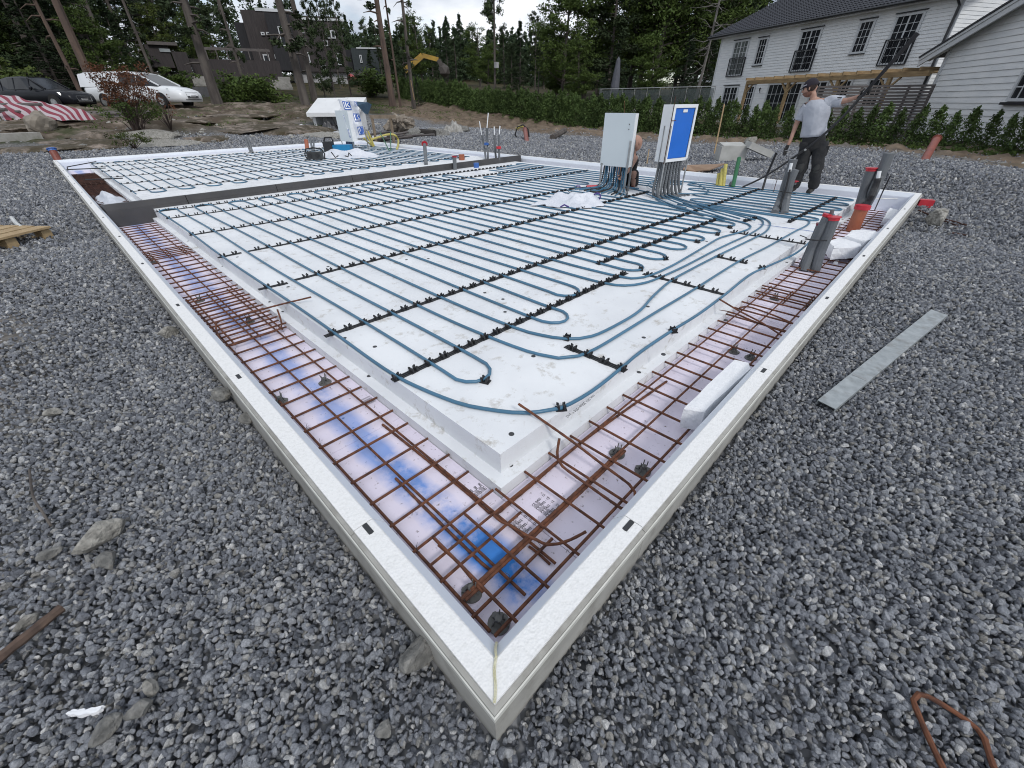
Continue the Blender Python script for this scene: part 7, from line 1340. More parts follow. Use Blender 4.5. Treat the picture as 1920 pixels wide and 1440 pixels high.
# ================================================================== PARKED CARS AND STRIPED TARP
def car(name, label, cat, rear, front, W_, H_, paint, style):
    r = Vector(rear); f = Vector(front); d = (f - r); d.z = 0; L_ = d.length; d.normalize(); z0 = min(r.z, f.z); y_ = Vector((-d.y, d.x, 0)); r.z = z0
    T = thing(name, tuple(r + d * L_ / 2), label, cat)
    def P(x, y, z): return r + d * (x * L_) + y_ * (y * W_ / 2) + Vector((0, 0, z * H_))
    def loft(m, st, flip=False):
        rings = []
        for x, pts in st: rings.append([P(x, y, z) for y, z in pts])
        n = len(rings[0]); vs = sum(rings, []); fs = []
        for i in range(len(rings) - 1):
            for j in range(n): a, b = i * n + j, i * n + (j + 1) % n; fs.append((a, b, b + n, a + n))
        fs.append(tuple(reversed(range(n)))); fs.append(tuple((len(rings) - 1) * n + j for j in range(n))); m.add(vs, [tuple(reversed(q)) for q in fs])
    van = style == 'van'
    belt = [(0, .60, .90), (.03, .62, .98), (.25, .63, 1), (.55, .62, 1), (.72, .60, 1), (.80, .575, .98), (.90, .53, .94), (.97, .46, .86), (1.0, .38, .74)] if van else [(0, .55, .80), (.03, .62, .94), (.2, .63, 1), (.5, .61, 1), (.66, .60, 1), (.74, .595, .98), (.88, .55, .94), (.97, .48, .86), (1.0, .40, .76)]
    m = MB(); st = []
    for x, zb, w in belt: st.append((x, [(-w * .90, .15), (-w, .26), (-w, zb - .10), (-w * .95, zb - .01), (-w * .6, zb + .03), (w * .6, zb + .03), (w * .95, zb - .01), (w, zb - .10), (w, .26), (w * .90, .15)]))
    loft(m, st); m.build('body', paint, T, smooth=True)
    gh = [(.01, .97, .80, .62), (.04, .99, .82, .62), (.30, 1.0, .80, .62), (.52, .99, .80, .62), (.62, .93, .76, .60), (.80, .60, .82, .59)] if van else [(.04, .74, .70, .60), (.12, .90, .70, .60), (.28, .99, .70, .62), (.46, 1.0, .70, .62), (.54, .97, .69, .61), (.72, .62, .78, .60)]
    m = MB(); st = []
    for x, zr, wt, zb in gh: zr = max(zr, zb + .015); st.append((x, [(-.95, zb), (-wt - .03 * (1 - wt), zr - .03), (-wt * .85, zr), (wt * .85, zr), (wt + .03 * (1 - wt), zr - .03), (.95, zb)]))
    loft(m, st); m.build('window_glass', GLS, T, smooth=False)
    m = MB(); k = len(gh)
    for i in range(k - 2):     # roof skin
        (x0, r0, w0, b0), (x1, r1, w1, b1) = gh[i], gh[i + 1]; m.hexa([P(x0, -w0, r0 - .028), P(x1, -w1, r1 - .028), P(x1, w1, r1 - .028), P(x0, w0, r0 - .028), P(x0, -w0 * .86, r0 + .012), P(x1, -w1 * .86, r1 + .012), P(x1, w1 * .86, r1 + .012), P(x0, w0 * .86, r0 + .012)])
    for sd in (-1, 1):         # pillars
        for (xa, xb, rr) in (((gh[0][0], gh[0][0], gh[0][1])), (.36, .36, .99), ((.60 if van else .55), (.60 if van else .55), (.93 if van else .96))) + (((.20, .20, 1.0),) if van else ((.20, .17, .95),)):
            m.bar(P(xa, .96 * sd, .60), P(xb, .80 * sd if van else .72 * sd, rr - .02), .045 if not (van and xa < .3) else .30, .02, tuple(y_))
        (x0, r0, w0, b0), (x1, r1, w1, b1) = gh[-2], gh[-1]; m.bar(P(x0, w0 * sd, r0 - .01), P(x1, w1 * sd, r1 + .01), .05, .05)
        if van: m.hexa([P(.0, .97 * sd, .60), P(.42, .97 * sd, .60), P(.42, .83 * sd, .97), P(.0, .83 * sd, .97), P(.0, .93 * sd, .60), P(.42, .93 * sd, .60), P(.42, .79 * sd, .97), P(.0, .79 * sd, .97)])
    m.build('roof_and_pillars', paint, T)
    for sd in (-1, 1):
        for x in (.19, .80):
            c = P(x, .94 * sd, 0) + Vector((0, 0, .27)); m = MB(); m.tube([c - y_ * .10, c + y_ * .10], .285, 18); w = m.build('wheel', mat('tyre_rubber', (.015, .015, .016), rough=.85), T); m = MB(); m.tube([c + y_ * sd * .095, c + y_ * sd * .108], .17, 12); m.build('rim', STEEL, w)
            m = MB(); m.tube([P(x, .985 * sd, 0) + Vector((0, 0, .30)) - y_ * .01 * sd, P(x, 1.004 * sd, 0) + Vector((0, 0, .30))], .335, 18); m.build('wheel_arch', MATS['tyre_rubber'], T)
        m = MB(); a, b = P(.955, .60 * sd, .47), P(.90, .90 * sd, .525); m.hexa([P(.985, .52 * sd, .40), P(.90, .95 * sd, .43), P(.90, .90 * sd, .42), P(.97, .5 * sd, .40), P(.985, .55 * sd, .47), P(.88, .965 * sd, .53), P(.88, .86 * sd, .53), P(.95, .5 * sd, .47)]); m.build('headlight', mat('headlight_glass', (.62, .66, .68), (.4, .43, .45), rough=.12, scale=12), T)
        m = MB(); m.ico(tuple(P(.655 if van else .60, 1.06 * sd, .66)), .10, 1, (.8, 1, .8)); m.build('mirror', BLK if van else paint, T)
    m = MB(); m.hexa([P(1.003, -.42, .26), P(1.003, .42, .26), P(.97, .42, .26), P(.97, -.42, .26), P(.995, -.46, .40), P(.995, .46, .40), P(.96, .46, .40), P(.96, -.46, .40)]); m.build('grille', mat('grille_dark', (.02, .02, .022), rough=.4), T)
    m = MB(); m.tube([P(1.006, -.44, .25), P(1.006, .44, .25), P(.998, .48, .41), P(.998, -.48, .41)], .015, 4, closed=True); m.build('grille_frame', STEEL, T)
    m = MB(); m.hexa([P(1.0, -.20, .27), P(1.0, .20, .27), P(.99, .20, .27), P(.99, -.20, .27), P(1.013, -.20, .33), P(1.013, .20, .33), P(.99, .20, .33), P(.99, -.20, .33)]); m.build('number_plate', WCB, T)
    m = MB(); m.hexa([P(.998, -.62, .17), P(.998, .62, .17), P(.96, .62, .17), P(.96, -.62, .17), P(1.002, -.62, .22), P(1.002, .62, .22), P(.96, .62, .22), P(.96, -.62, .22)]); m.build('lower_bumper', BLK, T)
    return T
BPAINT = mat('black_car_paint', (.007, .008, .012), (.005, .006, .009), rough=.3, scale=2, spec=.3); WPAINT = mat('white_car_paint', (.74, .76, .78), (.70, .72, .74), rough=.25, scale=2, coat=.5)
ra, rb = Vector((-0.239, 31.732, 1.207)), Vector((2.402, 28.212, 1.194)); ra.z = rb.z = .95
car('parked_car', 'black parked suv with roof rails, half hidden by a striped tarp', 'car', ra, rb, 1.50, 1.32, BPAINT, 'suv')
ra, rb = Vector((2.933, 31.075, 1.225)), Vector((6.046, 25.998, 1.058)); ra.z = rb.z = .98
car('parked_van', 'white compact van parked behind the red brown shrub', 'van', ra, rb, 1.50, 1.50, WPAINT, 'van')
for nm_, s_ in (('parked_car', .88), ('parked_van', .90)): bpy.data.objects[nm_].scale = (s_, s_, s_); bpy.data.objects[nm_].location.z += .02
# striped tarp over timber
def stripes():
    m = bpy.data.materials.new('red_white_striped_tarp'); m.use_nodes = True; t = m.node_tree; N = t.nodes; L = t.links; b = N['Principled BSDF']; b.inputs['Roughness'].default_value = .6
    a = N.new('ShaderNodeVertexColor'); a.layer_name = 'uvw'; s = N.new('ShaderNodeSeparateColor'); L.new(a.outputs[0], s.inputs[0]); q = N.new('ShaderNodeMath'); q.operation = 'MULTIPLY'; q.inputs[1].default_value = 9.0; L.new(s.outputs[0], q.inputs[0]); f = N.new('ShaderNodeMath'); f.operation = 'FRACT'; L.new(q.outputs[0], f.inputs[0]); g = N.new('ShaderNodeMath'); g.operation = 'GREATER_THAN'; g.inputs[1].default_value = .5; L.new(f.outputs[0], g.inputs[0])
    x = N.new('ShaderNodeMix'); x.data_type = 'RGBA'; L.new(g.outputs[0], x.inputs['Factor']); x.inputs[6].default_value = (.40, .35, .37, 1); x.inputs[7].default_value = (.20, .022, .042, 1); L.new(x.outputs[2], b.inputs['Base Color']); return m
ca, cb = Vector((-0.445, 25.231, 0.864)), Vector((1.388, 22.275, 0.822)); ca.z, cb.z = .68, .66; dd_ = cb - ca; wd_ = Vector((-dd_.y, dd_.x, 0)).normalized()
if wd_.dot(ca) < 0: wd_ = -wd_
TT = thing('striped_tarp', tuple(ca.lerp(cb, .4)), 'red and white striped tarp thrown over a timber pile in front of the black car', 'tarp'); nx, ny = 60, 26; vs = []; cols = []
for j in range(ny + 1):
    for i in range(nx + 1):
        s, t = i / nx, j / ny; top = .74 * (1 - .42 * s - .25 * s * s) * (1 if s < .93 else (1 - s) / .07 * .9 + .1); prof = math.sin(min(1, t * 1.25) * math.pi / 2) ** .8 if t < .8 else 1 - (t - .8) * 3.2
        z = top * max(.02, prof) + .03 * math.sin(s * 24 + t * 5) * t + .03 * math.sin(s * 9 - t * 7)
        p = ca + dd_ * (s + .01 * math.sin(t * 9)) + wd_ * (-.55 + 1.1 * t + .06 * math.sin(s * 17)); vs.append((p.x, p.y, p.z + max(.01, z))); cols.append((s * .62 + t * .62, t, 0, 1))
m = MB(); m.add(vs, [(j * (nx + 1) + i, j * (nx + 1) + i + 1, (j + 1) * (nx + 1) + i + 1, (j + 1) * (nx + 1) + i) for j in range(ny) for i in range(nx)]); o = m.build('tarp_sheet', stripes(), TT, smooth=True); a = o.data.color_attributes.new('uvw', 'FLOAT_COLOR', 'POINT'); a.data.foreach_set('color', np.array(cols).ravel())
for k in range(7):
    rn = random.Random(k); q0 = ca + dd_ * rn.uniform(-.1, .25) + wd_ * rn.uniform(-.75, .1) + Vector((0, 0, .05 + .07 * k)); a = rn.uniform(-.3, .3); loose(ordinal(k) + ' board in the pile under the striped tarp', [tuple(q0 - dd_ * .12), tuple(q0 + dd_ * .42 + wd_ * a)], r=.05, sm=0, mt=GWOOD, cat='board', name='pile_board', group='boards under the striped tarp')
p = Vector((0.265, 21.327, 0.770)); p.z = gz(p.x, p.y); tag(MB().ico((p.x, p.y, p.z + .25), .36, 3, (1, .8, .85), .25, 9).build('grey_sack', mat('dusty_sack', (.27, .24, .20), (.18, .16, .135), rough=.95, scale=4), base=True), 'dusty grey beige sack leaning on the striped tarp', 'sack')
p = Vector((-0.471, 20.230, 0.672)); p.z = gz(p.x, p.y); tag(MB().box((p.x, p.y, p.z + .10), (1.1, .5, .22), rz=.3).build('concrete_block', CONC, base=True), 'flat concrete block at the far left edge', 'block')
for k in range(6):
    rn = random.Random(900 + k); p = Vector((2.216, 24.112, 0.974)) + Vector((rn.uniform(-.8, 1.2), rn.uniform(-.6, .9), 0)); z = gz(p.x, p.y) + .04 + .03 * k; loose(ordinal(k) + ' grey plank stacked on the ground before the van', [(p.x - 1.0, p.y + .5, z), (p.x + .9, p.y - .4, z)], r=.05, sm=0, mt=GWOOD, cat='board', name='plank', group='grey planks before the van')

# ================================================================== PEOPLE
SKIN = mat('skin', (.40, .235, .175), (.34, .19, .14), rough=.55, scale=14); SHIRT = mat('pale_grey_tshirt', (.42, .44, .49), (.36, .38, .43), rough=.95, scale=9, bump=.9, bscale=9, bdist=.03); TROU = mat('black_work_trousers', (.013, .014, .017), (.026, .026, .026), rough=.9, scale=9, bump=1, bscale=10, bdist=.03)
GLOVE = mat('black_work_glove', (.013, .013, .014), (.02, .02, .02), rough=.8, scale=30); BOOT = mat('black_boot', (.012, .012, .012), (.02, .018, .016), rough=.6, scale=20); HAIR = mat('dark_hair', (.035, .018, .012), (.02, .012, .01), rough=.9, scale=60, bump=.6, bscale=120); CAPM = mat('dark_cap', (.018, .012, .022), (.012, .010, .016), rough=.85, scale=10); KNEE = mat('grey_knee_panel', (.04, .042, .04), (.03, .03, .03), rough=.9, scale=12)
def skin_mesh(name, J, E, mt, par, sub=2):
    """joints -> one continuous skinned surface"""
    names = list(J); idx = {n: i for i, n in enumerate(names)}; me = bpy.data.meshes.new(name); org = Vector(par.location)
    me.from_pydata([tuple(Vector(J[n][0]) - org) for n in names], [(idx[a], idx[b]) for a, b in E], []); me.materials.append(mt)
    sv = me.skin_vertices.new(name='') if hasattr(me.skin_vertices, 'new') else None
    o = bpy.data.objects.new(name, me); COL.objects.link(o); o.parent = par
    md = o.modifiers.new('skin', 'SKIN'); md.use_smooth_shade = True; md.branch_smoothing = .6
    lay = me.skin_vertices[0].data
    for n in names: r = J[n][1]; lay[idx[n]].radius = r if isinstance(r, tuple) else (r, r)
    lay[0].use_root = True; s = o.modifiers.new('smooth', 'SUBSURF'); s.levels = sub; s.render_levels = sub; return o
MX, MY = 7.64, 1.30
man = thing('person', (7.64, 1.30, -.09), 'man in grey t shirt, dark cap and black trousers holding a long black pole', 'person', None)
J = {'pelvis': ((7.618, 1.410, 0.635), (.105, .085)), 'waist': ((7.611, 1.447, 0.743), (.100, .08)), 'chest': ((7.603, 1.483, 0.918), (.120, .085)), 'neckbase': ((7.596, 1.521, 1.010), (.095, .070)), 'neck': ((7.584, 1.579, 1.107), .044), 'head': ((7.572, 1.640, 1.179), .05),
     'shl': ((7.592, 1.643, 1.010), .052), 'ell': ((7.613, 1.688, 0.795), .034), 'wrl': ((7.544, 1.681, 0.589), .024), 'pal': ((7.522, 1.687, 0.502), (.030, .018)),
     'shr': ((7.624, 1.378, 1.051), .055), 'elr': ((7.607, 1.209, 1.050), .036), 'wrr': ((7.577, 1.105, 1.084), .026), 'par': ((7.569, 1.045, 1.112), (.030, .022)),
     'hil': ((7.607, 1.465, 0.554), .075), 'knl': ((7.582, 1.440, 0.266), .052), 'anl': ((7.652, 1.443, -0.021), .034), 'tol': ((7.546, 1.466, -0.063), .028),
     'hir': ((7.637, 1.314, 0.559), .078), 'knr': ((7.621, 1.243, 0.264), .054), 'anr': ((7.688, 1.215, -0.009), .036), 'tor': ((7.581, 1.237, -0.071), .030)}
E_ = [('pelvis', 'waist'), ('waist', 'chest'), ('chest', 'neckbase'), ('neckbase', 'neck'), ('neck', 'head'), ('neckbase', 'shl'), ('shl', 'ell'), ('ell', 'wrl'), ('wrl', 'pal'), ('neckbase', 'shr'), ('shr', 'elr'), ('elr', 'wrr'), ('wrr', 'par'), ('pelvis', 'hil'), ('hil', 'knl'), ('knl', 'anl'), ('anl', 'tol'), ('pelvis', 'hir'), ('hir', 'knr'), ('knr', 'anr'), ('anr', 'tor')]
skin_mesh('body', J, E_, SKIN, man)
def sub(keys, k, extra=None): 
    D_ = {n: (J[n][0], tuple(v * k for v in J[n][1]) if isinstance(J[n][1], tuple) else J[n][1] * k) for n in keys}
    if extra: D_.update(extra)
    return D_
def mixp(a, b, t): return tuple(Vector(J[a][0]).lerp(Vector(J[b][0]), t))
JS = {'hem': ((7.620, 1.398, 0.563), (.140, .118)), 'waist': ((7.611, 1.443, 0.730), (.142, .118)), 'chest': ((7.605, 1.474, 0.894), (.160, .122)), 'top': ((7.599, 1.506, 1.004), (.132, .104)), 'nk': ((7.592, 1.540, 1.065), (.066, .062)), 'shl': ((7.590, 1.654, 1.004), .076), 'sl2': (mixp('shl', 'ell', .42), .062), 'sl3': (mixp('shl', 'ell', .86), .058), 'shr': ((7.624, 1.382, 1.045), .078), 'sr2': (mixp('shr', 'elr', .42), .064), 'sr3': (mixp('shr', 'elr', .82), .060)}
MR = Vector((.19, -.982, 0)); MDp = Vector((.982, .19, 0))
def ellipse_loft(m, secs, n=20, cap=True):
    o = len(m.v)
    for c_, rx, ry, tilt in secs:
        c_ = Vector(c_)
        for k in range(n):
            t = 2 * math.pi * k / n; q = MR * math.cos(t) * rx + MDp * math.sin(t) * ry; q.z += tilt * math.cos(t) * rx; m.v.append(tuple(c_ + q))
    for i_ in range(len(secs) - 1):
        for k in range(n): a_, b_ = o + i_ * n + k, o + i_ * n + (k + 1) % n; m.f.append((a_, b_, b_ + n, a_ + n)); m.m.append(0)
    if cap: m.f.append(tuple(o + k for k in reversed(range(n)))); m.f.append(tuple(o + (len(secs) - 1) * n + k for k in range(n))); m.m += [0, 0]
def crease(m, amp, sc_, sd):
    m.v = [tuple(Vector(v) + Vector((noise.noise(Vector(v) * sc_ + Vector((sd, 0, 0))), noise.noise(Vector(v) * sc_ + Vector((0, sd, 0))), .3 * noise.noise(Vector(v) * sc_ + Vector((0, 0, sd))))) * amp) for v in m.v]
m = MB()
ellipse_loft(m, [((7.615, 1.425, 0.641), .150, .115, .10), ((7.614, 1.432, 0.679), .158, .120, .08), ((7.611, 1.447, 0.743), .152, .117, .03), ((7.607, 1.463, 0.806), .150, .115, 0), ((7.606, 1.472, 0.869), .157, .120, .05), ((7.603, 1.485, 0.924), .166, .122, .10), ((7.601, 1.496, 0.973), .170, .116, .14), ((7.598, 1.511, 1.016), .155, .100, .18), ((7.594, 1.529, 1.052), .110, .078, .16), ((7.592, 1.542, 1.071), .070, .062, .05)])
sl = [J['shl'][0], mixp('shl', 'ell', .35), mixp('shl', 'ell', .80)]; sr = [mixp('shr', 'chest', .25), mixp('shr', 'elr', .15), mixp('shr', 'elr', .5), mixp('shr', 'elr', .86)]
def dens(P_, R_, k=5): 
    out, rr = [], []
    for i_ in range(len(P_) - 1):
        for q in range(k): out.append(tuple(Vector(P_[i_]).lerp(Vector(P_[i_ + 1]), q / k))); rr.append(R_[i_] + (R_[i_ + 1] - R_[i_]) * q / k)
    return out + [P_[-1]], rr + [R_[-1]]
pp_, rr_ = dens([mixp('shl', 'chest', .15)] + sl[1:], [.074, .066, .066]); m.tube(pp_, rr_, 12); pp_, rr_ = dens(sr, [.080, .074, .064, .063]); m.tube(pp_, rr_, 12)
crease(m, .022, 11, 3); m.build('tshirt', SHIRT, man, smooth=True)
JT = {'wst': ((7.609, 1.453, 0.743), (.108, .092)), 'pelvis': ((7.620, 1.401, 0.589), (.134, .112)), 'hil': ((7.611, 1.447, 0.482), .102), 'knl': (J['knl'][0], .082), 'cl': (mixp('knl', 'anl', .5), .074), 'anl': (mixp('knl', 'anl', .97), .068), 'hir': ((7.645, 1.277, 0.489), .106), 'knr': (J['knr'][0], .086), 'cr': (mixp('knr', 'anr', .5), .078), 'anr': (mixp('knr', 'anr', .97), .062)}
m = MB()
ellipse_loft(m, [((7.612, 1.440, 0.705), .128, .098, .05), ((7.616, 1.418, 0.641), .140, .108, .04), ((7.621, 1.396, 0.576), .150, .115, 0), ((7.625, 1.374, 0.511), .150, .110, 0), ((7.628, 1.358, 0.465), .110, .080, 0)])
for h_, k_, a_, s_ in (('hil', 'knl', 'anl', 1), ('hir', 'knr', 'anr', 1.06)):
    pp_, rr_ = dens([tuple(Vector(J[h_][0]) + Vector((0, 0, .02))), J[k_][0], mixp(k_, a_, .55), mixp(k_, a_, 1.0)], [.096 * s_, .076 * s_, .070 * s_, .062 * s_], 8); m.tube(pp_, [r_ * (1 + .05 * math.sin(i_ * 2.3)) for i_, r_ in enumerate(rr_)], 14)
crease(m, .024, 10, 7); m.build('work_trousers', TROU, man, smooth=True)
for a_, b_ in (('anl', 'tol'), ('anr', 'tor')):
    A_, B_ = Vector(J[a_][0]), Vector(J[b_][0]); skin_mesh('boot', {'h': (tuple(A_ + Vector((.02, 0, -.01))), (.045, .045)), 'm': (tuple(A_.lerp(B_, .6)), (.042, .038)), 't': (tuple(B_), (.038, .028))}, [('h', 'm'), ('m', 't')], BOOT, man)
m = MB(); p = Vector((7.614, 1.225, 0.474)); m.box(tuple(p), (.035, .085, .12), rz=.2); m.build('thigh_pocket', TROU, man); 
for q in ('knl', 'knr'): m = MB(); p = Vector(J[q][0]) + Vector((-.045, -.01, -.01)); m.ico(tuple(p), .052, 2, (.7, .9, 1.5)); m.build('knee_panel', KNEE, man, smooth=True)
m = MB(); p = Vector((7.545, 1.267, 1.092)); m.box(tuple(p), (.012, .05, .012), rz=.2); m.build('sleeve_mark', BLK, man)
def head(par, c, face, up_, r, mt, seed=1, hair=None, beard=None):
    """c: centre, face: forward direction"""
    f = Vector(face).normalized(); s = f.cross(Vector(up_)).normalized(); u = s.cross(f).normalized(); c = Vector(c)
    def W(a, b, k): return c + f * (a * r) + s * (b * r) + u * (k * r)
    m = MB(); import bmesh
    bm = bmesh.new(); bmesh.ops.create_icosphere(bm, subdivisions=4, radius=1); vs = []
    for v in bm.verts:
        x, y, z = v.co; X, Y, Z = x * .98, y * .76, z * 1.18
        if z < -.1: k = 1 + (z + .1) * .28; X *= k; Y *= k; X += .10 * (-z - .1) * (1 if x > 0 else .2)
        if x > .5: X -= .10 * (x - .5)
        X += .30 * math.exp(-((y / .14) ** 2 + ((z + .10) / .20) ** 2)) * (x > 0)                      # nose
        X -= .10 * (math.exp(-(((abs(y) - .34) / .16) ** 2 + ((z - .12) / .10) ** 2))) * (x > 0)         # eye sockets
        X += .06 * math.exp(-(((z - .26) / .07) ** 2 + (y / .5) ** 2)) * (x > 0)                         # brow
        X += .06 * math.exp(-((y / .24) ** 2 + ((z + .48) / .07) ** 2)) * (x > 0) + .12 * math.exp(-((y / .25) ** 2 + ((z + .82) / .16) ** 2)) * (x > 0)
        vs.append(W(X, Y, Z))
    m.add(vs, [tuple(v.index for v in q.verts) for q in bm.faces]); bm.free(); h = m.build('head', mt, par, smooth=True)
    for sd in (-1, 1):
        m = MB(); m.ico(tuple(W(-.02, .76 * sd, .02)), r, 2, (.20, .12, .28)); m.build('ear', mt, h, smooth=True)
        m = MB(); m.ico(tuple(W(.80, .32 * sd, .14)), r * .13, 2); m.build('eye', mat('eye_dark', (.05, .04, .035), rough=.3), h)
    m = MB(); m.tube([W(.97, -.20, -.50), W(1.01, 0, -.50), W(.97, .20, -.50)], r * .045, 5); m.build('mouth', mat('lips', (.24, .10, .08), rough=.5), h)
    if beard:
        m = MB(); bm = bmesh.new(); bmesh.ops.create_icosphere(bm, subdivisions=3, radius=1); vs = []; keep = []
        for v in bm.verts: x, y, z = v.co; vs.append(W(x * .90 + .08, y * .76, z * .72 - .42))
        fs = [tuple(v.index for v in q.verts) for q in bm.faces if (q.calc_center_median().z < -.02 and q.calc_center_median().x > -.35)]; m.add(vs, fs); bm.free(); m.build('beard', beard, h, smooth=True)
    if hair:
        m = MB(); m.ico(tuple(W(-.16, 0, .18)), r, 3, (.90, .82, .98), .03, 5); 
        m.v = [v if True else v for v in m.v]; m.build('hair', hair, h, smooth=True)
    return h, W
hc = Vector((7.570, 1.653, 1.197)); fdir = Vector((-.12, .90, -.30)); h, Wf = head(man, hc, fdir, (0, 0, 1), .084, SKIN, hair=HAIR, beard=mat('reddish_stubble', (.20, .10, .07), (.15, .07, .05), rough=.9, scale=60))
m = MB(); import bmesh
bm = bmesh.new(); bmesh.ops.create_icosphere(bm, subdivisions=3, radius=1); vs = [Wf(v.co.x * 1.06 - .10, v.co.y * .90, v.co.z * .98 + .42) for v in bm.verts]; fs = [tuple(v.index for v in q.verts) for q in bm.faces if q.calc_center_median().z > -.12]; m.add(vs, fs); bm.free(); cp = m.build('cap', CAPM, man, smooth=True)
m = MB(); pts = [(.80, -.62), (1.25, -.50), (1.52, 0), (1.25, .50), (.80, .62)]; m.add([Wf(a, b, .42 - .05 * a) for a, b in pts] + [Wf(a, b, .36 - .05 * a) for a, b in pts], [(0, 1, 2, 3, 4), (9, 8, 7, 6, 5)] + [(i, 5 + i, 5 + (i + 1) % 5, (i + 1) % 5) for i in range(5)]); m.build('brim', CAPM, cp)
m = MB(); m.tube([Wf(.35, .93, .62), Wf(.75, .72, .60), Wf(.98, .0, .66), Wf(.75, -.72, .60), Wf(.35, -.93, .62)], .006, 4); m.build('glasses_strap', mat('pale_strap', (.4, .4, .45), rough=.5), cp)
def glove(par, palm, fdir_, side, s, mt, curl=1.0, name='glove'):
    """palm centre, finger direction, thumb side; five separate bent fingers"""
    p = Vector(palm); f = Vector(fdir_).normalized(); t = Vector(side).normalized(); t = (t - f * t.dot(f)).normalized(); n = f.cross(t)
    Jh = {'w': (tuple(p - f * s * .60), (s * .30, s * .24)), 'p': (tuple(p), (s * .40, s * .22)), 'k': (tuple(p + f * s * .35), (s * .38, s * .18))}
    g = skin_mesh(name, Jh, [('w', 'p'), ('p', 'k')], mt, par, 2)
    for i, ln in enumerate((.78, .88, .82, .64)):
        b = p + f * s * .40 + t * s * (.28 - .19 * i); q1 = b + f * s * ln * .42 - n * s * .10 * curl; q2 = q1 + f * s * ln * (.32 - .18 * curl) - n * s * ln * .30 * curl; q3 = q2 + f * s * ln * (.26 - .34 * curl) - n * s * ln * .18 * curl
        m = MB(); m.tube([b, q1, q2, q3], [s * .115, s * .11, s * .10, s * .075], 7); m.build('finger', mt, g, smooth=True).location = Vector((0, 0, 0))
    b = p - f * s * .12 + t * s * .32; m = MB(); m.tube([b, b + t * s * .28 + f * s * .20 - n * s * .08, b + t * s * .30 + f * s * .52 - n * s * .28 * curl], [s * .13, s * .115, s * .08], 7); m.build('thumb', mt, g, smooth=True)
    return g
glove(man, (7.521, 1.690, 0.488), (0.05, .12, -1), (-.6, .2, 0), .085, GLOVE, .45)
hand_r = Vector((7.563, 1.024, 1.117)); glove(man, tuple(hand_r), (0, -.75, .55), (-.7, 0, .5), .10, GLOVE, 1.0)
PO = thing('black_pole', (7.464, 2.125, -0.070), 'long black pole held diagonally by the standing man', 'pole')
pp = [(7.464, 2.125, -0.070), (7.553, 1.837, 0.129), (7.475, 1.413, 0.519), (7.491, 1.178, 0.821), (7.519, 1.037, 1.083), (7.521, 0.875, 1.397), (7.531, 0.723, 1.699)]
m = MB(); P_ = smooth_path(pp, .05); n = len(P_); m.tube(P_, [.013 + .006 * i / n for i in range(n)], 8); m.build('shaft', BLK, PO); k = int(n * .70); m = MB(); m.tube(P_[k:], [.016 + .012 * (i / (n - k)) for i in range(n - k)], 9); m.build('thick_sleeve', mat('soft_black_sleeve', (.018, .018, .022), (.012, .012, .014), rough=.9, scale=14, bump=.6, bscale=20), PO)
p = Vector((7.466, 1.433, 0.485)); m = MB(); m.ico(tuple(p), .018, 1); m.build('clip_ring', STEEL, PO)
# crouching person behind the plain cabinet
cr = thing('person', (6.50, 3.42, -.085), 'bald person crouching behind the plain white cabinet, mostly hidden', 'person')
CJ = {'pelvis': ((6.532, 3.611, -0.010), (.11, .09)), 'waist': ((6.545, 3.670, 0.111), (.10, .08)), 'chest': ((6.489, 3.648, 0.288), (.125, .09)), 'neck': ((6.445, 3.561, 0.439), .046), 'head': ((6.438, 3.532, 0.507), .05), 'sh1': ((6.403, 3.492, 0.350), .05), 'el1': ((6.240, 3.479, 0.186), .034), 'wr1': ((6.044, 3.461, 0.116), .024), 'pa1': ((5.998, 3.461, 0.113), .022),
      'sh2': ((6.445, 3.727, 0.332), .05), 'el2': ((6.331, 3.727, 0.158), .034), 'wr2': ((6.212, 3.633, 0.045), .024), 'h1': ((6.494, 3.535, -0.031), .075), 'k1': ((6.273, 3.418, 0.157), .052), 'a1': ((6.374, 3.443, -0.087), .034), 't1': ((6.252, 3.415, -0.109), .028), 'h2': ((6.479, 3.665, -0.042), .075), 'k2': ((6.217, 3.623, 0.085), .052), 'a2': ((6.370, 3.657, -0.109), .034), 't2': ((6.248, 3.629, -0.116), .028)}
CE = [('pelvis', 'waist'), ('waist', 'chest'), ('chest', 'neck'), ('neck', 'head'), ('chest', 'sh1'), ('sh1', 'el1'), ('el1', 'wr1'), ('wr1', 'pa1'), ('chest', 'sh2'), ('sh2', 'el2'), ('el2', 'wr2'), ('pelvis', 'h1'), ('h1', 'k1'), ('k1', 'a1'), ('a1', 't1'), ('pelvis', 'h2'), ('h2', 'k2'), ('k2', 'a2'), ('a2', 't2')]
skin_mesh('body', CJ, CE, SKIN, cr)
head(cr, (6.440, 3.529, 0.535), (-.75, .35, -.55), (0, 0, 1), .095, SKIN)
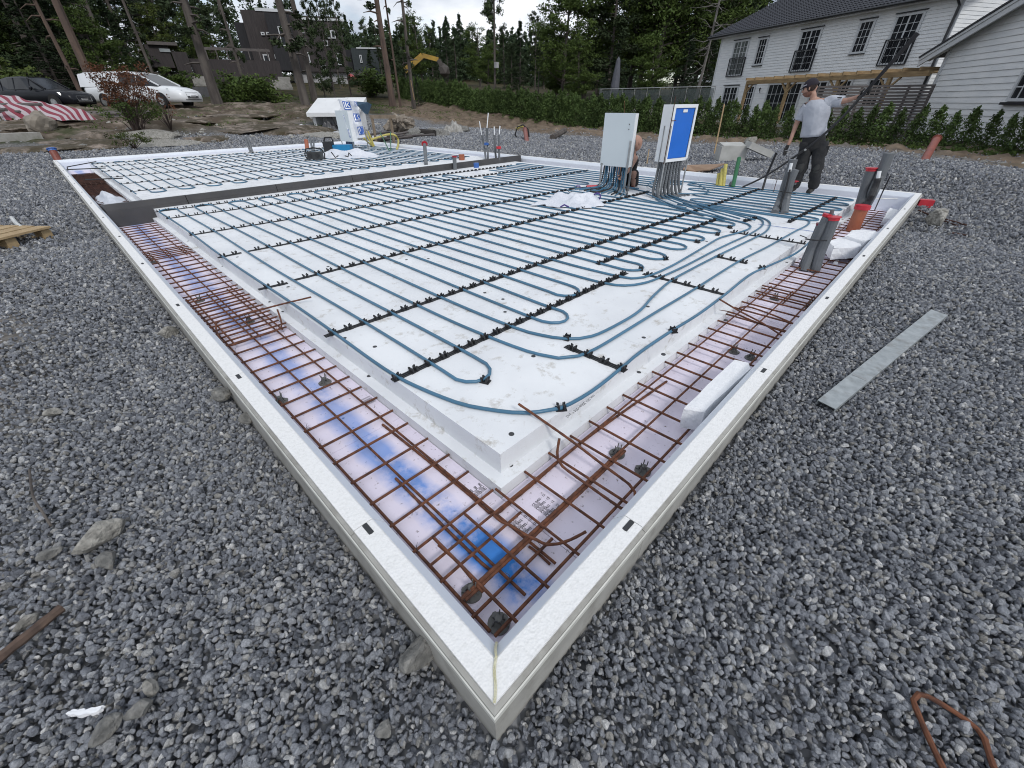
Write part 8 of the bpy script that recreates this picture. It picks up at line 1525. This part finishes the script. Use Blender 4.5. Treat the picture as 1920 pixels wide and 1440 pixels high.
m = MB(); pp_, rr_ = dens([CJ['pelvis'][0], CJ['waist'][0], CJ['chest'][0], tuple(Vector(CJ['chest'][0]).lerp(Vector(CJ['neck'][0]), .55))], [.135, .135, .150, .085]); m.tube(pp_, rr_, 16); crease(m, .02, 10, 5); m.build('tank_top', mat('black_tank_top', (.014, .014, .016), rough=.9), cr, smooth=True)
m = MB()
for h_, k_ in (('h1', 'k1'), ('h2', 'k2')): pp_, rr_ = dens([CJ['pelvis'][0], CJ[h_][0], tuple(Vector(CJ[h_][0]).lerp(Vector(CJ[k_][0]), .8))], [.13, .10, .085]); m.tube(pp_, rr_, 14)
m.build('work_shorts', TROU, cr, smooth=True)
glove(cr, CJ['pa1'][0], (-.4, .1, -.5), (0, .6, .6), .07, SKIN, 1.0, 'hand'); glove(cr, CJ['wr2'][0], (-.4, .1, -.7), (0, .6, .3), .07, SKIN, .7, 'hand')
for a_, b_ in (('a1', 't1'), ('a2', 't2')): skin_mesh('shoe', {'h': (CJ[a_][0], .042), 't': (CJ[b_][0], (.040, .030))}, [('h', 't')], mat('dark_red_shoe', (.16, .03, .025), rough=.6), cr)
loose('short white tube in the crouching person hand', [(6.008, 3.478, 0.178), (6.025, 3.450, 0.006)], r=.014, sm=0, mt=WCB, cat='tube', name='white_tube')

# ================================================================== give look-alikes their own wording
import re as _re
cpos = Vector((-.2068, -.2683))
def azim(o): return -math.atan2(o.location.y - cpos.y, o.location.x - cpos.x)
groups = {}
for o in COL.objects:
    if o.parent is None and 'group' in o and 'label' in o: groups.setdefault(o['group'], []).append(o)
for g_, lst in groups.items():
    labs = {}
    for o in lst: labs.setdefault(o['label'], []).append(o)
    for lb, ob in labs.items():
        if len(ob) < 2: continue
        ob.sort(key=azim)
        for i, o in enumerate(ob): o['label'] = ordinal(i) + ' ' + lb.replace('tree among', 'trunk among') + ', counted from the left'

# ------------------------------------------------------------------ bring the plan to real size
for o in list(SC.objects):
    if o.parent is None and o.type not in {'CAMERA', 'LIGHT'}:
        o.location = o.location * WORLD_SCALE; o.scale = o.scale * WORLD_SCALE
